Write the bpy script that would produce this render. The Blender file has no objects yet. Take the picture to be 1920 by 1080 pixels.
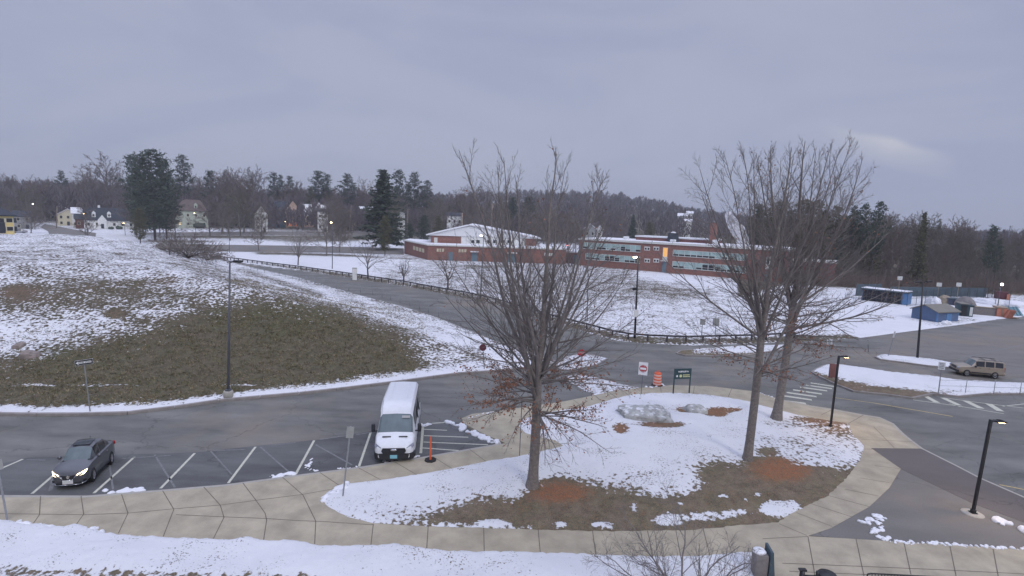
import bpy, bmesh, math, random
import numpy as np
from mathutils import Vector, Matrix
from mathutils.geometry import delaunay_2d_cdt
random.seed(7)
SC = bpy.context.scene
COL = SC.collection
R = math.radians
# ------------------------------------------------------------------ camera
CF, CP, CR, CH = 1000.0, R(7.4), R(2.0), 12.3
cp, sp, cr, sr = math.cos(CP), math.sin(CP), math.cos(CR), math.sin(CR)
def ray(px, py):
    u = px-960.0; v = py-540.0
    a = u*cr+v*sr; b = -u*sr+v*cr
    return (a, CF*cp-b*sp, -(b*cp+CF*sp))
def P(px, py, z=0.0):
    d = ray(px, py); t = (z-CH)/d[2]
    return Vector((d[0]*t, d[1]*t, z))
def PD(px, py, dist):
    d = ray(px, py); t = dist/d[1]
    return Vector((d[0]*t, dist, CH+d[2]*t))
def proj(X, Y, Z):
    Z = Z-CH
    F = np.maximum(Y*cp-Z*sp, 0.5)
    a = X/F*CF; b = -(Y*sp+Z*cp)/F*CF
    return 960+a*cr-b*sr, 540+a*sr+b*cr
def zat(p, py):
    """height of the point above p that shows at picture row py"""
    lo, hi = -30.0, 80.0
    for _ in range(40):
        m = (lo+hi)/2
        if proj(p[0], p[1], m)[1] > py: lo = m
        else: hi = m
    return (lo+hi)/2
# ------------------------------------------------------------------ materials
MATS = {}
def lk(nt, a, b): nt.links.new(a, b)
def mk(name, col, rough=0.8, var=0.12, scale=4.0, bump=0.0, metal=0.0, emit=None, es=1.0, spec=0.5, col2=None, bscale=None, coat=0):
    m = bpy.data.materials.new(name); m.use_nodes = True; MATS[name] = m
    nt = m.node_tree; b = nt.nodes['Principled BSDF']
    b.inputs['Roughness'].default_value = rough
    b.inputs['Metallic'].default_value = metal
    b.inputs['Specular IOR Level'].default_value = spec
    if coat: b.inputs['Coat Weight'].default_value = coat; b.inputs['Coat Roughness'].default_value = .08
    tc = nt.nodes.new('ShaderNodeTexCoord')
    if var > 0 or col2:
        n = nt.nodes.new('ShaderNodeTexNoise'); n.inputs['Scale'].default_value = scale; n.inputs['Detail'].default_value = 6
        n.inputs['Roughness'].default_value = .65
        lk(nt, tc.outputs['Object'], n.inputs['Vector'])
        mx = nt.nodes.new('ShaderNodeMix'); mx.data_type = 'RGBA'
        rp = nt.nodes.new('ShaderNodeMapRange'); rp.inputs[1].default_value = .3; rp.inputs[2].default_value = .7
        lk(nt, n.outputs['Fac'], rp.inputs[0]); lk(nt, rp.outputs[0], mx.inputs[0])
        c2 = col2 if col2 else tuple(c*(1+var) for c in col)
        c1 = col if col2 else tuple(c*(1-var) for c in col)
        mx.inputs[6].default_value = (*c1, 1); mx.inputs[7].default_value = (*c2, 1)
        lk(nt, mx.outputs[2], b.inputs['Base Color'])
    else: b.inputs['Base Color'].default_value = (*col, 1)
    if bump > 0:
        n2 = nt.nodes.new('ShaderNodeTexNoise'); n2.inputs['Scale'].default_value = bscale or scale*4; n2.inputs['Detail'].default_value = 4
        lk(nt, tc.outputs['Object'], n2.inputs['Vector'])
        bp = nt.nodes.new('ShaderNodeBump'); bp.inputs['Strength'].default_value = bump; bp.inputs['Distance'].default_value = .05
        lk(nt, n2.outputs['Fac'], bp.inputs['Height']); lk(nt, bp.outputs[0], b.inputs['Normal'])
    if emit:
        b.inputs['Emission Color'].default_value = (*emit, 1); b.inputs['Emission Strength'].default_value = es
    return m
mk('concrete', (.37,.325,.24), .85, .22, .9, .25, bscale=40)
mk('concrete_grey', (.36,.34,.30), .85, .12, 3, .2)
mk('joint', (.15,.125,.095), .9, .2)
mk('kerb', (.26,.235,.22), .8, .2, 2, .2)
mk('stripe', (.50,.49,.40), .7, .25, 9)
mk('stripe_old', (.17,.17,.17), .8, .35, 7)
mk('yellow', (.42,.33,.16), .7, .3, 6)
mk('black', (.012,.012,.014), .45, 0)
mk('black_metal', (.015,.016,.018), .4, .1, 6)
mk('dark_metal', (.09,.095,.11), .45, .15, 3)
mk('galv', (.28,.29,.30), .5, .15, 5, metal=.4)
mk('rail', (.045,.042,.048), .8, .3, 6)
mk('white', (.72,.73,.74), .55, .04)
mk('white_paint', (.68,.69,.71), .35, .04, coat=.4)
mk('snow', (.74,.74,.76), .7, .05, 3, .5, bscale=9)
mk('brick', (.25,.125,.10), .9, .22, 2.2)
mk('brick_dark', (.20,.09,.08), .9, .2, 2)
mk('glass_band', (.34,.47,.45), .25, .25, .35)
mk('glass_dark', (.02,.025,.03), .12, 0)
mk('frame', (.62,.62,.58), .6, .05)
mk('lit_orange', (.7,.35,.1), .5, 0, emit=(1,.48,.12), es=.55)
mk('lit_cream', (.7,.6,.4), .5, 0, emit=(1,.75,.35), es=.9)
mk('lit_red', (.6,.2,.12), .5, 0, emit=(1,.3,.15), es=.30)
mk('door_blue', (.13,.20,.24), .5, .1)
mk('lamp_warm', (1,.8,.5), .5, 0, emit=(1,.72,.36), es=16)
mk('lamp_white', (1,.97,.9), .5, 0, emit=(1,.9,.85), es=22)
mk('lamp_red', (1,.3,.25), .5, 0, emit=(1,.22,.16), es=9)
mk('sign_white', (.75,.75,.74), .5, .03)
mk('sign_red', (.42,.02,.03), .5, .05)
mk('sign_green', (.025,.06,.065), .5, .05)
mk('sign_yellow', (.62,.62,.33), .5, .05)
mk('sign_back', (.33,.33,.31), .5, .1, metal=.3)
mk('orange', (.75,.13,.045), .55, .1)
mk('refl', (.85,.55,.48), .4, .05)
mk('rubber', (.012,.012,.012), .85, 0)
mk('tyre', (.015,.015,.016), .8, .1)
mk('rim', (.42,.42,.44), .3, .05, metal=.7)
mk('chrome', (.65,.65,.68), .15, 0, metal=1)
mk('grey_paint', (.085,.088,.098), .3, .04, coat=.8, metal=.3)
mk('tan_paint', (.30,.245,.18), .32, .04, coat=.6, metal=.3)
mk('red_paint', (.22,.05,.05), .35, .04, coat=.6)
mk('blue_paint', (.04,.05,.09), .35, .04, coat=.6)
mk('silver_paint', (.32,.33,.36), .35, .04, coat=.6)
mk('trim', (.022,.023,.028), .55, .05)
mk('windscreen', (.10,.135,.14), .08, .25, 1.2, coat=.5)
mk('side_glass', (.012,.014,.018), .08, 0, coat=.5)
mk('headlight_on', (1,.9,.7), .3, 0, emit=(1,.76,.42), es=7)
mk('headlight_off', (.30,.32,.40), .12, .3, 8, coat=.6)
mk('amber', (1,.5,.1), .3, 0, emit=(1,.45,.06), es=3)
mk('taillight', (.32,.03,.03), .2, 0)
mk('plate_white', (.62,.62,.60), .5, .1, 20)
mk('plate_blue', (.22,.48,.56), .5, .1, 20)
mk('rock', (.44,.44,.42), .9, .45, 2.2, .5, bscale=6)
mk('rock_red', (.24,.2,.18), .9, .3, 3, .5, bscale=6)
mk('shed_blue', (.09,.14,.25), .7, .12, 2)
mk('shed_blue_light', (.10,.22,.42), .7, .12, 2)
mk('shed_roof', (.19,.18,.155), .9, .12, 2)
mk('screen', (.065,.095,.115), .9, .2, 1)
mk('dugout_shade', (.02,.022,.03), .9, .3, 1)  # shade inside the dugout, put into the colour
mk('wood', (.30,.235,.17), .85, .2, 4)
mk('wood_grey', (.20,.18,.17), .85, .2, 4)
mk('pole_wood', (.33,.27,.21), .85, .2, 3)
mk('container_green', (.02,.05,.06), .6, .15, 2)
mk('tarp_tan', (.34,.28,.20), .8, .25, 1)
mk('tarp_orange', (.5,.2,.13), .8, .2, 2)
mk('tarp_teal', (.13,.25,.30), .8, .2, 2)
mk('maroon', (.11,.025,.035), .7, .2)
mk('roof_dark', (.035,.042,.055), .85, .2, 1)
mk('roof_brown', (.13,.10,.09), .9, .2, 1)
mk('wall_yellow', (.66,.54,.24), .8, .08, 1)
mk('wall_white', (.75,.76,.74), .8, .08, 1)
mk('wall_cream', (.60,.55,.40), .8, .08, 1)
mk('wall_grey', (.26,.27,.27), .8, .08, 1)
mk('wall_green', (.42,.46,.38), .8, .1, 1)
mk('wall_blue', (.11,.18,.24), .8, .1, 1)
mk('wall_pink', (.58,.42,.34), .8, .08, 1)
mk('wall_red', (.13,.045,.035), .85, .1, 1)
mk('trim_cream', (.55,.52,.40), .7, .05)
mk('bark', (.20,.175,.155), .95, .35, 9, .7, bscale=30)
mk('bark_dark', (.08,.07,.068), .95, .3, 9)
mk('twig', (.17,.15,.138), .95, .25, 3)
mk('leaf_brown', (.25,.12,.072), .85, .35, 3)
mk('far_twig', (.185,.160,.145), 1, .3, .4, spec=.1)
mk('far_twig_red', (.195,.155,.135), 1, .25, .4, spec=.1)
mk('far_twig_green', (.155,.150,.11), 1, .3, .4, spec=.1)
mk('far_bark', (.20,.185,.17), 1, .25, .5, spec=.1)
mk('needles', (.045,.064,.050), .95, .4, .5, spec=.1, col2=(.095,.12,.088))
mk('needles_olive', (.085,.088,.052), .95, .4, .5, spec=.1, col2=(.15,.145,.085))
mk('far_wood', (.150,.132,.138), 1, .25, .02, spec=.1)
def rock_snow():
    m = mk('rock_snowy', (.36,.36,.34), .9, .5, 2.2, .5, bscale=6); nt = m.node_tree; b = nt.nodes['Principled BSDF']; src = b.inputs['Base Color'].links[0].from_socket
    g = nt.nodes.new('ShaderNodeNewGeometry'); sx = nt.nodes.new('ShaderNodeSeparateXYZ'); lk(nt, g.outputs['Normal'], sx.inputs[0])
    n = nt.nodes.new('ShaderNodeTexNoise'); n.inputs['Scale'].default_value = 3.5; n.inputs['Detail'].default_value = 5; tc = nt.nodes.new('ShaderNodeTexCoord'); lk(nt, tc.outputs['Object'], n.inputs['Vector'])
    a = nt.nodes.new('ShaderNodeMath'); a.operation = 'MULTIPLY_ADD'; lk(nt, n.outputs['Fac'], a.inputs[0]); a.inputs[1].default_value = 1.4; lk(nt, sx.outputs[2], a.inputs[2])
    r = nt.nodes.new('ShaderNodeMapRange'); r.inputs[1].default_value = 1.68; r.inputs[2].default_value = 1.90; lk(nt, a.outputs[0], r.inputs[0])
    x = nt.nodes.new('ShaderNodeMix'); x.data_type = 'RGBA'; lk(nt, r.outputs[0], x.inputs[0]); lk(nt, src, x.inputs[6]); x.inputs[7].default_value = (.72,.72,.74,1); lk(nt, x.outputs[2], b.inputs['Base Color'])
rock_snow()
mk('grass_dry', (.22,.175,.105), .95, .4, 1.5)
mk('grass_olive', (.135,.13,.06), .95, .4, 1.5)
# ground family: snow / litter / grass driven by painted coverage 'mask' (r snow, g leaf litter, b green)
def ground_mat(name, s_fine, amp, sharp, bare=(.185,.145,.105), green=(.155,.145,.078), litter=(.19,.12,.08), speck=0.0, s_big=.35):
    m = bpy.data.materials.new(name); m.use_nodes = True; MATS[name] = m
    nt = m.node_tree; b = nt.nodes['Principled BSDF']; b.inputs['Roughness'].default_value = .85; b.inputs['Specular IOR Level'].default_value = .2
    at = nt.nodes.new('ShaderNodeAttribute'); at.attribute_name = 'mask'
    sx = nt.nodes.new('ShaderNodeSeparateColor'); lk(nt, at.outputs['Color'], sx.inputs[0])
    tc = nt.nodes.new('ShaderNodeTexCoord')
    def noise(s, det=5, rough=.6):
        n = nt.nodes.new('ShaderNodeTexNoise'); n.inputs['Scale'].default_value = s; n.inputs['Detail'].default_value = det; n.inputs['Roughness'].default_value = rough
        lk(nt, tc.outputs['Object'], n.inputs['Vector']); return n.outputs['Fac']
    def M(op, a, c=None, d=None, clamp=False):
        n = nt.nodes.new('ShaderNodeMath'); n.operation = op; n.use_clamp = clamp
        for i, v in enumerate((a, c, d)):
            if v is None: continue
            if isinstance(v, (int, float)): n.inputs[i].default_value = v
            else: lk(nt, v, n.inputs[i])
        return n.outputs[0]
    def mixc(f, a, c):
        n = nt.nodes.new('ShaderNodeMix'); n.data_type = 'RGBA'
        for i, v in ((0, f), (6, a), (7, c)):
            if isinstance(v, tuple): n.inputs[i].default_value = (*v, 1)
            else: lk(nt, v, n.inputs[i])
        return n.outputs[2]
    nf = noise(s_fine, 4, .55); nb = noise(s_big, 4); nvf = noise(s_fine*5, 3)
    nn = M('ADD', M('MULTIPLY', nf, .7), M('MULTIPLY', nb, .3))
    cov = M('ADD', M('MULTIPLY_ADD', sx.outputs[0], 1.5, -.25), M('MULTIPLY', M('SUBTRACT', nn, .5), amp))
    fac = M('MULTIPLY_ADD', M('SUBTRACT', cov, .5), sharp, .5, clamp=True)
    if speck > 0:
        sp1 = M('ADD', noise(13, 3, .6), M('MULTIPLY', M('SUBTRACT', noise(.55, 3), .5), .55))
        fac = M('MULTIPLY', fac, M('MULTIPLY_ADD', M('SUBTRACT', speck, sp1), 25, 0, clamp=True))
    rr = nt.nodes.new('ShaderNodeMapRange'); rr.inputs[1].default_value = .35; rr.inputs[2].default_value = .65; lk(nt, nvf, rr.inputs[0])
    dk = lambda c, k: tuple(x*k for x in c)
    n_md = noise(1.9, 6, .75); r2 = nt.nodes.new('ShaderNodeMapRange'); r2.inputs[1].default_value = .36; r2.inputs[2].default_value = .64; lk(nt, n_md, r2.inputs[0])
    bar = mixc(r2.outputs[0], mixc(rr.outputs[0], dk(bare, .42), dk(bare, .95)), mixc(rr.outputs[0], dk(bare, .8), dk(bare, 1.5)))
    grn = mixc(r2.outputs[0], mixc(rr.outputs[0], dk(green, .35), dk(green, .9)), mixc(rr.outputs[0], dk(green, .7), dk(green, 1.6)))
    lit = mixc(rr.outputs[0], dk(litter, .6), dk(litter, 1.25))
    nm = noise(.8, 4); gm = M('ADD', sx.outputs[2], M('MULTIPLY', M('SUBTRACT', nm, .5), 1.6), clamp=True)
    lm = M('MULTIPLY_ADD', M('SUBTRACT', M('ADD', sx.outputs[1], M('MULTIPLY', M('SUBTRACT', M('ADD', M('MULTIPLY', nf, .5), M('MULTIPLY', nvf, .5)), .5), 3.6)), .66), 1.2, .4, clamp=True)
    base = mixc(lm, mixc(gm, bar, grn), lit)
    sn = mixc(nb, (.60,.60,.62), (.76,.76,.77))
    lk(nt, mixc(fac, base, sn), b.inputs['Base Color'])
    bp = nt.nodes.new('ShaderNodeBump'); bp.inputs['Strength'].default_value = .7; bp.inputs['Distance'].default_value = .08
    hgt = M('ADD', M('MULTIPLY', fac, .5), M('MULTIPLY', nvf, .55))
    lk(nt, hgt, bp.inputs['Height']); lk(nt, bp.outputs[0], b.inputs['Normal'])
ground_mat('ground_mat', 3.8, 3.4, 4.5, bare=(.125,.10,.072), green=(.092,.088,.045))
ground_mat('lawn_mat', 5.0, 3.0, 5.5, bare=(.175,.138,.098), litter=(.29,.125,.06), speck=.70)
# asphalt
def asphalt(name, c, var=.22, dirt=(.17,.135,.11), dirt_amt=.25):
    m = mk(name, c, .85, 0); nt = m.node_tree; b = nt.nodes['Principled BSDF']
    tc = nt.nodes.new('ShaderNodeTexCoord')
    mp = nt.nodes.new('ShaderNodeMapping'); mp.inputs['Scale'].default_value = (.35, 1, 1); mp.inputs['Rotation'].default_value = (0, 0, R(-12)); lk(nt, tc.outputs['Object'], mp.inputs[0])
    def nz(s, v, d=5):
        n = nt.nodes.new('ShaderNodeTexNoise'); n.inputs['Scale'].default_value = s; n.inputs['Detail'].default_value = d; n.inputs['Roughness'].default_value = .65
        lk(nt, v, n.inputs['Vector']); return n
    a = nz(.5, mp.outputs[0]); f = nz(28, tc.outputs['Object'], 3); d = nz(.09, tc.outputs['Object'], 5)
    def mr(s, lo, hi):
        r_ = nt.nodes.new('ShaderNodeMapRange'); r_.inputs[1].default_value = lo; r_.inputs[2].default_value = hi; lk(nt, s, r_.inputs[0]); return r_.outputs[0]
    def mx(fk, x, y, bt='MIX'):
        n = nt.nodes.new('ShaderNodeMix'); n.data_type = 'RGBA'; n.blend_type = bt
        for i, v in ((0, fk), (6, x), (7, y)):
            if isinstance(v, tuple): n.inputs[i].default_value = (*v, 1)
            elif isinstance(v, float): n.inputs[i].default_value = v
            else: lk(nt, v, n.inputs[i])
        return n.outputs[2]
    c1 = mx(mr(a.outputs[0], .3, .7), tuple(x*(1-var) for x in c), tuple(x*(1+var) for x in c))
    c2 = mx(mr(d.outputs[0], .52, .75), c1, dirt)
    c3 = mx(dirt_amt, c1, c2)
    c4 = mx(mr(f.outputs[0], .2, .8), tuple([.72]*3), tuple([1.25]*3))
    # sealed cracks: thin winding lines
    v = nt.nodes.new('ShaderNodeTexVoronoi'); v.feature = 'DISTANCE_TO_EDGE'; v.inputs['Scale'].default_value = .16
    wn = nz(1.1, tc.outputs['Object'], 3)
    ad = nt.nodes.new('ShaderNodeVectorMath'); ad.operation = 'MULTIPLY_ADD'; ad.inputs[1].default_value = (1.6,1.6,0)
    lk(nt, wn.outputs['Color'], ad.inputs[0]); lk(nt, tc.outputs['Object'], ad.inputs[2]); lk(nt, ad.outputs[0], v.inputs['Vector'])
    cr_ = mr(v.outputs['Distance'], 0.0, .010)
    c5 = mx(cr_, tuple([.68]*3), tuple([1.0]*3))
    o = mx(1.0, mx(1.0, c3, c4, 'MULTIPLY'), c5, 'MULTIPLY')
    lk(nt, o, b.inputs['Base Color'])
    bp = nt.nodes.new('ShaderNodeBump'); bp.inputs['Strength'].default_value = .3; bp.inputs['Distance'].default_value = .02
    lk(nt, f.outputs[0], bp.inputs['Height']); lk(nt, bp.outputs[0], b.inputs['Normal'])
asphalt('asphalt', (.145,.143,.130), .38, dirt=(.23,.185,.145), dirt_amt=1.0)
asphalt('asphalt_new', (.120,.105,.098), .12)
asphalt('asphalt_lot', (.165,.155,.140), .15, dirt=(.24,.18,.13), dirt_amt=.8)
asphalt('asphalt_park', (.104,.105,.103), .42, dirt=(.13,.13,.13), dirt_amt=.4)
# ------------------------------------------------------------------ object helpers
def link(name, me, parent=None, m=None, smooth=None):
    o = bpy.data.objects.new(name, me); COL.objects.link(o)
    if m is not None and me is not None and not me.materials:
        for q in (m if isinstance(m, (list, tuple)) else [m]): me.materials.append(MATS[q])
    if parent is not None: o.parent = parent
    return o
def tag(o, label=None, cat=None, group=None, kind=None):
    if label: o['label'] = label
    if cat: o['category'] = cat
    if group: o['group'] = group
    if kind: o['kind'] = kind
    return o
def E(name, label, cat, loc=(0,0,0), rz=0.0, group=None, tilt=(0,0)):
    o = bpy.data.objects.new(name, None); COL.objects.link(o)
    o.location = loc; o.rotation_euler = (tilt[0], tilt[1], rz); o.empty_display_size = .3
    return tag(o, label, cat, group)
def copy_tree(o, parent=None):
    c = o.copy(); COL.objects.link(c); c.parent = parent
    for ch in list(o.children): copy_tree(ch, c)
    return c
def np_mesh(name, V, F, smooth=False):
    me = bpy.data.meshes.new(name); V = np.asarray(V, np.float32); F = np.asarray(F, np.int32)
    n = F.shape[1]
    me.vertices.add(len(V)); me.vertices.foreach_set('co', V.ravel())
    me.loops.add(F.size); me.loops.foreach_set('vertex_index', F.ravel())
    me.polygons.add(len(F)); me.polygons.foreach_set('loop_start', np.arange(0, F.size, n, dtype=np.int32))
    try: me.polygons.foreach_set('loop_total', np.full(len(F), n, np.int32))
    except Exception: pass
    if smooth: me.polygons.foreach_set('use_smooth', np.ones(len(F), bool))
    me.update(calc_edges=True); return me
class MB:
    def __init__(s): s.v = []; s.f = []; s.mi = []; s.sm = []; s.cm = 0
    def add(s, vs, fs, sm=False):
        o = len(s.v); s.v += [tuple(q) for q in vs]; s.f += [tuple(i+o for i in q) for q in fs]; s.mi += [s.cm]*len(fs); s.sm += [sm]*len(fs); return s
    def box(s, c, d, rz=0, rx=0, ry=0, ch=0.0):
        hx, hy, hz = d[0]/2, d[1]/2, d[2]/2
        M = Matrix.Translation(c) @ Matrix.Rotation(rz,4,'Z') @ Matrix.Rotation(ry,4,'Y') @ Matrix.Rotation(rx,4,'X')
        if ch <= 0:
            vs = [M @ Vector((x*hx,y*hy,z*hz)) for x in (-1,1) for y in (-1,1) for z in (-1,1)]
            return s.add(vs, [(0,1,3,2),(4,6,7,5),(0,4,5,1),(2,3,7,6),(0,2,6,4),(1,5,7,3)])
        bm = bmesh.new(); bmesh.ops.create_cube(bm, size=1)
        for v in bm.verts: v.co = Vector((v.co.x*d[0], v.co.y*d[1], v.co.z*d[2]))
        bmesh.ops.bevel(bm, geom=list(bm.edges), offset=ch, segments=2, affect='EDGES', profile=.6)
        bm.verts.index_update()
        s.add([M @ v.co for v in bm.verts], [[v.index for v in f.verts] for f in bm.faces], True); bm.free(); return s
    def cyl(s, a, b, r1, r2=None, n=10, cap=True, sm=True):
        a = Vector(a); b = Vector(b); r2 = r1 if r2 is None else r2
        d = (b-a).normalized(); u = d.orthogonal().normalized(); w = d.cross(u)
        vs = []
        for p, r in ((a, r1), (b, r2)):
            for i in range(n):
                t = 2*math.pi*i/n; vs.append(p+u*(r*math.cos(t))+w*(r*math.sin(t)))
        fs = [(i, (i+1)%n, n+(i+1)%n, n+i) for i in range(n)]
        s.add(vs, fs, sm)
        if cap: o = len(s.v)-2*n; s.f += [tuple(o+i for i in reversed(range(n))), tuple(o+n+i for i in range(n))]; s.mi += [s.cm]*2; s.sm += [False]*2
        return s
    def tube(s, pts, r, n=6):
        for i in range(len(pts)-1): s.cyl(pts[i], pts[i+1], r if not isinstance(r, list) else r[i], None if not isinstance(r, list) else r[i+1], n)
        return s
    def lathe(s, prof, c=(0,0,0), n=16, axis='Z'):
        vs = []; c = Vector(c)
        for r, z in prof:
            for i in range(n):
                t = 2*math.pi*i/n; x, y = r*math.cos(t), r*math.sin(t)
                vs.append(c+(Vector((x,y,z)) if axis == 'Z' else Vector((x,z,y))))
        fs = [(k*n+i, k*n+(i+1)%n, (k+1)*n+(i+1)%n, (k+1)*n+i) for k in range(len(prof)-1) for i in range(n)]
        return s.add(vs, fs, True)
    def blob(s, c, r, n=10, m=6, jit=0.0, sq=1.0, rz=0, rng=random):
        vs = []; c = Vector(c); M = Matrix.Rotation(rz,3,'Z')
        for k in range(m+1):
            ph = math.pi*k/m
            for i in range(n):
                t = 2*math.pi*i/n; j = 1+rng.uniform(-jit, jit)
                q = Vector((math.sin(ph)*math.cos(t), math.sin(ph)*math.sin(t), math.cos(ph)))
                if sq != 1: q = Vector([math.copysign(abs(e)**sq, e) for e in q])
                vs.append(c+M@Vector((q.x*r[0]*j, q.y*r[1]*j, q.z*r[2]*j)))
        fs = [(k*n+i, (k+1)*n+i, (k+1)*n+(i+1)%n, k*n+(i+1)%n) for k in range(m) for i in range(n)]
        return s.add(vs, fs, True)
    def quad(s, a, b, c, d): return s.add([a,b,c,d], [(0,1,2,3)])
    def poly(s, pts): return s.add(pts, [tuple(range(len(pts)))])
    def prism(s, poly, z0, z1, top=True, bottom=False):
        """vertical prism over a plan polygon (x,y), any shape"""
        n = len(poly); pts = [Vector((p[0], p[1])) for p in poly]
        ar = sum(pts[i].x*pts[(i+1)%n].y-pts[(i+1)%n].x*pts[i].y for i in range(n))
        if ar < 0: pts.reverse()
        r_ = delaunay_2d_cdt(pts, [], [list(range(n))], 1, 1e-5)
        vv, ff = r_[0], r_[2]
        if top: s.add([(p.x,p.y,z1) for p in vv], [tuple(f) for f in ff])
        if bottom: s.add([(p.x,p.y,z0) for p in vv], [tuple(reversed(f)) for f in ff])
        s.add([(p.x,p.y,z0) for p in pts]+[(p.x,p.y,z1) for p in pts], [(i,(i+1)%n,n+(i+1)%n,n+i) for i in range(n)])
        return s
    def extr(s, prof, a, b, up=(0,0,1)):
        """profile (u,v) swept from a to b; u sideways, v up"""
        a = Vector(a); b = Vector(b); d = (b-a).normalized(); up = Vector(up); sd = d.cross(up).normalized()
        n = len(prof); vs = [p+sd*u+up*v for p in (a, b) for u, v in prof]
        fs = [(i,(i+1)%n,n+(i+1)%n,n+i) for i in range(n)]+[tuple(reversed(range(n))), tuple(range(n,2*n))]
        return s.add(vs, fs)
    def build(s, name, m, parent=None, angle=None):
        me = bpy.data.meshes.new(name); me.from_pydata(s.v, [], s.f)
        for q in (m if isinstance(m, (list, tuple)) else [m]): me.materials.append(MATS[q])
        me.polygons.foreach_set('material_index', s.mi); me.polygons.foreach_set('use_smooth', s.sm)
        me.update()
        bm = bmesh.new(); bm.from_mesh(me); bmesh.ops.recalc_face_normals(bm, faces=bm.faces) if angle is not None else None
        bm.to_mesh(me); bm.free()
        if angle is not None: me.set_sharp_from_angle(angle=R(angle))
        return link(name, me, parent)
def txt(name, body, size, m, parent, loc, rot, ext=.003, align='CENTER'):
    c = bpy.data.curves.new(name, 'FONT'); c.body = body; c.size = size; c.extrude = ext; c.align_x = align; c.align_y = 'CENTER'; c.resolution_u = 3
    t = bpy.data.objects.new(name+'_c', c); COL.objects.link(t)
    bpy.context.view_layer.update()
    me = bpy.data.meshes.new_from_object(t.evaluated_get(bpy.context.evaluated_depsgraph_get()))
    bpy.data.objects.remove(t); bpy.data.curves.remove(c)
    me.name = name; me.materials.clear(); me.materials.append(MATS[m])
    o = link(name, me, parent); o.location = loc; o.rotation_euler = rot; return o
# ------------------------------------------------------------------ plan polygons (traced on the ground plane)
def gp(lst, z=0.0): return [tuple(P(x, y, z)[:2]) for x, y in lst]
MOUND = gp([(-250,772),(0,779),(130,780),(260,776),(420,752),(560,740),(640,731),(760,716),(860,702),(940,697),(990,691),(1030,688),(1050,682),
            (1010,672),(944,645),(880,619),(820,595),(760,576),(700,560),(640,544),(560,521),(480,504),(405,487)])+[(-100,133),(-320,133),(-320,28),(-75,28)]
FIELD = gp([(405,481),(440,491),(500,500),(560,507),(655,521),(762,538),(797,545),(885,562),(937,575),(1015,600),(1090,622),(1150,639),(1210,645),(1300,649),(1400,646),(1500,642),
            (1615,635),(1704,623),(1810,609),(1870,600),(1990,586)])+[(420,140),(900,140),(900,2600),(-1500,2600),(-1500,140),(-110,138)]
def sd(poly, X, Y):
    X = np.asarray(X, float); Y = np.asarray(Y, float)
    d = np.full(X.shape, 1e18); ins = np.zeros(X.shape, bool); n = len(poly)
    for i in range(n):
        x0, y0 = poly[i]; x1, y1 = poly[(i+1)%n]
        ex, ey = x1-x0, y1-y0; L = ex*ex+ey*ey+1e-12
        t = np.clip(((X-x0)*ex+(Y-y0)*ey)/L, 0, 1)
        d = np.minimum(d, (X-x0-t*ex)**2+(Y-y0-t*ey)**2)
        c = ((y0 > Y) != (y1 > Y))
        with np.errstate(divide='ignore', invalid='ignore'):
            xi = ex*(Y-y0)/(ey if abs(ey) > 1e-12 else 1e-12)+x0
        ins ^= (c & (X < xi))
    d = np.sqrt(d); return np.where(ins, d, -d)
def S(t): t = np.clip(t, 0, 1); return t*t*(3-2*t)
def gh(X, Y):
    X = np.asarray(X, float); Y = np.asarray(Y, float)
    dm = sd(MOUND, X, Y); df = sd(FIELD, X, Y)
    h = -0.06+S(dm/.5)*.22+5.8*S(np.clip(dm,0,None)/31.0)**1.0*(1-.0*X)+S(df/.8)*.17
    # lumps on the mound
    h += np.where(dm > 2, S((dm-2)/6)*(.18*np.sin(X*.45+Y*.21)*np.sin(Y*.37-X*.13)+.10*np.sin(X*1.1+1)*np.sin(Y*.9)), 0)
    h += np.where(dm > 0, 1.1*np.exp(-(((X+72)/13)**2+((Y-97)/13)**2))*S(dm/6), 0)
    # rising land behind the houses and the wooded ridge
    left = S((-X+20)/120)
    h += np.where(df > 0, 16*left*S((Y-215)/260), 0)
    az = X/np.maximum(Y, 1)
    px = 960+1000*az
    rid = np.interp(px, [-600,0,500,800,900,1000,1150,1250,1330,1420,1600,2000,2600], [16,16,17,22,31,37,37,26,17,12,4,3,2])
    h += np.where(df > 0, np.maximum(0, rid-16*left)*S((Y-260)/480), 0)
    return h
def ghs(x, y): return float(gh(np.array([x]), np.array([y]))[0])
def hit(px, py):
    d = ray(px, py)
    ts = np.concatenate([np.arange(12, 140, .15), np.arange(140, 900, 1.0)])/d[1]
    X = d[0]*ts; Y = d[1]*ts; Z = CH+d[2]*ts; G = gh(X, Y)
    k = np.argmax(Z < G)
    if Z[k] >= G[k]: k = len(ts)-1
    return Vector((X[k], Y[k], G[k]))
def pix_mask(PX, PY, ops):
    """lay coverage values region by region: ('p',poly,value,feather) / ('e',cx,cy,rx,ry,value)"""
    v = np.zeros(PX.shape)
    for o in ops:
        if o[0] == 'c': v = np.full(PX.shape, float(o[1])); continue
        if o[0] == 'p': m = S(sd(o[1], PX, PY)/o[3]*.5+.5); val = o[2]
        else:
            q = np.sqrt(((PX-o[1])/o[3])**2+((PY-o[2])/o[4])**2); m = S((1.55-q)/1.1); val = o[5]
        v = v*(1-m)+val*m
    return v
def set_mask(me, snow, lit, grn):
    a = me.color_attributes.new('mask', 'FLOAT_COLOR', 'POINT')
    d = np.ones((len(snow), 4), np.float32); d[:,0] = snow; d[:,1] = lit; d[:,2] = grn
    a.data.foreach_set('color', d.ravel())
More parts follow.
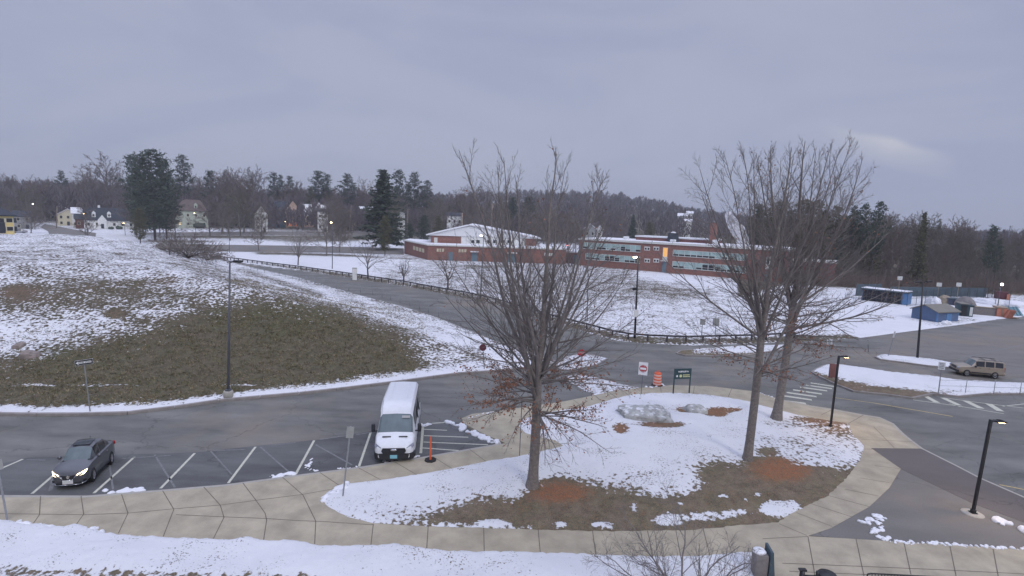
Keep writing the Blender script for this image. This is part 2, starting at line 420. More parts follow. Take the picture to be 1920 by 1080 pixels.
# ================================================================== GROUND
def axis(lo, hi, step, far0, far1, g):
    a = list(np.arange(lo, hi, step)); s = step
    x = hi
    up = []
    while x < far1: up.append(x); s = min(s*g, 14); x += s
    up.append(far1); s = step; x = lo-step; dn = []
    while x > far0: dn.append(x); s = min(s*g, 14); x -= s
    dn.append(far0)
    return np.array(sorted(dn)+a+up)
xs = axis(-48, 44, .30, -900, 700, 1.05); ys = axis(15, 70, .30, -40, 1900, 1.035)
GX, GY = np.meshgrid(xs, ys); GZ = gh(GX, GY)
nx, ny = len(xs), len(ys)
idx = np.arange(nx*ny).reshape(ny, nx)
F = np.stack([idx[:-1,:-1], idx[:-1,1:], idx[1:,1:], idx[1:,:-1]], -1).reshape(-1, 4)
me = np_mesh('ground', np.stack([GX,GY,GZ], -1).reshape(-1,3), F, True)
PX, PY = proj(GX.ravel(), GY.ravel(), GZ.ravel())
dmv = sd(MOUND, GX.ravel(), GY.ravel())
on_m = dmv > -.3
GRASS = [(-60,700),(0,694),(60,676),(130,664),(240,632),(330,610),(430,584),(540,578),(640,596),(700,618),(745,642),(768,668),(775,700),(700,712),(600,738),(480,752),(300,765),(150,768),(-60,768)]
sm = pix_mask(PX, PY, [('c',.47),('p',[(-60,420),(500,420),(560,520),(430,560),(250,520),(-60,560)],.585,20),
    ('p',[(-60,475),(130,462),(210,500),(60,530),(-60,540)],.50,14),
    ('p',[(0,545),(140,520),(330,520),(330,560),(230,585),(0,590)],.36,16),('p',[(150,470),(430,492),(520,540),(420,545),(330,500)],.46,14),
    ('p',[(60,590),(220,585),(240,620),(0,665),(-60,690),(-60,620)],.60,16),
    ('p',[(405,492),(500,514),(660,560),(840,610),(960,655),(1000,672),(900,668),(760,610),(600,560),(470,520)],.80,14),
    ('p',[(450,500),(610,552),(600,560),(440,508)],.42,5),('p',[(620,545),(760,585),(870,628),(860,636),(740,600),(620,556)],.62,6),
    ('p',[(780,640),(900,650),(960,690),(800,710)],.52,14),
    ('p',GRASS,.05,50),('p',[(-60,757),(120,762),(300,753),(430,738),(560,722),(700,704),(860,684),(990,672),(1010,700),(620,750),(300,790),(-60,800)],.80,8),
    ('e',175,722,110,2,.5),('e',60,722,45,2.2,.75),('e',450,722,30,1.5,.7),('e',38,548,25,14,.1),('e',215,588,18,8,.1)])
sf = pix_mask(PX, PY, [('c',.60),('p',[(400,470),(700,470),(800,500),(700,520),(420,494)],.95,8),
    ('p',[(700,490),(1000,500),(1100,560),(1050,610),(860,560),(700,520)],.50,40),
    ('p',[(1000,500),(1200,505),(1270,540),(1160,570),(1000,560)],.46,30),
    ('p',[(1190,500),(1460,530),(1400,548),(1200,520)],.85,16),('p',[(1200,530),(1330,548),(1300,565),(1180,548)],.38,16),
    ('p',[(1140,580),(1420,565),(1620,590),(1600,625),(1300,640),(1150,630)],.64,20),('p',[(1560,545),(1740,560),(1930,570),(1930,600),(1560,640)],.90,8),
    ('p',[(1700,600),(1800,590),(1840,600),(1760,612)],.55,6),
    ('p',[(405,481),(560,507),(762,538),(937,575),(1090,622),(1210,645),(1500,642),(1615,635),(1590,626),(1300,636),(1180,630),(1050,600),(885,551),(660,513),(440,484)],.30,4),
    ('p',[(-100,428),(1200,440),(1200,474),(860,480),(760,474),(480,475),(200,452),(-100,440)],.78,6),
    ('p',[(280,440),(700,441),(820,447),(640,452),(480,448),(300,446)],.25,4),('p',[(480,472),(640,476),(780,486),(640,481),(480,477)],.20,3),
    ('p',[(250,452),(320,449),(420,452),(330,457)],.3,3),('p',[(470,447),(600,446),(660,450),(560,456)],.35,4),
    ('e',1240,545,60,5,.4),('e',900,500,60,3,.4),('e',1350,590,40,4,.6)])
# woods and gardens carry less snow on the leaf floor
wood = S((GY.ravel()-250)/60)
sf = np.where((GY.ravel() > 165) & (np.abs(PX-900) < 3000), sf*(1-.60*wood), sf)
rw = S(sd([(1380,560),(1480,534),(1560,540),(1900,556),(2400,560),(2400,300),(1380,300)], PX, PY)/6)
sf = sf*(1-.75*rw*(PX > 1380))
snow = np.where(on_m, sm, sf)
lit = pix_mask(PX, PY, [('c',.12),('e',40,548,60,18,.55),('e',220,588,30,10,.5),('e',320,525,30,8,.6),('e',330,762,60,5,.6),('p',[(900,560),(1180,635),(1210,646),(1000,600)],.45,5),('p',[(1040,684),(1060,680),(1000,670)],.5,4)])
rwl = rw*.2
grn = np.where(on_m, pix_mask(PX, PY, [('c',.30),('p',GRASS,.50,20),('e',520,600,110,30,.85),('e',440,600,60,22,.7),('e',120,670,90,20,.75)]), .35)
set_mask(me, snow, lit+rwl, grn)
ground = link('ground', me, None, 'ground_mat'); tag(ground, kind='structure')

def slab(name, poly, z0, z1, m, kind='structure'):
    o = MB().prism(poly, z0, z1).build(name, m); tag(o, kind=kind); return o
def sheet(name, poly, z, m, kind='structure', parent=None):
    mb = MB(); n = len(poly); pts = [Vector(p[:2]) for p in poly]
    ar = sum(pts[i].x*pts[(i+1)%n].y-pts[(i+1)%n].x*pts[i].y for i in range(n))
    if ar < 0: pts.reverse()
    r_ = delaunay_2d_cdt(pts, [], [list(range(n))], 1, 1e-5)
    mb.add([(p.x,p.y,z) for p in r_[0]], [tuple(f) for f in r_[2]])
    o = mb.build(name, m, parent)
    if kind: tag(o, kind=kind)
    return o
sheet('road', [(-150,10),(260,10),(260,136),(-150,136)], 0.0, 'asphalt')
# the angled parking bays are darker
sheet('parking_lane', gp([(-250,800),(0,870),(52,858),(370,848),(480,836),(600,824),(700,808),(790,798),(880,790),(905,812),(950,834),(900,840),(780,861),(672,879),(555,894),(480,904),(420,912),(300,922),(160,932),(0,931),(-300,931)]), .004, 'asphalt_park')
sheet('parking_lot', gp([(1640,652),(1800,622),(1990,596),(2300,640),(2300,790),(1920,705),(1880,712),(1800,690),(1740,676),(1640,662)]), .004, 'asphalt_lot')
def strip(mb, pts, w, z, closed=False):
    """flat ribbon along ground points"""
    pts = [Vector(p[:2]) for p in pts]; L = []; Rr = []
    for i, p in enumerate(pts):
        a = pts[max(i-1,0)]; b = pts[min(i+1,len(pts)-1)]; d = (b-a).normalized(); nrm = Vector((-d.y, d.x))*w/2
        L.append(p+nrm); Rr.append(p-nrm)
    for i in range(len(pts)-1):
        mb.add([(*Rr[i],z),(*Rr[i+1],z),(*L[i+1],z),(*L[i],z)], [(0,1,2,3)])
def kerb(name, pts, w, h, m='kerb', seg=1.8, lab=None):
    pts = [Vector(p[:2]) for p in pts]; mb = MB()
    # resample to stones with small gaps
    cum = [0]
    for i in range(len(pts)-1): cum.append(cum[-1]+(pts[i+1]-pts[i]).length)
    def at(s):
        for i in range(len(pts)-1):
            if s <= cum[i+1] or i == len(pts)-2:
                t = (s-cum[i])/max(cum[i+1]-cum[i],1e-6); return pts[i].lerp(pts[i+1], min(t,1))
    s = 0
    while s < cum[-1]-.2:
        e = min(s+seg, cum[-1]); a = at(s+.012); b = at(e-.012); d = (b-a)
        mb.box(((a.x+b.x)/2, (a.y+b.y)/2, h/2-.04), (d.length, w, h+.08), rz=math.atan2(d.y, d.x), ch=.012); s = e
    o = mb.build(name, m); tag(o, kind='structure'); return o
kerb('kerb', [p for p in MOUND[:15]], .20, .17, 'kerb', 2.4)
# ------------------------------------------------------------------ sidewalk
ZW = .15
WALK = gp([(-420,926),(0,929),(160,930),(300,919),(420,909),(480,901),(555,891),(672,876),(780,859),(900,838),(948,831),(905,812),(868,793),(866,784),(885,776),(950,768),(1000,761),(1060,752),(1100,744),(1150,733),
           (1205,727),(1260,722),(1330,724),(1410,733),(1462,748),(1520,760),(1570,768),(1618,777),(1650,782),(1676,794),(1695,813),(1729,841),(1633,840),(1689,879),(1668,914),(1630,950),(1594,970),(1558,990),(1514,1005),
           (1644,1013),(1774,1021),(1920,1030),(2500,1070)], ZW)+[(40,4),(-40,4)]
sidewalk = MB().prism(WALK, -.05, ZW).build('sidewalk', 'concrete'); tag(sidewalk, kind='structure')
JT = [[(-200,962),(0,963),(80,964),(155,965),(240,962),(325,954),(413,947),(480,938),(567,927),(640,914)],
 [(76,930),(74,965),(60,985)],[(152,930),(157,964),(138,990)],[(228,927),(240,962),(222,1000)],[(305,920),(326,955),(306,1006)],[(382,913),(413,947),(420,970),(398,1014)],[(455,905),(480,938),(497,962),(500,975),(494,1014)],
 [(530,895),(568,928),(592,977),(590,1020)],[(600,886),(642,914)],[(672,877),(722,904)],[(740,866),(788,894)],[(810,855),(850,880)],[(880,842),(915,868)],
 [(330,965),(420,969),(497,972),(560,976),(610,978),(700,984)],[(700,982),(695,1026)],[(803,985),(800,1030)],[(907,989),(908,1036)],[(1009,992),(1013,1036)],[(1111,995),(1117,1040)],[(1214,995),(1225,1045)],[(1318,990),(1332,1045)],
 [(1515,1006),(1526,1067),(1530,1100)],[(1605,1010),(1620,1080)],[(1695,1017),(1708,1077)],[(1781,1023),(1793,1082)],[(1862,1029),(1872,1082)],[(1945,1034),(1957,1085)],[(1430,1010),(1470,1008),(1515,1006)],
 [(1467,1056),(1620,1062),(1760,1068),(1920,1076),(2100,1084)],[(1480,1071),(1620,1077),(1800,1085)],
 [(1600,842),(1640,842)],[(1640,873),(1688,879)],[(1612,896),(1668,905)],[(1584,917),(1647,930)],[(1553,929),(1630,950)],[(1520,944),(1597,969)],[(1493,961),(1560,987)],[(1461,982),(1513,1004)],
 [(1591,794),(1619,778)],[(1638,800),(1677,840)],[(1615,824),(1713,828)],[(1540,778),(1560,768)],[(1180,740),(1178,730)],[(1240,736),(1238,724)],[(1300,738),(1302,724)],[(1365,745),(1372,729)],[(1085,757),(1075,750)],[(1000,775),(990,763)]]
mb = MB()
for j in JT: strip(mb, gp(j, ZW+.004), .034, ZW+.004)
mb.build('joint_lines', 'joint', sidewalk)
mb = MB(); strip(mb, gp([(-420,927),(0,930),(160,931),(300,920),(420,910),(480,902),(555,892),(672,877),(780,860),(900,839),(940,832)], ZW+.003), .16, ZW+.003)
mb.build('kerb_edge', 'concrete_grey', sidewalk)
mb = MB(); strip(mb, gp([(1462,749),(1520,761),(1618,778),(1650,783),(1674,794),(1693,814),(1729,841),(1795,874),(1837,896),(1920,932),(2060,990)], ZW+.003), .14, ZW+.003)
mb.build('kerb_edge', 'concrete_grey', sidewalk)
sheet('paved_corner', gp([(1514,1004),(1594,969),(1630,949),(1668,913),(1689,878),(1825,944),(1920,979),(2300,1120),(2300,1075),(1920,1031),(1774,1022),(1644,1014)], ZW-.01), ZW-.01, 'asphalt_lot')
slab('tarmac_path', gp([(1633,840),(1730,840.5),(1795,873),(1837,895),(1920,931),(2200,1060),(2200,1105),(1920,979),(1825,944),(1689,879)], ZW), -.05, ZW-.002, 'asphalt_new')
# ------------------------------------------------------------------ lawns (fine sheets edged by the paving)
def lawn(name, poly, zf, ops_s, ops_l, ops_g, step, m='lawn_mat', z0=ZW, edge=.35, rise=.05, bank=None):
    X = [p[0] for p in poly]; Y = [p[1] for p in poly]
    n = len(poly); pts = []
    for i in range(n):      # dense boundary with a slightly ragged edge
        a = Vector(poly[i]); b = Vector(poly[(i+1)%n]); k = max(1, int((b-a).length/(step*1.3)))
        for j in range(k):
            q = a.lerp(b, j/k); pts.append(q)
    ar = sum(pts[i].x*pts[(i+1)%len(pts)].y-pts[(i+1)%len(pts)].x*pts[i].y for i in range(len(pts)))
    if ar < 0: pts.reverse()
    c = sum(pts, Vector((0,0)))/len(pts); rng = random.Random(len(pts))
    nb = len(pts)
    pts = [p+(p-c).normalized()*rng.uniform(-.05,.04) for p in pts]
    gx, gy = np.meshgrid(np.arange(min(X), max(X), step), np.arange(min(Y), max(Y), step))
    gx = gx.ravel()+np.random.RandomState(3).uniform(-.25,.25,gx.size)*step; gy = gy.ravel()+np.random.RandomState(4).uniform(-.25,.25,gy.size)*step
    bp = [(p.x,p.y) for p in pts]
    d = sd(bp, gx, gy); k = d > step*.6
    allp = pts+[Vector((a, b)) for a, b in zip(gx[k], gy[k])]
    r_ = delaunay_2d_cdt(allp, [], [list(range(nb))], 1, 1e-5)
    V = np.array([(p.x,p.y) for p in r_[0]]); D = sd(bp, V[:,0], V[:,1])
    Z = z0+.006+rise*S(D/edge)+zf(V[:,0], V[:,1])*S(D/1.5)
    PX, PY = proj(V[:,0], V[:,1], Z)
    sn = pix_mask(PX, PY, ops_s)
    # the snow has thickness
    rs = np.random.RandomState(5).uniform(0, 1, len(V))
    Z = Z+S((sn-.55)/.3)*(.035+.045*rs)*S(D/.12)
    nv = len(V)
    F = np.array([f for f in r_[2] if len(f) == 3])
    me = np_mesh(name, np.column_stack([V, Z]), F, True)
    set_mask(me, sn, pix_mask(PX, PY, ops_l), pix_mask(PX, PY, ops_g))
    # skirt
    o = link(name, me, None, m); tag(o, kind='structure'); return o
ISL = gp([(600,933),(618,920),(640,908),(680,904),(730,898),(800,887),(850,878),(925,863),(972,856),(1010,847),(1040,841),(1057,836),(1042,826),(1010,819),(985,812),(973,800),(976,788),(1010,777),(1060,768),(1100,763),(1150,748),(1180,741),
          (1215,738),(1260,737),(1330,741),(1400,752),(1440,764),(1480,775),(1540,786),(1591,794),(1600,816),(1621,836),(1612,864),(1582,902),(1553,929),(1499,956),(1458,979),(1400,984),(1300,993),(1200,996),(1115,996),(1008,993),(905,990),(800,987),(700,981),(650,970),(615,950)], ZW)
BARE = [(760,990),(840,958),(900,938),(960,940),(1000,915),(1040,898),(1085,905),(1130,918),(1180,925),(1230,932),(1290,925),(1318,905),(1310,885),(1345,868),(1390,880),(1440,872),(1500,878),(1560,885),(1598,878),(1640,850),(1640,1010),(760,1010)]
ops_s = [('c',.88),('p',[(560,960),(700,955),(800,940),(900,925),(1000,918),(1000,940),(900,960),(760,995),(600,990)],.70,16),('p',[(1040,880),(1200,875),(1320,850),(1400,830),(1400,880),(1300,905),(1230,935),(1060,905)],.72,14),
    ('p',[(1480,780),(1600,780),(1625,830),(1560,815),(1490,795)],.28,8),('p',[(1400,800),(1600,810),(1630,850),(1590,880),(1420,860)],.60,24),
    ('p',[(1160,735),(1240,760),(1060,830),(960,800),(1000,770)],.78,20),
    ('p',BARE,.03,24),('p',[(760,975),(1000,985),(1000,1000),(690,990)],.5,6),
    ('e',925,981,32,8,.8),('e',1050,984,12,6,.85),('e',1130,985,24,7,.8),('e',1190,953,12,12,.6),('e',1277,944,8,2.5,.7),('e',1253,975,33,13,.72),('e',1330,968,60,10,.50),('e',1380,962,36,8,.52),('e',1465,953,38,15,.98),
    ('e',1358,930,14,4,.6),('e',1420,927,9,5,.6),('e',1400,937,6,4,.6),('e',1500,795,30,3,.65),('e',1540,803,20,3,.6),('e',1586,800,8,3,.6),('e',1470,795,40,8,.6),
    ('e',1165,803,15,10,.25),('e',1345,772,26,9,.22),('e',1245,796,48,6,.15),('e',1290,768,26,6,.35),('e',1376,768,16,4,.3),('e',1440,868,40,10,.1),('e',1440,846,20,8,.25),('e',1040,906,36,10,.15),('e',1500,882,60,8,.1),('e',1255,914,14,3,.5),('e',1200,888,30,2,.5)]
ops_l = [('c',.03),('e',1040,925,70,26,.95),('e',975,945,50,14,.55),('e',1465,878,55,26,.98),('e',1360,770,50,18,.8),('e',1230,790,70,16,.6),('e',1165,805,22,16,.8),('e',1530,798,70,18,.62),('e',1290,765,40,12,.75),('p',BARE,.20,60),('e',1050,925,50,18,.9),('e',1465,882,55,20,.95)]
island = lawn('lawn', ISL, lambda x, y: .55*np.exp(-(((x-7.5)/7)**2+((y-27)/5.5)**2))+.03*np.sin(x*1.7)*np.cos(y*1.3), ops_s, ops_l, [('c',.22)], .16)
SOUTH = gp([(-450,968),(-200,975),(0,975),(30,978),(55,985),(90,984),(98,990),(150,985),(185,996),(230,1004),(300,1008),(420,1013),(470,1008),(490,1014),(560,1014),(600,1024),(700,1025),(735,1021),(802,1029),(846,1035),(960,1036),(1040,1038),(1120,1041),(1197,1044),(1302,1045),(1400,1036),(1418,1040),(1426,1070)], ZW)+[tuple(P(1432,1120,ZW)[:2]),(12,4),(-40,4)]
lawn('lawn', SOUTH, lambda x, y: .10*np.sin(x*.8)*np.cos(y*1.1)+.05, [('c',.95),('p',[(-500,1062),(0,1060),(200,1066),(420,1074),(560,1071),(640,1084),(640,1400),(-500,1400)],.50,10),('p',[(640,1090),(1100,1100),(1100,1400),(640,1400)],.55,12),('p',[(840,1036),(960,1038),(1120,1042),(1180,1046),(1100,1050),(850,1042)],.68,5)], [('c',0)], [('c',.1)], .14, rise=.10, edge=.2)
# kerbed islands on the right
IR1 = gp([(1520,699),(1528,694),(1543,687),(1562,685),(1615,692),(1665,700),(1740,707),(1790,715),(1920,721),(2200,738),(2200,755),(1920,741),(1850,741),(1800,746),(1750,741),(1712,749),(1660,742),(1600,736),(1565,722),(1535,708)])
IR2 = gp([(1640,671),(1645,668),(1652,667),(1690,670),(1740,675),(1788,684),(1793,688),(1788,692),(1740,688),(1690,681),(1650,676)])
IR3 = gp([(1267,664),(1275,659),(1315,655),(1385,650),(1470,648),(1475,656),(1400,668),(1330,669),(1285,668)])
slab('kerb', IR1, -.05, .14, 'kerb'); slab('kerb', IR2, -.05, .14, 'kerb'); slab('kerb', IR3, -.05, .12, 'kerb')
def inset(poly, d):
    c = Vector((sum(p[0] for p in poly)/len(poly), sum(p[1] for p in poly)/len(poly))); n = len(poly); out = []
    for i in range(n):
        a = Vector(poly[i-1]); p = Vector(poly[i]); b = Vector(poly[(i+1)%n]); t = (b-a).normalized(); nr = Vector((-t.y, t.x))
        q = p+nr*d
        if sd(poly, np.array([q.x]), np.array([q.y]))[0] < 0: q = p-nr*d
        out.append((q.x, q.y))
    return out
lawn('verge', inset(IR1, .14), lambda x, y: .12+0*x, [('c',.95),('p',[(1500,690),(1540,700),(1640,722),(1760,734),(1760,760),(1500,760)],.22,6),('p',[(1760,730),(2200,745),(2200,790),(1760,790)],.5,4),('e',1803,741,18,6,.98),('e',1590,712,5,3,.8),('e',1840,738,14,3,.9)],
     [('c',.05),('p',[(1760,735),(2200,748),(2200,790),(1760,790)],.75,4),('e',1600,724,50,8,.3)], [('c',.1)], .2, z0=.14, edge=.2)
lawn('verge', inset(IR2, .16), lambda x, y: .08+0*x, [('c',.97),('e',1700,684,40,3,.55)], [('c',.05)], [('c',.2)], .2, z0=.14, edge=.2)
lawn('verge', inset(IR3, .16), lambda x, y: .05+0*x, [('c',.70),('p',[(1260,650),(1300,650),(1300,675),(1260,675)],.2,8),('p',[(1280,662),(1480,662),(1480,680),(1280,680)],.3,3)], [('c',.15)], [('c',.3)], .25, z0=.12, edge=.2)
# low median strips of ploughed snow where the drive meets the road
SP = gp([(1062,704),(1085,702),(1120,708),(1150,716),(1185,725),(1200,727),(1165,734),(1130,738),(1100,735),(1068,716)])
lawn('verge', SP, lambda x, y: .1+.05*np.sin(x*3), [('c',.56)], [('c',.5)], [('c',.1)], .16, z0=.0, edge=.3)
SP2 = gp([(1040,684),(1062,670),(1090,664),(1120,668),(1140,674),(1120,686),(1072,696),(1048,694)])
slab('kerb', SP2, -.05, .10, 'kerb')
lawn('verge', inset(SP2,.14), lambda x, y: .03+0*x, [('c',.58)], [('c',.5)], [('c',.1)], .2, z0=.10, edge=.2)
# ------------------------------------------------------------------ painted markings
mk_grp = 'painted lines on the tarmac'
def paint(name, quads, m, z=.008):
    mb = MB()
    for a, b, w in quads: strip(mb, gp([a, b]), w, z)
    o = mb.build(name, m); tag(o, kind='structure'); return o
paint('bay_line', [((-70,910),(43,861),.12),((60,926),(145,853),.12),((176,925),(252,857),.12),((301,916),(365,850),.12),((428,906),(479,838),.12),((554,890),(589,826),.12),((673,875),(695,811),.12),((789,850),(793,801),.14)], 'stripe')
paint('hatch_line', [((794,805),(838,807),.10),((795,817),(878,820),.10),((794,829),(915,834),.10),((792,840),(860,845),.10),((810,794),(835,792),.12),((797,800),(812,794),.1)], 'stripe')
paint('old_line', [((290,853),(328,914),.08),((395,846),(435,890),.07),((488,838),(545,888),.08),((592,834),(660,872),.09),((50,862),(85,863),.07),((228,860),(320,854),.07),((400,845),(460,843),.08),((510,835),(555,830),.07),((600,824),(650,817),.10),((668,815),(695,811),.10),((205,870),(212,918),.07),((100,895),(95,920),.15)], 'stripe_old')
paint('crosswalk', [((1464,751),(1511,757),.42),((1467,742),(1522,750),.36),((1475,736),(1531,744),.34),((1487,731),(1541,739),.34),((1500,726),(1551,733),.32),((1511,722),(1560,729),.30),((1520,718),(1565,725),.3)], 'stripe')
paint('centre_line', [((1560,745),(1640,756),.09),((1640,756),(1786,781),.13),((1874,909),(1925,919),.12),((1925,919),(2010,940),.12)], 'yellow')
paint('chevron_line', [((1732,741),(1757,755),.40),((1768,746),(1798,760),.42),((1811,752),(1840,766),.44),((1853,757),(1876,771),.44)], 'stripe', .008)
paint('edge_line', [((1712,750),(1800,762),.11),((1800,762),(1882,776),.11),((1768,746),(1850,757),.10),((1850,757),(1925,766),.10),((1880,762),(1925,757),.10),((1780,757),(1800,763),.1)], 'stripe', .012)
paint('lot_line', [((1800,672),(1920,646),.14),((1733,664),(1800,679),.10),((1870,706),(1920,702),.1),((1880,690),(1925,692),.1),((1290,672),(1420,676),.10),((1320,682),(1400,690),.08),((1700,664),(1735,666),.3)], 'stripe_old')
# ------------------------------------------------------------------ ploughed snow heaps and crumbs (nobody could count them)
def snow_heap(name, px_path, w, h, n, seed, zb=0.0):
    rng = random.Random(seed); mb = MB(); pts = [P(x, y, zb) for x, y in px_path]
    L = [0]
    for i in range(len(pts)-1): L.append(L[-1]+(pts[i+1]-pts[i]).length)
    for k in range(n):
        s = rng.uniform(0, L[-1]); i = max(j for j in range(len(pts)-1) if L[j] <= s); t = (s-L[i])/(L[i+1]-L[i])
        c = pts[i].lerp(pts[i+1], t); r = rng.uniform(.35,1)
        off = (rng.gauss(0,.4)*w, rng.gauss(0,.4)*w)
        k1 = 1-min(1, abs(off[0]+off[1])/(w*1.6))
        mb.blob((c.x+off[0], c.y+off[1], zb+h*.15*r), (w*.62*r*rng.uniform(.7,1.4), w*.5*r, h*.8*r*(.45+.6*k1)), 9, 6, .22, rz=rng.uniform(0,3), rng=rng)
    o = mb.build(name, 'snow'); tag(o, kind='stuff')
    md = o.modifiers.new('merge', 'REMESH'); md.mode = 'VOXEL'; md.voxel_size = max(.025, w*.13); md.use_smooth_shade = True; sm_ = o.modifiers.new('soft', 'SMOOTH'); sm_.iterations = 2; sm_.factor = .6
    return o
snow_heap('snow_heap', [(200,924),(228,920),(275,918)], .30, .10, 26, 1)
snow_heap('snow_heap', [(512,894),(550,889)], .26, .10, 16, 2)
snow_heap('snow_heap', [(583,861),(585,868),(575,873),(583,882),(600,884)], .18, .06, 22, 3)
snow_heap('snow_heap', [(632,880),(672,876)], .14, .05, 18, 4)
snow_heap('snow_heap', [(718,868),(748,862),(780,856)], .20, .09, 20, 5)
snow_heap('snow_heap', [(791,799),(800,796),(808,795)], .25, .10, 12, 6)
snow_heap('snow_heap', [(840,792),(860,797),(872,806),(890,815),(915,825),(940,831)], .34, .20, 70, 7)
snow_heap('snow_heap', [(870,787),(905,776),(935,772)], .12, .06, 26, 8, ZW)
snow_heap('snow_heap', [(1615,981),(1650,968),(1652,985),(1640,1000),(1665,1012)], .22, .10, 60, 9, ZW)
snow_heap('snow_heap', [(1660,1013),(1700,1017),(1780,1021),(1860,1026),(1930,1030)], .13, .09, 120, 10, ZW)
snow_heap('snow_heap', [(1868,978),(1890,980)], .30, .2, 26, 11, ZW)
snow_heap('snow_heap', [(1915,994),(1930,996)], .30, .25, 22, 12, ZW)
snow_heap('snow_heap', [(1213,727),(1232,724),(1245,723)], .25, .14, 20, 13, .1)
snow_heap('snow_heap', [(1110,744),(1122,740),(1150,735),(1195,728)], .25, .14, 40, 14, .05)
snow_heap('snow_heap', [(610,936),(640,916),(650,910)], .35, .16, 40, 15, ZW)
snow_heap('snow_heap', [(20,982),(60,988),(90,993),(98,990)], .30, .16, 40, 16, ZW)
snow_heap('snow_heap', [(145,992),(160,994),(185,1002)], .28, .16, 26, 17, ZW)
snow_heap('snow_heap', [(1385,1045),(1415,1050),(1425,1058)], .18, .14, 18, 19, ZW)
snow_heap('snow_heap', [(1420,735),(1440,742),(1462,750)], .18, .08, 18, 20, ZW)

# tussocks standing up out of the bare slope and the worn lawn
def tufts(name, m, seed, n, area, gfun, hmin, hmax, keep):
    rs = np.random.RandomState(seed); X = rs.uniform(area[0], area[1], n); Y = rs.uniform(area[2], area[3], n); Z = gfun(X, Y); PX, PY = proj(X, Y, Z); k = keep(X, Y, PX, PY, rs)
    X, Y, Z = X[k], Y[k], Z[k]; n = len(X); V = []; 
    c = np.stack([X,Y,Z-.02], -1)
    for b in range(4):
        a = rs.uniform(0, 2*np.pi, n); w = np.stack([np.cos(a), np.sin(a), np.zeros(n)], -1)*rs.uniform(.012,.035,n)[:,None]
        l = np.stack([rs.normal(0,.10,n), rs.normal(0,.10,n), rs.uniform(hmin,hmax,n)], -1); o = np.stack([rs.normal(0,.07,n), rs.normal(0,.07,n), np.zeros(n)], -1)
        V.append(np.stack([c+o-w, c+o+w, c+o+l+w*.3, c+o+l-w*.3], 1))
    V = np.concatenate(V).reshape(-1,3); F = np.arange(len(V)).reshape(-1,4)
    o = link(name, np_mesh(name, V, F), None, m); tag(o, kind='stuff')
def on_mound(thr):
    def f(X, Y, PX, PY, rs):
        g = sd(GRASS, PX, PY); clump = np.sin(X*1.9+np.sin(Y*1.3)*2)*np.sin(Y*2.3+np.sin(X*.9)*2)
        return (sd(MOUND, X, Y) > 1.0) & ((g > 0) | ((g > -60) & (rs.uniform(0,1,len(X)) < .25))) & (clump+rs.uniform(-.9,.9,len(X)) > thr) & (np.abs(PX-960) < 1100)
    return f
tufts('grass_tufts', 'grass_dry', 31, 60000, (-46,4,22,70), gh, .04, .15, on_mound(-.35))
tufts('grass_tufts', 'grass_olive', 32, 50000, (-46,4,22,70), gh, .04, .13, on_mound(-.2))
# ================================================================== TREES
def tubes_np(branches, nside):
    """branches: list of (pts k*3, radii k); all made into one quad array"""
    Vs = []; Fs = []; off = 0; by = {}
    for p, r in branches: by.setdefault(len(p), []).append((p, r))
    for k, L in by.items():
        Pn = np.array([q[0] for q in L], float); Rn = np.array([q[1] for q in L], float); B = len(L)
        D = np.empty_like(Pn); D[:,1:-1] = Pn[:,2:]-Pn[:,:-2]; D[:,0] = Pn[:,1]-Pn[:,0]; D[:,-1] = Pn[:,-1]-Pn[:,-2]
        D /= np.linalg.norm(D, axis=-1, keepdims=True)+1e-9
        ref = np.where(np.abs(D[...,2:3]) < .9, np.array([0,0,1.0]), np.array([1.0,0,0]))
        U = np.cross(D, ref); U /= np.linalg.norm(U, axis=-1, keepdims=True)+1e-9; W = np.cross(D, U)
        t = np.arange(nside)*2*np.pi/nside
        ring = Pn[:,:,None]+Rn[:,:,None,None]*(U[:,:,None]*np.cos(t)[None,None,:,None]+W[:,:,None]*np.sin(t)[None,None,:,None])
        Vs.append(ring.reshape(-1,3))
        b = np.arange(B)[:,None,None]*k*nside; kk = np.arange(k-1)[None,:,None]*nside; s = np.arange(nside)[None,None,:]; s2 = (s+1)%nside
        a0 = b+kk+s; a1 = b+kk+s2
        Fs.append(np.stack([a0,a1,a1+nside,a0+nside], -1).reshape(-1,4)+off); off += B*k*nside
    return np.concatenate(Vs), np.concatenate(Fs)
def rdir(rng, d, ang, az=None):
    """direction at angle ang from d"""
    d = d/np.linalg.norm(d); ref = np.array([0,0,1.0]) if abs(d[2]) < .95 else np.array([1.0,0,0])
    u = np.cross(d, ref); u /= np.linalg.norm(u); w = np.cross(d, u)
    a = rng.uniform(0, 2*math.pi) if az is None else az
    return d*math.cos(ang)+(u*math.cos(a)+w*math.sin(a))*math.sin(ang)
def limb(rng, p, d, L, r, k, trop, jit, taper=.35):
    pts = [np.array(p, float)]; d = np.array(d, float); rad = [r]
    for i in range(k-1):
        d = d+np.array([rng.gauss(0,jit), rng.gauss(0,jit), rng.gauss(0,jit)+trop]); d /= np.linalg.norm(d)
        pts.append(pts[-1]+d*L/(k-1)); rad.append(r*(1-(1-taper)*(i+1)/(k-1)))
    return np.array(pts), np.array(rad)
def along(pts, t):
    f = t*(len(pts)-1); i = min(int(f), len(pts)-2); return pts[i]+(pts[i+1]-pts[i])*(f-i), pts[i+1]-pts[i]
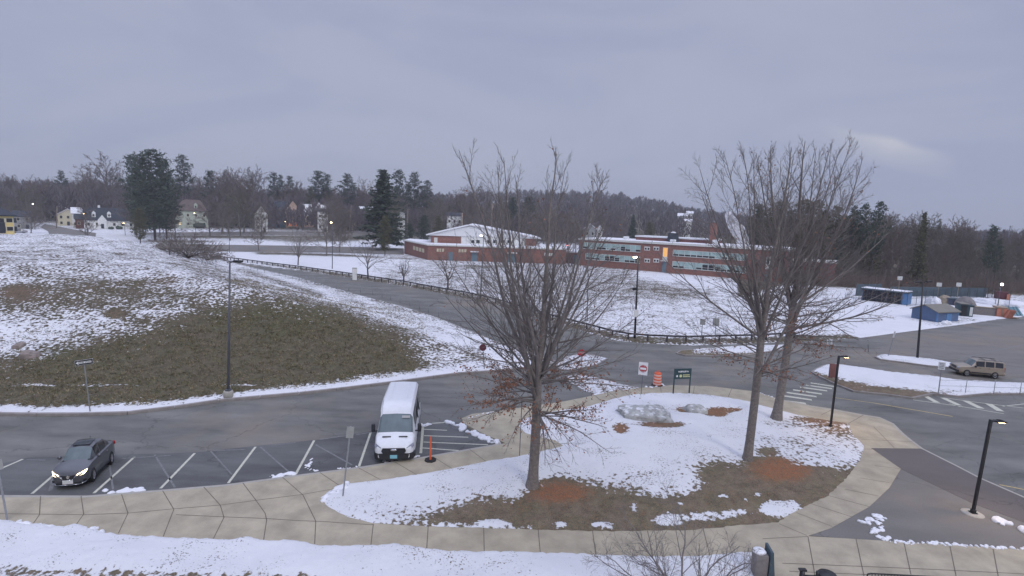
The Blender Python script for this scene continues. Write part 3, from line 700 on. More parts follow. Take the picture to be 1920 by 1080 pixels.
def ramify(rng, pts, rad, lvl, maxl, out, n, ratio, ang, trop, jit, t0=.2, rmin=.006, kseg=4):
    """side shoots on a limb, recursively"""
    L = np.linalg.norm(pts[-1]-pts[0])
    for i in range(n):
        t = t0+(1-t0)*(i+rng.random())/n; p, d = along(pts, t)
        r0 = np.interp(t*(len(rad)-1), range(len(rad)), rad)
        a = ang*rng.uniform(.65,1.25); dd = rdir(rng, d, a)
        l = L*ratio*rng.uniform(.6,1.2)*(1.15-.6*t)
        r = max(r0*rng.uniform(.42,.62), rmin)
        q, qr = limb(rng, p, dd, l, r, kseg if lvl < maxl else 3, trop*(1.0), jit, .45)
        out[min(lvl, len(out)-1)].append((q, qr))
        if lvl < maxl and l > .25: ramify(rng, q, qr, lvl+1, maxl, out, max(3, int(n*(.78 if lvl < 2 else .6))), ratio*1.0, ang, trop, jit, .15, rmin, kseg)
def tree_objects(name, label, cat, loc, trunk, crown, leaves, group=None, barkm='bark', rz=0):
    t = E(name, label, cat, loc, rz, group)
    V, F = tubes_np(trunk, 9); link('trunk', np_mesh('trunk', V, F, True), t, barkm)
    Vs = []; Fs = []; off = 0
    for L, n in crown:
        if not L: continue
        V, F = tubes_np(L, n); Vs.append(V); Fs.append(F+off); off += len(V)
    link('branches', np_mesh('branches', np.concatenate(Vs), np.concatenate(Fs), True), t, 'twig')
    if leaves is not None: link('leaves', np_mesh('leaves', *leaves), t, 'leaf_brown')
    return t
def leafset(rng, spots, size):
    V = []; F = []
    for p in spots:
        a = np.array([rng.gauss(0,1) for _ in range(3)]); a /= np.linalg.norm(a); b = rdir(rng, a, math.pi/2); c = np.cross(a, b); s = size*rng.uniform(.6,1.4)
        i = len(V); m = p+a*s*.5+c*s*.12
        V += [p, m+b*s*.42, p+a*s*1.1, m-b*s*.42]; F.append((i,i+1,i+2,i+3))
    return np.array(V), np.array(F)
def big_tree(seed, base, top_py, label, r0, fork_h, n_lead, lead_sp, low_n, low_len, low_dir, leaf_n, leaf_c, leaf_r, lean=(0,0), up_n=16, side_leads=None, extra=None):
    rng = random.Random(seed); H = zat(base, top_py)-base.z
    trunk = []; lv = [[], [], [], []]
    # flared trunk
    k = 12; pts = []; rad = []
    th = fork_h
    for i in range(k):
        t = i/(k-1); z = th*t-.05
        pts.append(np.array([lean[0]*z+.04*math.sin(3*t), lean[1]*z, z])); rad.append(r0*(1.55 if i == 0 else 1.12 if i == 1 else 1.02-.22*t))
    trunk.append((np.array(pts), np.array(rad)))
    top = pts[-1]
    # ascending leaders
    for j in range(n_lead):
        az = 2*math.pi*j/n_lead+rng.uniform(-.4,.4)
        sp = (0.02 if j == 0 else lead_sp*rng.uniform(.75,1.25))
        d = np.array([math.cos(az)*sp+lean[0], math.sin(az)*sp+lean[1], 1.0])
        L = (H-th)*(.93 if j == 0 else rng.uniform(.93,1.06))
        st = top-np.array([0,0,rng.uniform(0,th*.10)*j*.5])
        q, qr = limb(rng, st, d, L, r0*(.66 if j == 0 else .40*rng.uniform(.75,1.1)), 12, .050 if j else .02, .050, .10)
        (trunk if j == 0 else lv[0]).append((q, qr)); 
        # side branches of each leader
        n = up_n
        for i in range(n):
            t = (i+rng.random())/n; p, dd = along(q, .05+.93*t)
            r_ = np.interp((.05+.93*t)*(len(qr)-1), range(len(qr)), qr)
            a = R(56-30*t)*rng.uniform(.75,1.15); ddir = rdir(rng, dd, a, 2.4*i+j)
            l = L*(.42-.34*t)*rng.uniform(.75,1.25)
            b, br = limb(rng, p, ddir, l, max(r_*.42, .014), 6, .10, .06, .25)
            lv[1].append((b, br)); ramify(rng, b, br, 2, 3, lv, 9, .38, R(33), .07, .08, .12, .0068)
    # spreading lower branches
    spots = []
    for i in range(low_n):
        t = i/low_n; p, dd = along(trunk[0][0], .66+.34*((i*0.618)%1.0))
        az = 2.39996*i+rng.uniform(-.3,.3)
        dz = low_dir[0]+(low_dir[1]-low_dir[0])*rng.random()
        d = np.array([math.cos(az), math.sin(az), dz]); d /= np.linalg.norm(d)
        l = low_len*rng.uniform(.65,1.15)
        b, br = limb(rng, p, d, l, r0*rng.uniform(.13,.22), 8, low_dir[2], .05, .18)
        lv[1].append((b, br)); ramify(rng, b, br, 2, 3, lv, 9, .34, R(42), low_dir[2]*.8, .08, .15, .0065)
    for (dx, dy, dz, l, hh, rr, tr) in (extra or []):
        p = np.array([lean[0]*hh, lean[1]*hh, hh]); d = np.array([dx,dy,dz]); d = d/np.linalg.norm(d)
        b, br = limb(rng, p, d, l, rr, 10, tr, .035, .2)
        lv[0].append((b, br)); ramify(rng, b, br, 1, 3, lv, 11, .36, R(40), .05, .07, .15, .0065)
    tw = lv[3]+lv[2]
    if leaf_n:
        c = np.array(leaf_c); cand = [q[0][-1] for q in tw]+[q[0][1] for q in tw]
        wts = []
        for p in cand:
            d2 = np.sum(((p-c)/np.array(leaf_r))**2); wts.append(math.exp(-d2)+.0015)
        ch = rng.choices(range(len(cand)), wts, k=leaf_n)
        spots = [cand[i]+np.array([rng.gauss(0,.05) for _ in range(3)]) for i in ch]
        lf = leafset(rng, spots, .085)
    else: lf = None
    t = tree_objects('oak_tree', label, 'tree', base, trunk, [(lv[0],7),(lv[1],5),(lv[2],3),(lv[3],3)], lf)
    return t
ZL = .25
big_tree(11, P(998,915,ZL), 252, 'tall bare oak nearest the camera, brown leaves clinging to its lower branches', .235, 5.2, 9, .48, 24, 4.2, (-.22,.35,-.030), 3400, (0,0,4.7), (2.6,2.6,1.0), lean=(.004,.0), up_n=15,
    extra=[(-1,.1,.55,5.6,4.9,.055,.05),(-1,-.3,.95,6.2,5.1,.06,.03),(1,.1,.9,6.4,5.0,.06,.03),(1,-.2,.5,5.4,5.3,.05,.04),(.6,.3,1.5,7.8,4.9,.10,.02),(-.5,.1,1.6,7.6,5.0,.085,.02),(.9,.2,1.5,6.8,5.3,.075,.02)])
big_tree(23, P(1400,871,.25), 243, 'slim bare grey tree between the boulder and the curved path, leaning slightly right', .215, 7.0, 6, .36, 13, 4.6, (.05,.6,.015), 500, (0,0,4.4), (1.8,1.8,1.6), lean=(.030,.03), up_n=16,
    extra=[(-1,.1,.50,6.6,6.6,.06,.05),(-1,-.1,1.15,7.4,7.3,.07,.03),(.75,.25,1.2,6.5,4.3,.10,.01),(-.9,-.1,.12,5.2,5.5,.04,.03),(-.55,0,1.0,8.6,7.0,.06,.03)])
big_tree(37, P(1455,787,.2), 240, 'forked bare oak beside the crosswalk with rusty leaves around its lower trunk', .26, 7.6, 9, .36, 16, 5.4, (-.05,.5,.01), 2000, (0,-.2,4.4), (1.6,1.6,1.9), lean=(.055,.02), up_n=17,
    extra=[(1,-.1,.10,6.8,5.9,.09,.05),(1,.1,.6,7.5,7.2,.08,.03),(-1,.1,.6,5.4,7.2,.06,.03),(.9,-.3,.25,6.2,6.6,.06,.04),(.8,.1,1.1,8.0,7.4,.08,.02)])
# crab apple right under the camera, bottom edge
def shrub(seed, base, H, W, n0, label, name='crab_apple', cat='tree', r0=.05, m='twig', maxl=3, nn=9, group=None, ratio=.42, rmin=.005, th=.28):
    rng = random.Random(seed); lv = [[], [], [], []]; trunk = []
    q, qr = limb(rng, (0,0,-.05), (0,0,1), H*th, r0*1.4, 4, 0, .03, .8); trunk.append((q, qr))
    for j in range(n0):
        az = 2*math.pi*j/n0+rng.uniform(-.3,.3); sp = rng.uniform(.25,1.15)*W/H
        d = np.array([math.cos(az)*sp, math.sin(az)*sp, rng.uniform(.7,1)])
        b, br = limb(rng, q[-1]-np.array([0,0,rng.uniform(0,H*.1)]), d, H*rng.uniform(.62,.85)*(1+.25*sp), r0*rng.uniform(.5,.8), 8, -.015, .16, .3)
        lv[0].append((b, br)); ramify(rng, b, br, 1, maxl, lv, nn, ratio, R(46), .01, .13, .2, rmin)
    t = E(name, label, cat, base, rng.uniform(0,6), group)
    V, F = tubes_np(trunk, 8); link('trunk', np_mesh('trunk', V, F, True), t, 'bark_dark')
    Vs = []; Fs = []; off = 0
    for L, n in ((lv[0],6),(lv[1],4),(lv[2],3),(lv[3],3)):
        if L: V, F = tubes_np(L, n); Vs.append(V); Fs.append(F+off); off += len(V)
    link('branches', np_mesh('branches', np.concatenate(Vs), np.concatenate(Fs), True), t, m)
    return t
sb = P(1285,1190,ZW)
shrub(5, sb, (zat(sb, 1010)-ZW), 6.4, 14, 'low spreading bare ornamental tree at the bottom edge beside the banner', nn=10, r0=.05, ratio=.50, rmin=.004)
# small trees along the guard rail
for i, (px, py, ty, wd, lab) in enumerate([(559,497,432,3.6,'small bare tree behind the guardrail, farthest along the drive'),(690,521,446,4.2,'small round bare tree beside the guardrail next to the white cabinet'),
        (757,527,486,3.0,'stunted bare ornamental tree behind the guardrail, the lowest of that row'),(840,542,462,4.3,'bare vase-shaped tree by the guardrail in front of the low brick wing'),(733,582,520,1.2,None)]):
    if lab is None: continue
    b = hit(px, py); shrub(50+i, b, zat(b, ty)-b.z, wd, 9, lab, 'small_tree', 'tree', .11, 'twig', 3, 6, 'small trees along the guardrail', .40, .012)
b = hit(352,484); shrub(70, b, (zat(b,430)-b.z)*1.25, 15, 34, 'wide leafless bush on the shoulder of the snowy mound', 'bare_bush', 'bush', .10, 'far_twig', 3, 9, None, .34, .026, .06)
b = hit(392,488); shrub(71, b, (zat(b,450)-b.z)*1.2, 9, 18, 'smaller reddish bare bush to the right of the wide bush on the mound', 'bare_bush', 'bush', .07, 'far_twig_red', 3, 8, None, .34, .024, .06)
b = hit(318,478); shrub(72, b, (zat(b,440)-b.z)*1.2, 6, 14, 'narrow bare bush to the left of the wide bush on the mound', 'bare_bush', 'bush', .07, 'far_twig', 3, 5, None, .34, .016)
# ---- distant bare trees: a few meshes, many individual objects
def far_bare(seed, H=16, W=6.5, sp=.9, n0=10, rm=.035):
    rng = random.Random(seed); lv = [[], [], [], []]
    q, qr = limb(rng, (0,0,-.3), (0,0,1), H*.82, .26, 9, 0, .05, .25)
    for i in range(n0+13):
        t = .16+.82*(i+rng.random())/(n0+13); p, d = along(q, t)
        a = R(72-40*t)*rng.uniform(.8,1.2); dd = rdir(rng, d, a, 2.4*i)
        b, br = limb(rng, p, dd, H*(.50-.24*t)*rng.uniform(.8,1.2)*sp, max(.11*(1-t), .05), 5, .09, .08, .4)
        lv[0].append((b, br)); ramify(rng, b, br, 1, 3, lv, 8, .42, R(42), .05, .12, .15, rm, 3)
    for L in lv: 
        for j, (p, r) in enumerate(L): L[j] = (p, np.maximum(r, rm*.8))
    V1, F1 = tubes_np([(q, qr)], 6)
    Vs = []; Fs = []; off = 0
    for L, n in ((lv[0],4),(lv[1],3),(lv[2],3),(lv[3],3)):
        if L: V, F = tubes_np(L, n); Vs.append(V); Fs.append(F+off); off += len(V)
    return (np_mesh('trunk', V1, F1), np_mesh('crown', np.concatenate(Vs), np.concatenate(Fs)), H)
def conifer(seed, kind, H=18):
    rng = random.Random(seed); q, qr = limb(rng, (0,0,-.3), (0,0,1), H, .28, 8, 0, .012, .12)
    br = []; spots = []
    if kind == 'spruce':
        z = H*.10
        while z < H*.985:
            t = z/H; rr = (1-t)**.85*H*.24+.25
            for j in range(9):
                az = rng.uniform(0, 6.28); L = rr*rng.uniform(.7,1.1)
                d = np.array([math.cos(az), math.sin(az), -.12-.12*(1-t)]); b, r = limb(rng, (0,0,z), d, L, .05, 4, .06, .05, .4); br.append((b, r))
                for s in range(int(5+L*4)):
                    p, dd = along(b, rng.uniform(.15,1)); spots.append((p+np.array([rng.gauss(0,.22),rng.gauss(0,.22),rng.gauss(-.1,.14)]), .42))
            z += H*.030
    else:
        lo = .36 if kind == 'pine' else .10; NN = 40 if kind == 'pine' else 74
        for i in range(NN):
            t = lo+(1-lo)*(i+rng.random())/NN; az = 2.4*i+rng.uniform(-.4,.4)
            u_ = (t-lo)/(1-lo); prof = (min(1, u_*3+.35)*(1-u_)**.62+.06)
            L = H*(.27 if kind == 'pine' else .27)*prof*rng.uniform(.45,1.3)+.3
            d = np.array([math.cos(az), math.sin(az), .28]); b, r = limb(rng, (0,0,t*H*.97), d, L, .07, 5, .07, .06, .4); br.append((b, r))
            for c in range(int(2+L*1.1)):
                p, dd = along(b, rng.uniform(.35,1)); rad = rng.uniform(.35,.75)
                for s in range(13): spots.append((p+np.array([rng.gauss(0,rad),rng.gauss(0,rad),rng.gauss(.05,rad*.34)]), .33))
    V = []; F = []
    for p, s in spots:
        a = np.array([rng.gauss(0,1), rng.gauss(0,1), rng.gauss(0,.5)]); a /= np.linalg.norm(a)+1e-6; b = rdir(rng, a, math.pi/2); s *= rng.uniform(.6,1.3)
        i = len(V); V += [p-a*s, p+b*s*.35, p+a*s, p-b*s*.35]; F.append((i,i+1,i+2,i+3))
    V1, F1 = tubes_np([(q, qr)]+br, 5)
    return (np_mesh('trunk', V1, F1), np_mesh('crown', np.array(V), np.array(F)), H)
PB = [far_bare(s, 16, 6.5, sp_, n_) for s, sp_, n_ in ((101,1.0,9),(102,.85,11),(103,1.15,10),(104,.95,12),(105,1.05,8))]
PS = [conifer(201,'spruce'), conifer(202,'spruce')]; PP = [conifer(211,'pine'), conifer(212,'pine'), conifer(213,'pine')]; PF = [conifer(221,'full'), conifer(222,'full')]
def inst(proto, mats, name, label, cat, loc, H, wx=1.0, rz=0.0, group=None, lean=0):
    t = E(name, label, cat, loc, rz, group); k = H/proto[2]; t.scale = (k*wx, k*wx, k); t.rotation_euler = (lean, 0, rz)
    for me, nm, m in ((proto[0],'trunk',mats[0]),(proto[1],'crown',mats[1])):
        if not me.materials: me.materials.append(MATS[m])
        o = bpy.data.objects.new(nm, me); COL.objects.link(o); o.parent = t
        if me.materials[0].name != m:
            o.material_slots[0].link = 'OBJECT'; o.material_slots[0].material = MATS[m]
    return t
trng = random.Random(99)
def far_tree(px, ty, dist, label, proto, mats, name='bare_tree', wx=1.0, group=None, by=None):
    g = PD(px, 430, dist); z = ghs(g.x, g.y); b = Vector((g.x, g.y, z)); 
    H = max(4, zat(b, ty)-z)
    return inst(proto, mats, name, label, 'tree', b, H, wx, trng.uniform(0,6.28), group)
NB = ('far_bark','far_twig'); NR = ('far_bark','far_twig_red'); NG = ('far_bark','far_twig_green'); ND = ('bark_dark','needles'); NO = ('bark_dark','needles_olive')
# conifers that stand out on the skyline
G1 = 'evergreens rising above the bare woods'
for a in [(290,280,190,'huge broad dark evergreen towering over the houses on the left',PF[0],ND,'evergreen_tree',1.10),(268,296,215,'dark evergreen crowded against the left side of the huge one',PF[1],ND,'evergreen_tree',.9),
    (312,298,205,'dark evergreen just right of the huge broad one',PF[1],ND,'evergreen_tree',.9),(253,290,230,'pine with a tufted top just left of the huge evergreen',PP[0],ND,'pine_tree',.8),(348,292,300,'pine with a ragged leaning top right of the huge evergreen',PP[1],ND,'pine_tree',.9),
    (122,322,325,'small pine poking above the bare trees on the far left',PP[2],ND,'pine_tree',.8),(262,392,172,'olive green evergreen hiding the end of the white cape house',PF[0],NO,'evergreen_tree',1.15),
    (398,322,305,'dark bushy evergreen left of the tall bare oaks above the stone colonial',PF[1],ND,'evergreen_tree',1.0),(515,325,325,'pine with a round top behind the gabled house',PP[0],ND,'pine_tree',.9),
    (528,330,330,'narrow pine directly right of the round-topped one behind the gabled house',PP[2],ND,'pine_tree',.7),(545,332,335,'short-topped pine in the gap right of the gabled house pair',PP[1],ND,'pine_tree',.8),
    (598,322,320,'big dark spreading pine right of the gabled house',PP[1],ND,'pine_tree',1.15),(614,328,325,'pine merging into the right side of the spreading pine',PP[0],ND,'pine_tree',.9),(652,328,315,'flat-topped dark pine above the low beige house',PP[2],ND,'pine_tree',1.15),
    (583,352,305,'olive evergreen under the spreading pine',PF[1],NO,'evergreen_tree',.8),
    (718,318,185,'tall pointed spruce left of the school gym',PS[0],ND,'spruce_tree',1.9),(747,320,300,'pine with an open forked crown right behind the pointed spruce',PP[0],ND,'pine_tree',.95),(776,325,305,'dark pine right of the open forked one',PP[2],ND,'pine_tree',1.0),
    (800,340,320,'small dark pine at the right end of the pine row',PP[1],ND,'pine_tree',.8),(722,406,158,'short round olive evergreen with a bare stem in front of the spruce',PF[0],NO,'evergreen_tree',1.0),
    (768,422,205,'dark round evergreen shrub before the pale green house',PF[1],ND,'evergreen_tree',1.5),(795,405,210,'dark evergreen at the right end of the pale green house',PF[0],ND,'evergreen_tree',1.2),(822,408,225,'dull green tree over the left end of the gym roof',PF[1],NO,'evergreen_tree',1.3),
    (1186,405,260,'dark cone-shaped spruce behind the school roof',PS[1],ND,'spruce_tree',1.2),(1218,418,255,'rounded olive evergreen right of the cone-shaped spruce',PF[0],NO,'evergreen_tree',1.2),
    (960,372,300,'dark evergreen on the ridge left of the nearest oak crown',PF[1],ND,'evergreen_tree',1.2),(990,370,320,'dark evergreen on the ridge seen through the nearest oak',PF[0],ND,'evergreen_tree',1.3),
    (1618,383,128,'slim pine, left of the pair of tall pines on the right',PP[0],ND,'pine_tree',.62),(1645,379,122,'tallest tufted pine above the blue-fenced field',PP[1],ND,'pine_tree',.62),(1598,388,132,'dark pine at the right edge of the big evergreen clump',PP[2],ND,'pine_tree',.7),
    (1731,398,118,'thin half-bare spruce in the right hand woods',PS[0],NO,'spruce_tree',.7),(1864,424,112,'small dark pine near the right end of the woods',PP[0],ND,'pine_tree',.62),(1878,450,118,'slender dark pine just right of the small dark one',PP[2],ND,'pine_tree',.5)]:
    px, ty, ds, lab, pr, mt, nm, wx = a; far_tree(px, ty-3, ds, lab, pr, mt, nm, wx*(.88 if 'huge broad' in lab else .80), G1)
for i, (px, ty, ds) in enumerate([(1420,380,150),(1443,374,140),(1462,372,150),(1482,370,142),(1503,376,150),(1522,374,140),(1545,378,148),(1566,380,138),(1586,386,146),(1600,400,136),(1540,420,130),(1500,420,132),(1580,440,128),(1625,440,128),(1640,450,124)]):
    far_tree(px, ty+(0,14,5,22,-4)[i%5], ds, 'dark evergreen in the dense clump behind the two forked trees', (PF[0],PP[1],PF[1],PP[2])[i%4], NO if i%3 else ND, 'evergreen_tree', .72+.14*(i%3), 'dense evergreen clump on the right')
# bare trees that stand out
for a in [(205,298,300,'largest bare elm left of the huge evergreen',PB[2],NB,1.25),(165,318,305,'bare tree left of the largest bare elm',PB[0],NB,1.0),(440,310,300,'tall bare oak right of the bushy evergreen, rising over the stone colonial',PB[1],NB,1.0),
    (470,312,300,'leafless tree left of the gabled house with upright limbs',PB[3],NB,1.1),(425,318,305,'bare tree with reddish crown above the stone colonial',PB[4],NR,1.0),(484,408,160,'small bare street tree left of the gabled house',PB[0],NB,.9),
    (612,378,150,'dark bare tree with a split leaning trunk on the snowy verge',PB[2],NB,.8),(165,372,172,'thin bare tree standing in front of the white cape house',PB[1],NB,.8),(636,388,165,'bare tree between the split-trunk tree and the wooden pole',PB[3],NB,.9),
    (890,345,260,'bare tree showing above the gym roof',PB[0],NB,1.1),(1066,392,220,'reddish bare tree behind the gap in the school',PB[4],NR,1.3),(1020,392,215,'reddish bare tree behind the right end of the gym',PB[2],NR,1.3)]:
    px, ty, ds, lab, pr, mt, wx = a; far_tree(px, ty, ds, lab, pr, mt, 'bare_tree', wx, 'bare trees around the houses')
# the rows of woodland trees behind the houses
sky_l = ([-80,0,60,110,150,200,240,300,380,440,500,560,640,700,740,800,860,900,960,1100,1200], [326,330,336,336,322,318,330,330,325,318,335,345,345,350,345,348,358,366,388,392,400])
cnt = 0
for row, (d0, x0, x1, n, dy) in enumerate([(330,-80,960,30,-2),(285,-80,1180,30,8),(255,-60,1200,28,20),(228,-60,900,22,38),(205,-60,560,12,56)]):
    for i in range(n):
        px = x0+(x1-x0)*(i+trng.random())/n
        if row >= 1 and any(a < px < b for a, b in ((-5,32),(88,245),(335,388),(495,620),(645,692),(745,800),(835,870))): continue
        ty = np.interp(px, *sky_l)+dy+trng.uniform(-7,14)
        far_tree(px, ty, d0+trng.uniform(-10,10), 'bare grey-brown tree in the woods behind the houses', PB[cnt%5], (NB,NB,NR,NB,NG)[cnt%5], 'bare_tree', 1.0+trng.random()*.4, 'woodland behind the houses'); cnt += 1
sky_r = ([1380,1600,1660,1690,1740,1800,1830,1870,1920,2000], [400,398,396,396,400,412,418,430,432,430])
for row, (d0, x0, x1, n, dy) in enumerate([(175,1400,1990,24,4),(150,1560,1990,20,6),(140,1480,1990,22,16),(131,1590,2000,20,44),(124,1560,2000,22,74),(170,1240,1420,8,40)]):
    for i in range(n):
        px = x0+(x1-x0)*(i+trng.random())/n
        ty = np.interp(px, *sky_r)+dy+trng.uniform(-5,12)*(1+row*.5)
        far_tree(px, ty, d0+trng.uniform(-5,5), 'bare brown tree in the woods beyond the playing field', PB[cnt%5], (NB,NB,NR,NB,NG)[cnt%5], 'bare_tree', .72+trng.random()*.25, 'woodland beyond the playing field'); cnt += 1
# the wooded ridge far off reads as one mass
def ridge():
    rng = np.random.RandomState(8); n = 3500
    pxs = rng.uniform(-250, 2250, n); ds = 320+480*rng.uniform(0,1,n)**.9
    pxs[2600:] = rng.uniform(-150, 1180, 900); ds[2600:] = rng.uniform(275, 345, 900)
    X = (pxs-960)/1000*ds; Y = ds; Z = gh(X, Y)
    tmpl = []
    for s in range(6):
        r = random.Random(300+s); V = []; F = []
        N = 130
        for k in range(N):
            t = k/N; z = 2+9*t; rad = 3.4*math.sin(math.pi*min(1,.18+.80*t))
            a = r.uniform(0,6.28); q = rad*math.sqrt(r.random()); c = np.array([math.cos(a)*q, math.sin(a)*q, z])
            d = np.array([c[0]*.5, c[1]*.5, 2.0+r.random()*2]); d /= np.linalg.norm(d); w = rdir(r, d, math.pi/2)*r.uniform(.10,.26); L = r.uniform(.8,2.2)
            i = len(V); V += [c-w, c+w, c+w*.5+d*L, c-w*.5+d*L]; F.append((i,i+1,i+2,i+3))
        i = len(V); V += [np.array([-.2,0,-1]), np.array([.2,0,-1]), np.array([.12,0,8]), np.array([-.12,0,8])]; F.append((i,i+1,i+2,i+3))
        tmpl.append((np.array(V), np.array(F)))
    Vs = []; Fs = []; off = 0
    for i in range(n):
        V, F = tmpl[i%6]; a = rng.uniform(0,6.28); c, s = math.cos(a), math.sin(a); k = rng.uniform(.8,1.35) if i < 2600 else rng.uniform(.8,1.25)*np.interp(pxs[i], [-150,120,300,560,760,1180], [1.15,1.2,1.2,1.05,.95,.7])
        V2 = np.column_stack([V[:,0]*c-V[:,1]*s, V[:,0]*s+V[:,1]*c, V[:,2]])*k*np.array([1.25,1.25,1])+np.array([X[i],Y[i],Z[i]])
        Vs.append(V2); Fs.append(F+off); off += len(V)
    o = link('wooded_ridge', np_mesh('wooded_ridge', np.concatenate(Vs), np.concatenate(Fs)), None, 'far_wood'); tag(o, kind='stuff')
ridge()
for i, (px, ty, ds) in enumerate([(1140,372,620),(1152,370,630),(1163,372,640),(1185,376,640),(1198,376,640),(1212,380,640),(1225,382,650),(1285,388,640),(1297,392,640),(1308,390,640),(1330,396,650),(1345,398,640)]):
    far_tree(px, ty, ds, 'tiny dark evergreen tuft on the skyline of the far ridge', PP[i%3], ND, 'evergreen_tree', 1.1, 'evergreen tufts on the far ridge')
# scrub along the foot of the woods
def scrub(name, pxs, d, n, h, seed, m):
    rng = random.Random(seed); br = []
    for i in range(n):
        px = rng.uniform(*pxs); dd = d(px)+rng.uniform(-3,4); g = PD(px, 480, dd); z = ghs(g.x, g.y) if i%8 == 0 or True else 0
        for k in range(7):
            dirv = np.array([rng.gauss(0,.35), rng.gauss(0,.35), 1]); q, qr = limb(rng, (g.x+rng.gauss(0,.6), g.y+rng.gauss(0,.6), z-.1), dirv, h*rng.uniform(.5,1.2), .03, 4, 0, .12, .4); br.append((q, qr))
    V, F = tubes_np(br, 3); o = link(name, np_mesh(name, V, F), None, m); tag(o, kind='stuff')
scrub('undergrowth', (1480,1990), lambda px: 117, 420, 3.2, 4, 'far_twig_red')
scrub('undergrowth', (1480,1990), lambda px: 124, 420, 4.5, 5, 'far_twig')
# ================================================================== SCHOOL
class Wall:
    """upright plane through two ground points; converts picture columns/rows on it into metres"""
    def __init__(s, A, B, z0):
        s.A = Vector((A[0],A[1],0)); s.B = Vector((B[0],B[1],0)); s.d = (s.B-s.A); s.L = s.d.length; s.d.normalize(); s.n = Vector((s.d.y,-s.d.x,0)); s.z0 = z0
        if s.n.y > 0: s.n = -s.n
    def uv(s, px, py):
        r = Vector(ray(px, py)); o = Vector((0,0,CH)); t = (s.A-o).dot(s.n)/r.dot(s.n); p = o+r*t
        return (p-s.A).dot(s.d), p.z
    def pt(s, u, z, out=0.0): return s.A+s.d*u+s.n*out+Vector((0,0,z))
def wrect(mb, W, u0, u1, z0, z1, o0, o1):
    """box lying on the wall between depths o0 and o1"""
    c = (W.pt(u0,z0,o0)+W.pt(u1,z1,o1))/2
    mb.box(c, (abs(u1-u0), abs(o1-o0), abs(z1-z0)), rz=math.atan2(W.d.y, W.d.x))
def gz(p): return ghs(p[0], p[1])
A = P(1084,497,.15); B = P(1473,530,.15); W2 = Wall(A, B, .1)
ang2 = math.atan2(W2.d.y, W2.d.x)
school = E('school_wing', 'two-storey red brick school wing with long bands of pale green windows', 'school building', (0,0,0))
zt = (W2.uv(1090,447)[1]+W2.uv(1465,474)[1])/2; dep = 18.0
mb = MB(); back = -W2.n
def prismwall(mb, W, u0, u1, dep, z0, z1):
    a = W.pt(u0,0); b = W.pt(u1,0); c = b-W.n*dep; d = a-W.n*dep
    mb.prism([a[:2], b[:2], c[:2], d[:2]], z0, z1)
prismwall(mb, W2, 0, W2.L, dep, -.5, zt); mb.build('wall', 'brick', school)
mb = MB(); prismwall(mb, W2, -.3, W2.L+.3, dep+.3, zt+.002, zt+.42); mb.v = [tuple(Vector(v)+W2.n*.25) for v in mb.v]; r_ = mb.build('roof', 'frame', school)
mb = MB(); prismwall(mb, W2, .5, W2.L-.5, dep-1, zt+.43, zt+.55); mb.build('snow_cover', 'snow', r_)
def band(px0, px1, pt0, pb0, pt1, pb1, label=None, dark=()):
    u0, z0 = W2.uv(px0, (pt0+pb0)/2); u1, z1 = W2.uv(px1, (pt1+pb1)/2)
    zt_ = (W2.uv(px0, pt0)[1]+W2.uv(px1, pt1)[1])/2; zb = (W2.uv(px0, pb0)[1]+W2.uv(px1, pb1)[1])/2
    n = int((u1-u0)/1.35); rng = random.Random(int(px0)); zz = zb+(zt_-zb)*.34
    for i in range(n):
        a = u0+(u1-u0)*i/n; b = u0+(u1-u0)*(i+1)/n; mb = MB()
        wrect(mb, W2, a, b, zb-.12, zb, .0, .14); wrect(mb, W2, a, b, zt_, zt_+.10, .0, .10); wrect(mb, W2, a, a+.07, zb, zt_, .02, .10); wrect(mb, W2, a+.07, b, zz-.03, zz+.03, .02, .085)
        w = mb.build('window', 'frame', school)
        mb = MB(); wrect(mb, W2, a+.07, b, zb, zt_, -.02, .04); mb.build('pane', 'glass_band', w)
        full = any(p <= i/n <= q for p, q in dark)
        if rng.random() < .55 or full:
            zz1 = zb+(zt_-zb)*(rng.uniform(.6,.9) if full else .32); mb = MB(); wrect(mb, W2, a+.13, b-.06, zb+.05, zz1, .041, .05); mb.build('open_light', 'glass_dark', w)
band(1093,1201,453,464,462.5,474, dark=((.62,.74),))
band(1098,1200,474,484,483,495, dark=((.32,.62),(.84,.99)))
band(1262,1401,465.5,476,481,492)
band(1261,1399,488.5,500,502,514, dark=((.38,.60),))
for px in (1213.5,1230.5):
    for py in (466,488.5):
        pw = W2.uv(px, py); u, z = pw; mb = MB(); wrect(mb, W2, u-.75, u+.75, z-.5, z+.5, -.02, .06); wn = mb.build('window', 'frame', school)
        mb = MB()
        for s in (-1,1): wrect(mb, W2, u+s*.36-.22, u+s*.36+.22, z-.3, z+.2, .061, .075)
        mb.build('pane', 'glass_dark', wn)
u0 = W2.uv(1242.5,480)[0]; u1 = W2.uv(1251.5,480)[0]; za = W2.uv(1247,464)[1]; zb_ = W2.uv(1247,481)[1]; zc = W2.uv(1247,488)[1]; zd = W2.uv(1247,504)[1]
mb = MB(); wrect(mb, W2, u0, u1, zc, za, -.02, .08); wn = mb.build('stair_window', 'frame', school)
mb = MB(); wrect(mb, W2, u0+.15, u1-.15, zb_, za-.12, .081, .10); mb.build('pane', 'lit_orange', wn)
mb = MB(); wrect(mb, W2, u0-.2, u1+.2, zc-.25, zc-.02, .0, .9); mb.build('canopy', 'frame', school)
mb = MB(); wrect(mb, W2, u0+.1, u1-.1, .1, zc-.28, .0, .08); mb.build('door', 'door_blue', school)
mb = MB(); ua = W2.uv(1436,495)[0]; ub = W2.uv(1444,495)[0]; wrect(mb, W2, ua, ub, W2.uv(1440,505)[1], W2.uv(1440,481)[1], -.02, .07); wn = mb.build('stair_window', 'frame', school)
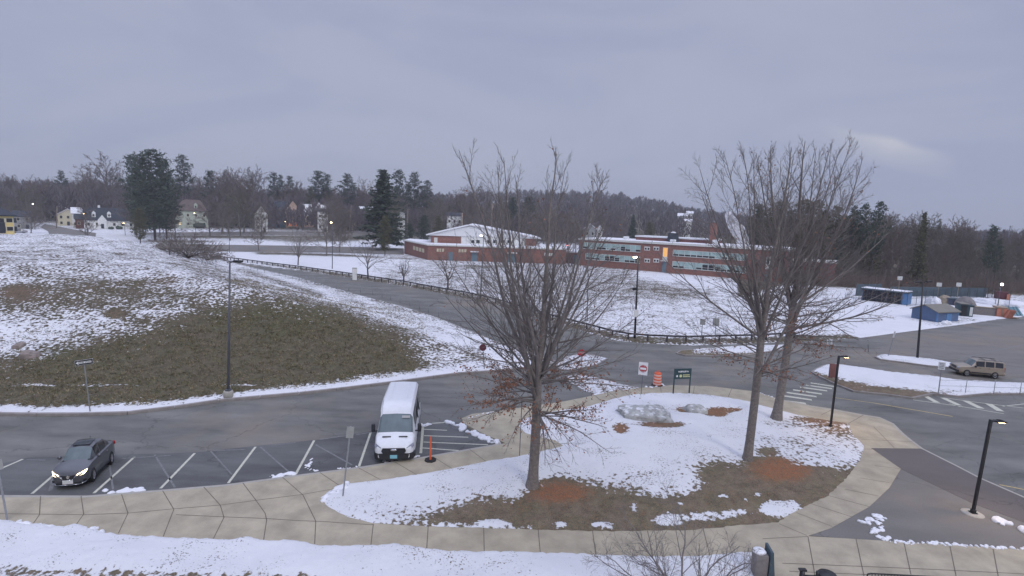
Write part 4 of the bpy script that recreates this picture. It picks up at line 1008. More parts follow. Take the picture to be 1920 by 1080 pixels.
mb = MB(); wrect(mb, W2, ua+.2, ub-.2, W2.uv(1440,495)[1], W2.uv(1440,483)[1], .071, .08); mb.build('pane', 'glass_dark', wn)
mb = MB(); wrect(mb, W2, ua, ub, .1, 2.3, .0, .07); mb.build('door', 'door_blue', school)
# upper block behind, penthouse and chimney
W3 = Wall(W2.pt(0,0)-W2.n*9, W2.pt(W2.L,0)-W2.n*9, 0)
zu = W3.uv(1194,444)[1]; ua = W3.uv(1192,446)[0]; ub = W3.uv(1338,458)[0]
mb = MB(); prismwall(mb, W3, ua, ub, 8, zt+.42, zu); up_ = mb.build('upper_block', 'brick_dark', school)
mb = MB(); prismwall(mb, W3, ua-.2, ub+.2, 8.2, zu, zu+.35); mb.v = [tuple(Vector(v)+W3.n*.15) for v in mb.v]; mb.build('parapet', 'white', up_)
W4 = Wall(W2.pt(0,0)-W2.n*6, W2.pt(W2.L,0)-W2.n*6, 0)
ua = W4.uv(1249,450)[0]; ub = W4.uv(1268,450)[0]; mb = MB(); zq = W4.uv(1258,437)[1]
a = W4.pt(ua,0); b = W4.pt(ub,0); cc = (a+b)/2-W4.n*1.5; hw = (ub-ua)/2
mb.add([cc+Vector((x*hw*k+0, y*hw*k, z)) for z, k in ((zt+.5,1),(zq,.72)) for x, y in ((-1,-1),(1,-1),(1,1),(-1,1))], [(0,1,5,4),(1,2,6,5),(2,3,7,6),(3,0,4,7),(4,5,6,7)]); ph = mb.build('roof_vent', 'roof_dark', school)
mb = MB(); mb.blob((cc.x,cc.y,zq+.05), (hw*.55,hw*.5,.35), 10, 5, .05); mb.build('snow_cap', 'snow', ph)
ua = W4.uv(1330.5,440)[0]; ub = W4.uv(1341.5,440)[0]; mb = MB(); zc_ = W4.uv(1336,418)[1]; prismwall(mb, W4, ua, ub, 1.5, zt+.4, zc_); ch_ = mb.build('chimney', 'brick', school)
mb = MB(); p = W4.pt((ua+ub)/2, zc_, -.6); mb.cyl(p, p+Vector((0,0,.5)), .22, n=8); mb.build('flue', 'galv', ch_)
for px, hh in ((1174,1.0),(1342,1.5),(1262,.6)):
    u, z = W4.uv(px, 450); mb = MB(); p = W4.pt(u, zt+.9); mb.box(p, (1.3,1.2,hh), rz=ang2, ch=.1); mb.build('roof_unit', 'white', school)
# lower red wing continuing right
school2 = E('school_annex', 'single-storey brick annex at the right end of the two-storey wing, half hidden by branches', 'school building', (0,0,0))
W5 = Wall(W2.pt(W2.L+.01,0)-W2.n*5, W2.pt(W2.L+22,0)-W2.n*5, 0); zl = W5.uv(1500,490)[1]
mb = MB(); prismwall(mb, W5, .1, 9, 10, -.5, zl); mb.build('wall', 'brick_dark', school2); mb = MB(); prismwall(mb, W5, 0, 9.2, 10, zl+.002, zl+.3); mb.build('roof', 'frame', school2)
for px in (1487,): 
    u, z = W5.uv(px, 500); mb = MB(); wrect(mb, W5, u-.9, u+.9, z-.5, z+.7, .0, .08); mb.build('window', 'glass_band', school2)
# single-storey wing and gym
A = P(802,487,.15); B = P(1060,495,.15); Wl = Wall(A, B, .1); C2 = P(758,475,.15)
zw = (Wl.uv(803,460)[1]+Wl.uv(1056,469)[1])/2
wing = E('school_gym', 'red brick school gym with a shallow white gable above its low snow-roofed wing', 'school building', (0,0,0))
Ws = Wall(C2, A, .1)
bk = -Wl.n
poly = [C2[:2], A[:2], B[:2], (B+bk*22)[:2], (A+bk*24)[:2], (C2+bk*10)[:2]]
mb = MB().prism(poly, -.5, zw, top=False); mb.build('wall', 'brick', wing)
def grow_poly(poly, d):
    c = Vector((sum(p[0] for p in poly)/len(poly), sum(p[1] for p in poly)/len(poly)))
    return [tuple(Vector(p)+(Vector(p)-c).normalized()*d) for p in poly]
rf = MB().prism(grow_poly(poly, .35), zw, zw+.30).build('roof', 'frame', wing)
MB().prism(grow_poly(poly, -.5), zw+.30, zw+.42).build('snow_cover', 'snow', rf)
for (px0, px1, py0, py1, WW, nn) in ((775,797,461,470,Ws,4),(819,834,466,473,Wl,3),(860,876,467.5,474,Wl,3)):
    for k in range(nn):
        pa = px0+(px1-px0)*k/nn; pb = px0+(px1-px0)*(k+.7)/nn; u0, z1 = WW.uv(pa, py0+ (1.6*k if WW is Ws else 0)); u1, z0 = WW.uv(pb, py1-1+(1.6*k if WW is Ws else 0))
        mb = MB(); wrect(mb, WW, u0, u1, z0, z1, .0, .08); mb.build('window', 'wall_cream', wing)
for (px0, px1) in ((841,849),(884,895),(953,967)):
    u0 = Wl.uv(px0, 480)[0]; u1 = Wl.uv(px1, 480)[0]; mb = MB(); wrect(mb, Wl, u0, u1, .1, 2.5, .0, .08); d_ = mb.build('door', 'door_blue', wing)
    if px0 != 841: mb = MB(); wrect(mb, Wl, u0-.3, u1+.3, 2.7, 2.95, .0, 1.1); mb.build('canopy', 'white', wing)
for (px0, px1) in ((1020,1036),):
    u0, z1 = Wl.uv(px0, 474); u1, z0 = Wl.uv(px1, 480); mb = MB(); wrect(mb, Wl, u0, u1, z0, z1, 0, .08); mb.build('window', 'frame', wing)
Wg = Wall(Wl.pt(0,0)-Wl.n*9, Wl.pt(Wl.L,0)-Wl.n*9, 0)
ua, z_ = Wg.uv(808,450); ub, _ = Wg.uv(1005,455); um = Wg.uv(865,450)[0]; ur = Wg.uv(984,455)[0]; uap = Wg.uv(882,430)[0]
ze = (Wg.uv(808,437)[1]+Wg.uv(1005,452)[1])/2; za = Wg.uv(882,423.5)[1]; gd = 26
mb = MB(); prismwall(mb, Wg, ua, ub, gd, 0, ze); gw = mb.build('gym_wall', 'brick', wing)
mb = MB(); wrect(mb, Wg, um, ur, zw+.3, ze-.05, .0, .12); gp_ = mb.build('white_panel', 'wall_white', wing)
mb = MB(); n = 13
for i in range(n+1): u = um+(ur-um)*i/n; wrect(mb, Wg, u-.08, u+.08, zw+.3, ze-.05, .12, .2)
mb.build('mullion', 'frame', gp_)
for px in (886,896,917,928,943,955):
    u, z = Wg.uv(px, 453); mb = MB(); wrect(mb, Wg, u-.55, u+.55, z-.45, z+.45, .122, .15); mb.build('pane', 'glass_dark', gp_)
mb = MB(); a, b, c = Wg.pt(ua-1.0, ze, .4), Wg.pt(ub+1.0, ze, .4), Wg.pt(uap, za, .4)
off = -Wg.n*.35
mb.add([a,b,c,a+off,b+off,c+off], [(0,1,2),(3,5,4),(0,3,4,1)]); mb.build('gable_panel', 'white', wing)
mb = MB(); th = Vector((0,0,.35)); a, b, c = Wg.pt(ua-1.4, ze-.05, .9), Wg.pt(ub+1.4, ze-.05, .9), Wg.pt(uap, za+.12, .9); off = -Wg.n*(gd+2)
mb.add([a,c,b,a+th,c+th,b+th,a+off,c+off,b+off,a+th+off,c+th+off,b+th+off], [(3,9,10,4),(4,10,11,5),(0,1,7,6),(1,2,8,7),(0,3,4,1),(1,4,5,2),(6,7,10,9),(7,8,11,10),(0,6,9,3),(2,5,11,8)]); mb.build('gym_roof', 'snow', wing)
u, z = Wg.uv(817,450); mb = MB(); wrect(mb, Wg, u-.5, u+.5, zw+.3, ze-.6, 0, .1); mb.build('louvre', 'frame', wing)
# connector with the glazed entrance
con = E('entrance_link', 'low glazed entrance link between gym wing and two-storey school wing', 'school building', (0,0,0))
a = B+bk*4; b = W2.pt(0,0)-W2.n*4; 
Wc = Wall(a, b, .1); mb = MB(); prismwall(mb, Wc, .05, Wc.L-.05, 10, -.5, 3.2); mb.build('wall', 'brick_dark', con); mb = MB(); prismwall(mb, Wc, .05, Wc.L-.05, 10, 3.202, 3.6); mb.build('roof', 'snow', con)
mb = MB(); wrect(mb, Wc, Wc.L*.45, Wc.L*.9, .2, 2.7, 0, .1); mb.build('door', 'door_blue', con)
mb = MB(); u = Wc.L-.9; wrect(mb, Wc, u-.1, u+.7, 3.7, 7.3, -.5, .2); mb.build('lit_window', 'lit_orange', con)
# ================================================================== HOUSES
def house(px, py, wpx, ep, rp, wall, roof, label, cat='house', gable='side', depth=8.0, rz=0.0, win='glass_dark', dist=None, nwin=4, storeys=2, extras=(), snow=False, frame='trim_cream', base=None, name='house', lit=()):
    """px,py: centre of the front foot; wpx: width in the picture; ep/rp: rows of eave and ridge"""
    b = base or (PD(px, py, dist) if dist else hit(px, py))
    if dist and base is None:
        b = Vector((b.x, b.y, ghs(b.x, b.y)-.2)); 
    k = b.y*1.0/CF; w = wpx*k; face = math.atan2(b.x, b.y)     # facing the viewer, then turned by rz
    he = zat(b, ep)-b.z; hr = zat(b, rp)-b.z; he = max(2.3, he); hr = max(he+1.0, hr)
    t = E(name, label, cat, b, -face+rz)
    hw = w/2; d = depth
    mb = MB(); 
    if gable == 'side':
        mb.add([(-hw,0,-1),(hw,0,-1),(hw,d,-1),(-hw,d,-1),(-hw,0,he),(hw,0,he),(hw,d,he),(-hw,d,he),(-hw,d/2,hr-.15),(hw,d/2,hr-.15)], [(0,1,5,4),(1,2,6,9,5),(2,3,7,6),(3,0,4,8,7)])
        rv = [(-hw-.4,-.45,he-.25),(hw+.4,-.45,he-.25),(hw+.4,d/2,hr),(-hw-.4,d/2,hr),(hw+.4,d+.45,he-.25),(-hw-.4,d+.45,he-.25)]; rfc = [(0,1,2,3),(3,2,4,5)]
    elif gable == 'front':
        mb.add([(-hw,0,-1),(hw,0,-1),(hw,d,-1),(-hw,d,-1),(-hw,0,he),(hw,0,he),(hw,d,he),(-hw,d,he),(0,0,hr-.15),(0,d,hr-.15)], [(0,1,5,8,4),(1,2,6,5),(2,3,7,9,6),(3,0,4,7)])
        rv = [(-hw-.4,-.45,he-.3),(0,-.45,hr),(0,d+.45,hr),(-hw-.4,d+.45,he-.3),(hw+.4,-.45,he-.3),(hw+.4,d+.45,he-.3)]; rfc = [(0,1,2,3),(1,4,5,2)]
    else:
        mb.box((0,d/2,he/2-.5),(w,d,he+1)); i = min(hw, d/2)*.85
        rv = [(-hw-.5,-.5,he),(hw+.5,-.5,he),(hw+.5,d+.5,he),(-hw-.5,d+.5,he),(-hw+i,d/2,hr),(hw-i,d/2,hr)]; rfc = [(0,1,5,4),(1,2,5),(2,3,4,5),(3,0,4)]
    mb.build('wall', wall, t)
    up = Vector((0,0,.22)); n = len(rv); mb = MB(); mb.add([Vector(v)-up*.0 for v in rv]+[Vector(v)+up for v in rv], [tuple(reversed(f)) for f in rfc]+[tuple(i+n for i in f) for f in rfc])
    ed = {}
    for f in rfc:
        for a in range(len(f)): e = (f[a], f[(a+1)%len(f)]); ed[tuple(sorted(e))] = ed.get(tuple(sorted(e)), [])+[e]
    for e in ed.values():
        if len(e) == 1: a, b2 = e[0]; mb.f.append((a, b2, b2+n, a+n)); mb.mi.append(0); mb.sm.append(False)
    r_ = mb.build('roof', 'snow' if snow else roof, t)
    sh = he/storeys if gable != 'x' else he
    for s in range(storeys):
        for i in range(nwin):
            x = -hw+w*(i+.5)/nwin; z = sh*s+sh*.52
            if s == 0 and i == nwin//2 and 'nodoor' not in extras:
                mb = MB(); mb.box((x,-.03,1.05),(1.05,.10,2.1)); mb.build('door', 'roof_dark', t); continue
            mb = MB(); mb.box((x,-.02,z),(1.15,.12,min(1.5,sh*.55))); f = mb.build('window', frame, t)
            mb = MB(); mb.box((x,-.05,z),(.85,.10,min(1.2,sh*.45))); mb.build('pane', 'lit_cream' if (s,i) in lit else win, f)
            if 'shutter' in extras:
                for sx_ in (-1,1): mb = MB(); mb.box((x+sx_*.82,-.03,z),(.42,.07,min(1.5,sh*.55))); mb.build('shutter', 'roof_dark', f)
    if 'chimney' in extras: mb = MB(); mb.box((hw*.35,d*.55,hr+.3),(1.0,.8,1.9)); mb.build('chimney', 'white' if wall != 'brick' else 'brick', r_)
    if 'chimney_left' in extras: mb = MB(); mb.box((-hw*.4,d*.55,hr+.4),(.9,.8,2.0)); mb.build('chimney', 'white', r_)
    if 'dormer2' in extras or 'dormer' in extras:
        for x in ((-hw*.62, -hw*.02) if 'dormer2' in extras else (hw*.25,)):
            mb = MB(); zb = he+(hr-he)*.12; zz = he+(hr-he)*.62; y0 = d*.08
            mb.add([(x-.75,y0,zb),(x+.75,y0,zb),(x+.75,y0,zz),(x-.75,y0,zz),(x,y0,zz+.8),(x-.75,d*.45,zb),(x+.75,d*.45,zb),(x+.75,d*.45,zz),(x-.75,d*.45,zz),(x,d*.45,zz+.8)], [(0,1,2,4,3),(1,6,7,2),(5,0,3,8),(2,7,9,4),(8,3,4,9)])
            dm = mb.build('dormer', wall, r_); mb = MB(); mb.box((x,y0-.03,(zb+zz)/2+.2),(.6,.08,.9)); mb.build('pane', win, dm)
    if 'gablet' in extras:
        mb = MB(); x = hw*-.30; mb.add([(x-1.7,-.9,-1),(x+1.7,-.9,-1),(x+1.7,-.9,he),(x-1.7,-.9,he),(x,-.9,he+2.4),(x-1.7,d*.4,he),(x+1.7,d*.4,he),(x,d*.4,he+2.4),(x-1.7,0,-1),(x+1.7,0,-1)], [(0,1,2,4,3),(2,6,7,4),(3,4,7,5),(1,9,6,2),(8,0,3,5)]); g = mb.build('entrance_gable', wall, t)
        mb = MB(); mb.box((x,-.94,1.15),(1.1,.08,2.1)); mb.build('door', 'roof_dark', g)
    return t
house(-4,437,46,405,389,'wall_yellow','roof_dark','yellow colonial house with black shutters cut by the left edge of the photo',gable='hip',nwin=4,extras=('shutter',),lit=())
house(44,432,24,405,396,'wall_grey','roof_dark','grey house half hidden by trees right of the yellow colonial',nwin=2,dist=235)
house(207,429,76,413,391,'wall_white','roof_dark','white cape house with two roof dormers and a small entrance gable',depth=9,nwin=6,storeys=1,extras=('dormer2','gablet','chimney_left','nodoor'))
house(155,429,20,410,402,'wall_red','roof_dark','small dark red outbuilding left of the white cape house',nwin=2,storeys=1)
house(146,405,32,388,371,'wall_grey','snow','grey gable-roofed house highest on the slope at the left',gable='front',nwin=3,snow=True,dist=300)
house(112,408,30,392,381,'wall_cream','roof_dark','cream house with a snowy flat dormer left of the highest grey gable',nwin=3,snow=True,dist=290)
house(128,412,30,402,392,'wall_cream','roof_dark','pale yellow house with a snowy roof below the cream one',gable='front',nwin=3,snow=True,dist=262)
house(152,411,26,400,390,'wall_white','roof_dark','white snow-roofed house just left of the white cape chimney',nwin=3,snow=True,dist=255)
house(361,428,52,396,375,'wall_green','roof_brown','pale green stone colonial with hipped roof and one attic dormer',gable='hip',nwin=4,extras=('dormer',),lit=((0,0),))
v = house(522,427,36,396,378,'wall_blue','roof_dark','dark blue side-gabled half of the big old house with a white porch post',nwin=3,depth=9)
house(550,427,27,395,375.5,'wall_pink','roof_dark','pink front-gabled house trimmed in cream with a red lit porch window',gable='front',nwin=3,depth=9,extras=('nodoor',),win='glass_dark')
def porch_bits():
    b = hit(550,427); f = -math.atan2(b.x,b.y); k = b.y/CF
    return b, f, k
b, f, k = porch_bits()
hs = [o for o in bpy.data.objects if o.get('label','').startswith('pink front')][0]
mb = MB(); mb.box((0,-.35,1.9),(5.6,.5,2.9)); pr = mb.build('porch', 'trim_cream', hs); mb = MB()
for i in range(3): mb.box((-1.7+1.7*i,-.62,1.9),(1.3,.06,2.0))
mb.build('pane', 'lit_red', pr)
house(591,426,40,404,384,'wall_pink','roof_dark','tan house with a broad snow-covered roof and a white chimney',nwin=3,snow=True,extras=('chimney',))
house(605,416,18,396,392,'wall_white','roof_dark','white house wing peeking out right of the tan snow-roofed house',nwin=2,dist=275)
house(490,424,22,402,385,'wall_white','roof_brown','small white gabled house in the trees left of the blue house',gable='front',nwin=2,dist=265)
house(664,431,38,417,399,'wall_cream','roof_brown','low beige ranch house with a tan roof and white porch posts',nwin=5,storeys=1,frame='trim_cream')
house(690,402,30,394,388,'wall_grey','roof_dark','house with a snowy roof seen above the beige ranch house',nwin=3,snow=True,dist=300)
house(771,424,38,407,400,'wall_green','roof_dark','pale mint green house with a gable between two dark evergreens',gable='front',nwin=3)
house(752,408,14,400,396,'wall_white','roof_dark','tiny white gable left of the mint green house',gable='front',nwin=1,dist=270)
house(852,418,28,404,399,'wall_white','roof_dark','pale house behind the left slope of the gym roof',nwin=3,dist=270)
house(1106,440,20,428,420,'wall_grey','snow','grey snow-roofed house peeping over the left end of the school roof',gable='front',nwin=2,snow=True,dist=230)
house(1124,440,10,430,424,'wall_white','snow','narrow white house right of the one peeping over the school roof',gable='front',nwin=1,snow=True,dist=240)
house(1280,412,18,405,400,'wall_white','roof_dark','uppermost pale house on the far wooded hill',nwin=3,snow=True,dist=430)
house(1293,406,12,400,396,'wall_white','roof_dark','small white house right of the uppermost pale one on the far hill',nwin=2,snow=True,dist=450)
house(1285,422,22,415,411,'wall_white','roof_dark','long white house lowest on the far wooded hill',nwin=3,snow=True,dist=380)
# hedges and gardens: dark evergreen shrubs at the house fronts
for i, (px, py, w_, h_) in enumerate([(180,428,3.2,1.6),(210,430,2.4,1.3),(222,430,3,1.6),(375,428,7,3.0),(598,427,3.4,3.0),(607,427,2,2.2),(656,432,2.4,2.4),(672,432,3.6,2.6),(458,426,6,3),(430,428,4,2)]):
    b = hit(px, py); mb = MB(); rng = random.Random(400+i)
    for k in range(5): mb.blob((rng.uniform(-w_,w_)*.35, rng.uniform(-.6,.6), h_*.42), (w_*.34, w_*.3, h_*.5*rng.uniform(.8,1.1)), 9, 6, .18, rng=rng)
    t = mb.build('hedge_shrub', 'needles'); t.location = b; tag(t, ('dark clipped evergreen shrub by the white cape house' if px < 250 else 'dark evergreen shrub in the gardens along the street'), 'shrub', 'garden shrubs by the cape' if px < 250 else 'garden shrubs along the street')
# streets in the distance
def far_strip(name, top, bot, m, dz=.04):
    """a road band draped over the land"""
    mb = MB(); n = len(top); L = []
    for (x0,y0),(x1,y1) in zip(top, bot):
        a = hit(x0,y0); b = hit(x1,y1); L.append((a,b))
    for (a,b),(c,d) in zip(L, L[1:]):
        for i in range(6):
            for j in range(4):
                def q(u, v):
                    p0 = a.lerp(c,u); p1 = b.lerp(d,u); p = p0.lerp(p1,v); return (p.x,p.y,ghs(p.x,p.y)+dz)
                mb.add([q(i/6,(j+1)/4),q((i+1)/6,(j+1)/4),q((i+1)/6,j/4),q(i/6,j/4)], [(0,1,2,3)])
    o = mb.build(name, m); tag(o, kind='structure')
far_strip('street', [(225,449),(300,455),(400,459),(480,460),(600,462),(700,464),(757,466)], [(300,466),(330,468),(410,472),(480,473),(600,474),(690,476),(757,478)], 'asphalt_lot')
far_strip('street', [(270,436),(400,435),(500,434),(620,434),(700,437),(800,440)], [(270,440),(400,441),(500,441),(620,442),(700,445),(800,450)], 'asphalt_lot')
far_strip('street', [(84,420),(110,425),(140,431),(180,437)], [(76,426),(90,434),(120,441),(165,446)], 'asphalt_lot')
# ================================================================== VEHICLES
def ring_loft(st, mirror=True):
    """st: list of (x, [(y,z)...]) half sections from bottom centre to top centre -> verts, grid"""
    V = []; n = len(st[0][1])
    for x, pr in st:
        half = [(x, -y, z) for y, z in pr]
        full = half+[(x, y, z) for y, z in reversed(pr[1:-1])]
        V += full
    return V, 2*n-2
def veh_shell(st, part_of, mats, root, order, wheels, wr, zc, angle=28):
    """skin a body from half sections; part_of(i,j) names the piece each panel belongs to"""
    V, m = ring_loft(st); n = len(st[0][1]); mbs = {}
    for i in range(len(st)-1):
        for j in range(m):
            jj = j if j < n-1 else m-1-j
            nm = part_of(i, jj); 
            if nm == 'body' or nm not in order: key = 'body'
            else: key = nm if nm in ('windscreen','rear_window') else (nm, j < n-1, )
            mbs.setdefault(key, []).append((i*m+j, i*m+(j+1)%m, (i+1)*m+(j+1)%m, (i+1)*m+j))
    mbs['body'].append(tuple(reversed(range(m)))); mbs['body'].append(tuple((len(st)-1)*m+j for j in range(m)))
    body = None
    for key in sorted(mbs, key=lambda k: k != 'body'):
        nm = key if isinstance(key, str) else key[0]
        mb = MB(); mb.add(V, mbs[key], True)
        o = mb.build(nm, mats[nm], root, angle)
        bm = bmesh.new(); bm.from_mesh(o.data); bmesh.ops.delete(bm, geom=[v for v in bm.verts if not v.link_faces], context='VERTS')
        if nm != 'body':
            bmesh.ops.recalc_face_normals(bm, faces=bm.faces)
            c = Vector((0,0,zc)); f0 = bm.faces[0]
            if f0.normal.dot(f0.calc_center_median()-Vector((f0.calc_center_median().x,0,zc))) < 0: bmesh.ops.reverse_faces(bm, faces=bm.faces)
        bm.to_mesh(o.data); bm.free(); o.data.set_sharp_from_angle(angle=R(angle))
        if nm == 'body': body = o
    # wheel arches cut out of the body
    for (x, y) in wheels:
        c = MB().cyl((x, y-.30, wr), (x, y+.30, wr), wr*1.16, n=24, sm=False).build('cutter', 'black')
        bpy.context.view_layer.update()
        md = body.modifiers.new('b', 'BOOLEAN'); md.operation = 'DIFFERENCE'; md.object = c; md.solver = 'EXACT'
        bpy.context.view_layer.update()
        me = bpy.data.meshes.new_from_object(body.evaluated_get(bpy.context.evaluated_depsgraph_get()))
        body.modifiers.clear(); old = body.data; body.data = me; bpy.data.meshes.remove(old); bpy.data.objects.remove(c)
        while len(body.data.materials) > 1: body.data.materials.pop()
    body.data.name = 'body'
    return body
def wheel(root, x, y, r, w=.22, spokes=5, steer=0.0, rimm='rim'):
    s = 1 if y > 0 else -1
    mb = MB(); mb.lathe([(r*.62,-w/2),(r*.9,-w/2),(r,-w*.36),(r,w*.36),(r*.9,w/2),(r*.62,w/2),(r*.62,-w/2)], (0,0,0), 24, axis='Y'); t = mb.build('wheel', 'tyre', root, 40)
    t.location = (x, y, r); t.rotation_euler = (0,0,steer)
    mb = MB(); o = s*w*.40
    mb.lathe([(r*.62,s*-w*.2),(r*.64,o*1.1),(r*.58,o*1.12),(r*.56,o*.7)], (0,0,0), 24, axis='Y')
    for k in range(spokes):
        a = 2*math.pi*k/spokes+.3; mb.box((math.cos(a)*r*.32, o*.95, math.sin(a)*r*.32), (r*.56, .03, r*.13), ry=-a)
    mb.cyl((0,o*.8,0),(0,o*1.08,0), r*.14, n=12); mb.build('rim', rimm, t)
    mb = MB(); mb.cyl((0,o*.3,0),(0,o*.45,0), r*.6, n=20); mb.build('brake_disc', 'black', t)
def lamp_patch(root, name, m, c, d, rz=0, rx=0, ry=0, ch=.03):
    return MB().box(c, d, rz, rx, ry, ch).build(name, m, root)
def lerp_sections(keys, xs_):
    ks = sorted(keys, key=lambda q: q[0]); out = []
    for x in xs_:
        for a, b in zip(ks, ks[1:]):
            if a[0] <= x <= b[0]+1e-9:
                t = (x-a[0])/(b[0]-a[0]) if b[0] > a[0] else 0
                out.append((x, [((1-t)*p[0]+t*q[0], (1-t)*p[1]+t*q[1]) for p, q in zip(a[1], b[1])])); break
    return out
def sedan(name, label, cat, loc, rz, paint='grey_paint', lit=True, group=None):
    t = E(name, label, cat, loc, rz, group)
    def sec(w, zb, zs, zbelt, inner, ztop, wt, roof=None):
        # bottom centre, sill, side low, side mid, belt, shoulder/glass foot, glass top, roof edge, centre
        if roof is None: return [(0,zb),(w*.86,zb),(w*.98,zb+.12),(w,zs),(w*.965,zbelt),(w*.86,zbelt+.035),(w*.62,ztop-.01),(w*.35,ztop+.012),(0,ztop+.02)]
        return [(0,zb),(w*.88,zb),(w*.99,zb+.12),(w,zs),(w*.965,zbelt),(inner,zbelt+.03),(wt,roof-.07),(wt*.80,roof-.012),(0,roof+.012)]
    W = .88
    keys = [(-2.33,sec(.62,.42,.62,.80,0,.86,0)),(-2.26,sec(.76,.28,.62,.88,0,.95,0)),(-2.05,sec(.84,.22,.62,.95,0,1.06,0)),(-1.72,sec(W-.01,.20,.64,.97,0,1.10,0)),
        (-1.50,sec(W,.19,.64,.965,.74,1.12,.66,1.17)),(-1.02,sec(W,.18,.64,.955,.74,0,.60,1.40)),(-.86,sec(W,.18,.64,.95,.75,0,.60,1.445)),(-.10,sec(W,.18,.64,.94,.76,0,.61,1.495)),(-.02,sec(W,.18,.64,.938,.76,0,.61,1.493)),
        (.42,sec(W,.18,.64,.93,.76,0,.60,1.45)),(.56,sec(W,.18,.64,.925,.755,0,.60,1.42)),(1.18,sec(W,.19,.64,.905,.735,0,.66,1.02)),(1.30,sec(W,.19,.64,.90,0,.99,0)),
        (1.80,sec(W-.015,.20,.62,.83,0,.92,0)),(2.08,sec(.81,.20,.58,.74,0,.83,0)),(2.24,sec(.70,.21,.50,.64,0,.71,0)),(2.33,sec(.56,.24,.44,.56,0,.60,0))]
    st = [(x, p) for x, p in keys]
    ix = [x for x, _ in st]
    def part(i, j):
        x0, x1 = ix[i], ix[i+1]; xm = (x0+x1)/2
        if .56 <= x0 and x1 <= 1.18 and j in (6,7): return 'windscreen'
        if -1.50 <= x0 and x1 <= -1.02 and j in (6,7): return 'rear_window'
        if j == 5 and -1.02 <= x0 and x1 <= .42 and not (x0 >= -.11 and x1 <= -.01): return 'side_window'
        if j == 5 and x0 >= .42 and x1 <= .57: return 'side_window'
        return 'body'
    wh = [(1.36,-.80),(1.36,.80),(-1.34,-.80),(-1.34,.80)]
    mats = {'body':paint,'windscreen':'windscreen','rear_window':'side_glass','side_window':'side_glass'}
    veh_shell(st, part, mats, t, ('windscreen','rear_window','side_window'), wh, .32, .9)
    for x, y in wh: wheel(t, x, y, .32, steer=0)
    MB().box((.02,0,1.50),(.85,.92,.02),ry=.03,ch=.01).build('sunroof', 'glass_dark', t)
    for s in (-1,1):
        MB().blob((.72,s*.97,1.02),(.10,.12,.085),10,6).build('mirror', paint, t)
        hl = MB(); hl.add([(2.06,s*.80,.70),(2.20,s*.735,.62),(2.285,s*.60,.585),(2.315,s*.42,.575),(2.30,s*.44,.655),(2.235,s*.60,.70),(2.12,s*.74,.755),(1.98,s*.83,.79)], [(0,1,2,3,4,5,6,7)]+[]); hl.v = [(a+.015, b*1.012, c+.01) for a,b,c in hl.v]
        hl.build('headlight', 'headlight_on' if lit else 'headlight_off', t)
        MB().box((2.15,s*.70,.36),(.16,.20,.10),rz=-s*.7,ch=.03).build('fog_lamp', 'black', t)
        MB().box((-2.20,s*.70,.86),(.20,.26,.16),rz=s*.5,ch=.04).build('taillight', 'taillight', t)
        for x in (.28,-.72): MB().box((x,s*.895,.86),(.18,.03,.035),ch=.01).build('door_handle', 'chrome', t)
        MB().box((0,s*.885,.27),(2.1,.03,.05)).build('sill_trim', 'trim', t)
    g = MB(); g.add([(2.315,-.38,.62),(2.315,.38,.62),(2.36,.20,.42),(2.36,-.20,.42)], [(0,1,2,3)]); g.v = [(a+.012,b,c) for a,b,c in g.v]; g = g.build('grille', 'black', t)
    mb = MB(); mb.tube([(2.335,-.42,.635),(2.375,-.22,.42),(2.38,.22,.42),(2.335,.42,.635)], .018, 6); mb.build('grille_trim', 'chrome', g)
    mb = MB(); mb.cyl((2.34,0,.545),(2.36,0,.545),.07,n=16); mb.build('badge', 'chrome', g)
    MB().box((2.385,0,.345),(.02,.50,.17)).build('license_plate', 'plate_white', t)
    MB().box((2.26,0,.28),(.22,1.16,.10),ch=.03).build('lower_grille', 'black', t)
    mb = MB(); mb.tube([(2.12,-.80,.27),(2.34,-.55,.215),(2.385,0,.205),(2.34,.55,.215),(2.12,.80,.27)], .022, 6); mb.build('bumper_trim', 'chrome', t)
    mb = MB(); mb.box((1.16,0,.985),(.10,1.30,.02),ry=.3); mb.build('wiper_cowl', 'black', t)
    MB().box((-.95,0,1.50),(.10,.05,.05),ch=.015).build('antenna', paint, t)
    return t
cp0 = P(174.5,903); cp1 = P(209.4,869.4)
dv = (cp0-cp1); rzc = math.atan2(dv.y, dv.x); f_ = dv.normalized()
lf = Vector((-f_.y, f_.x, 0))
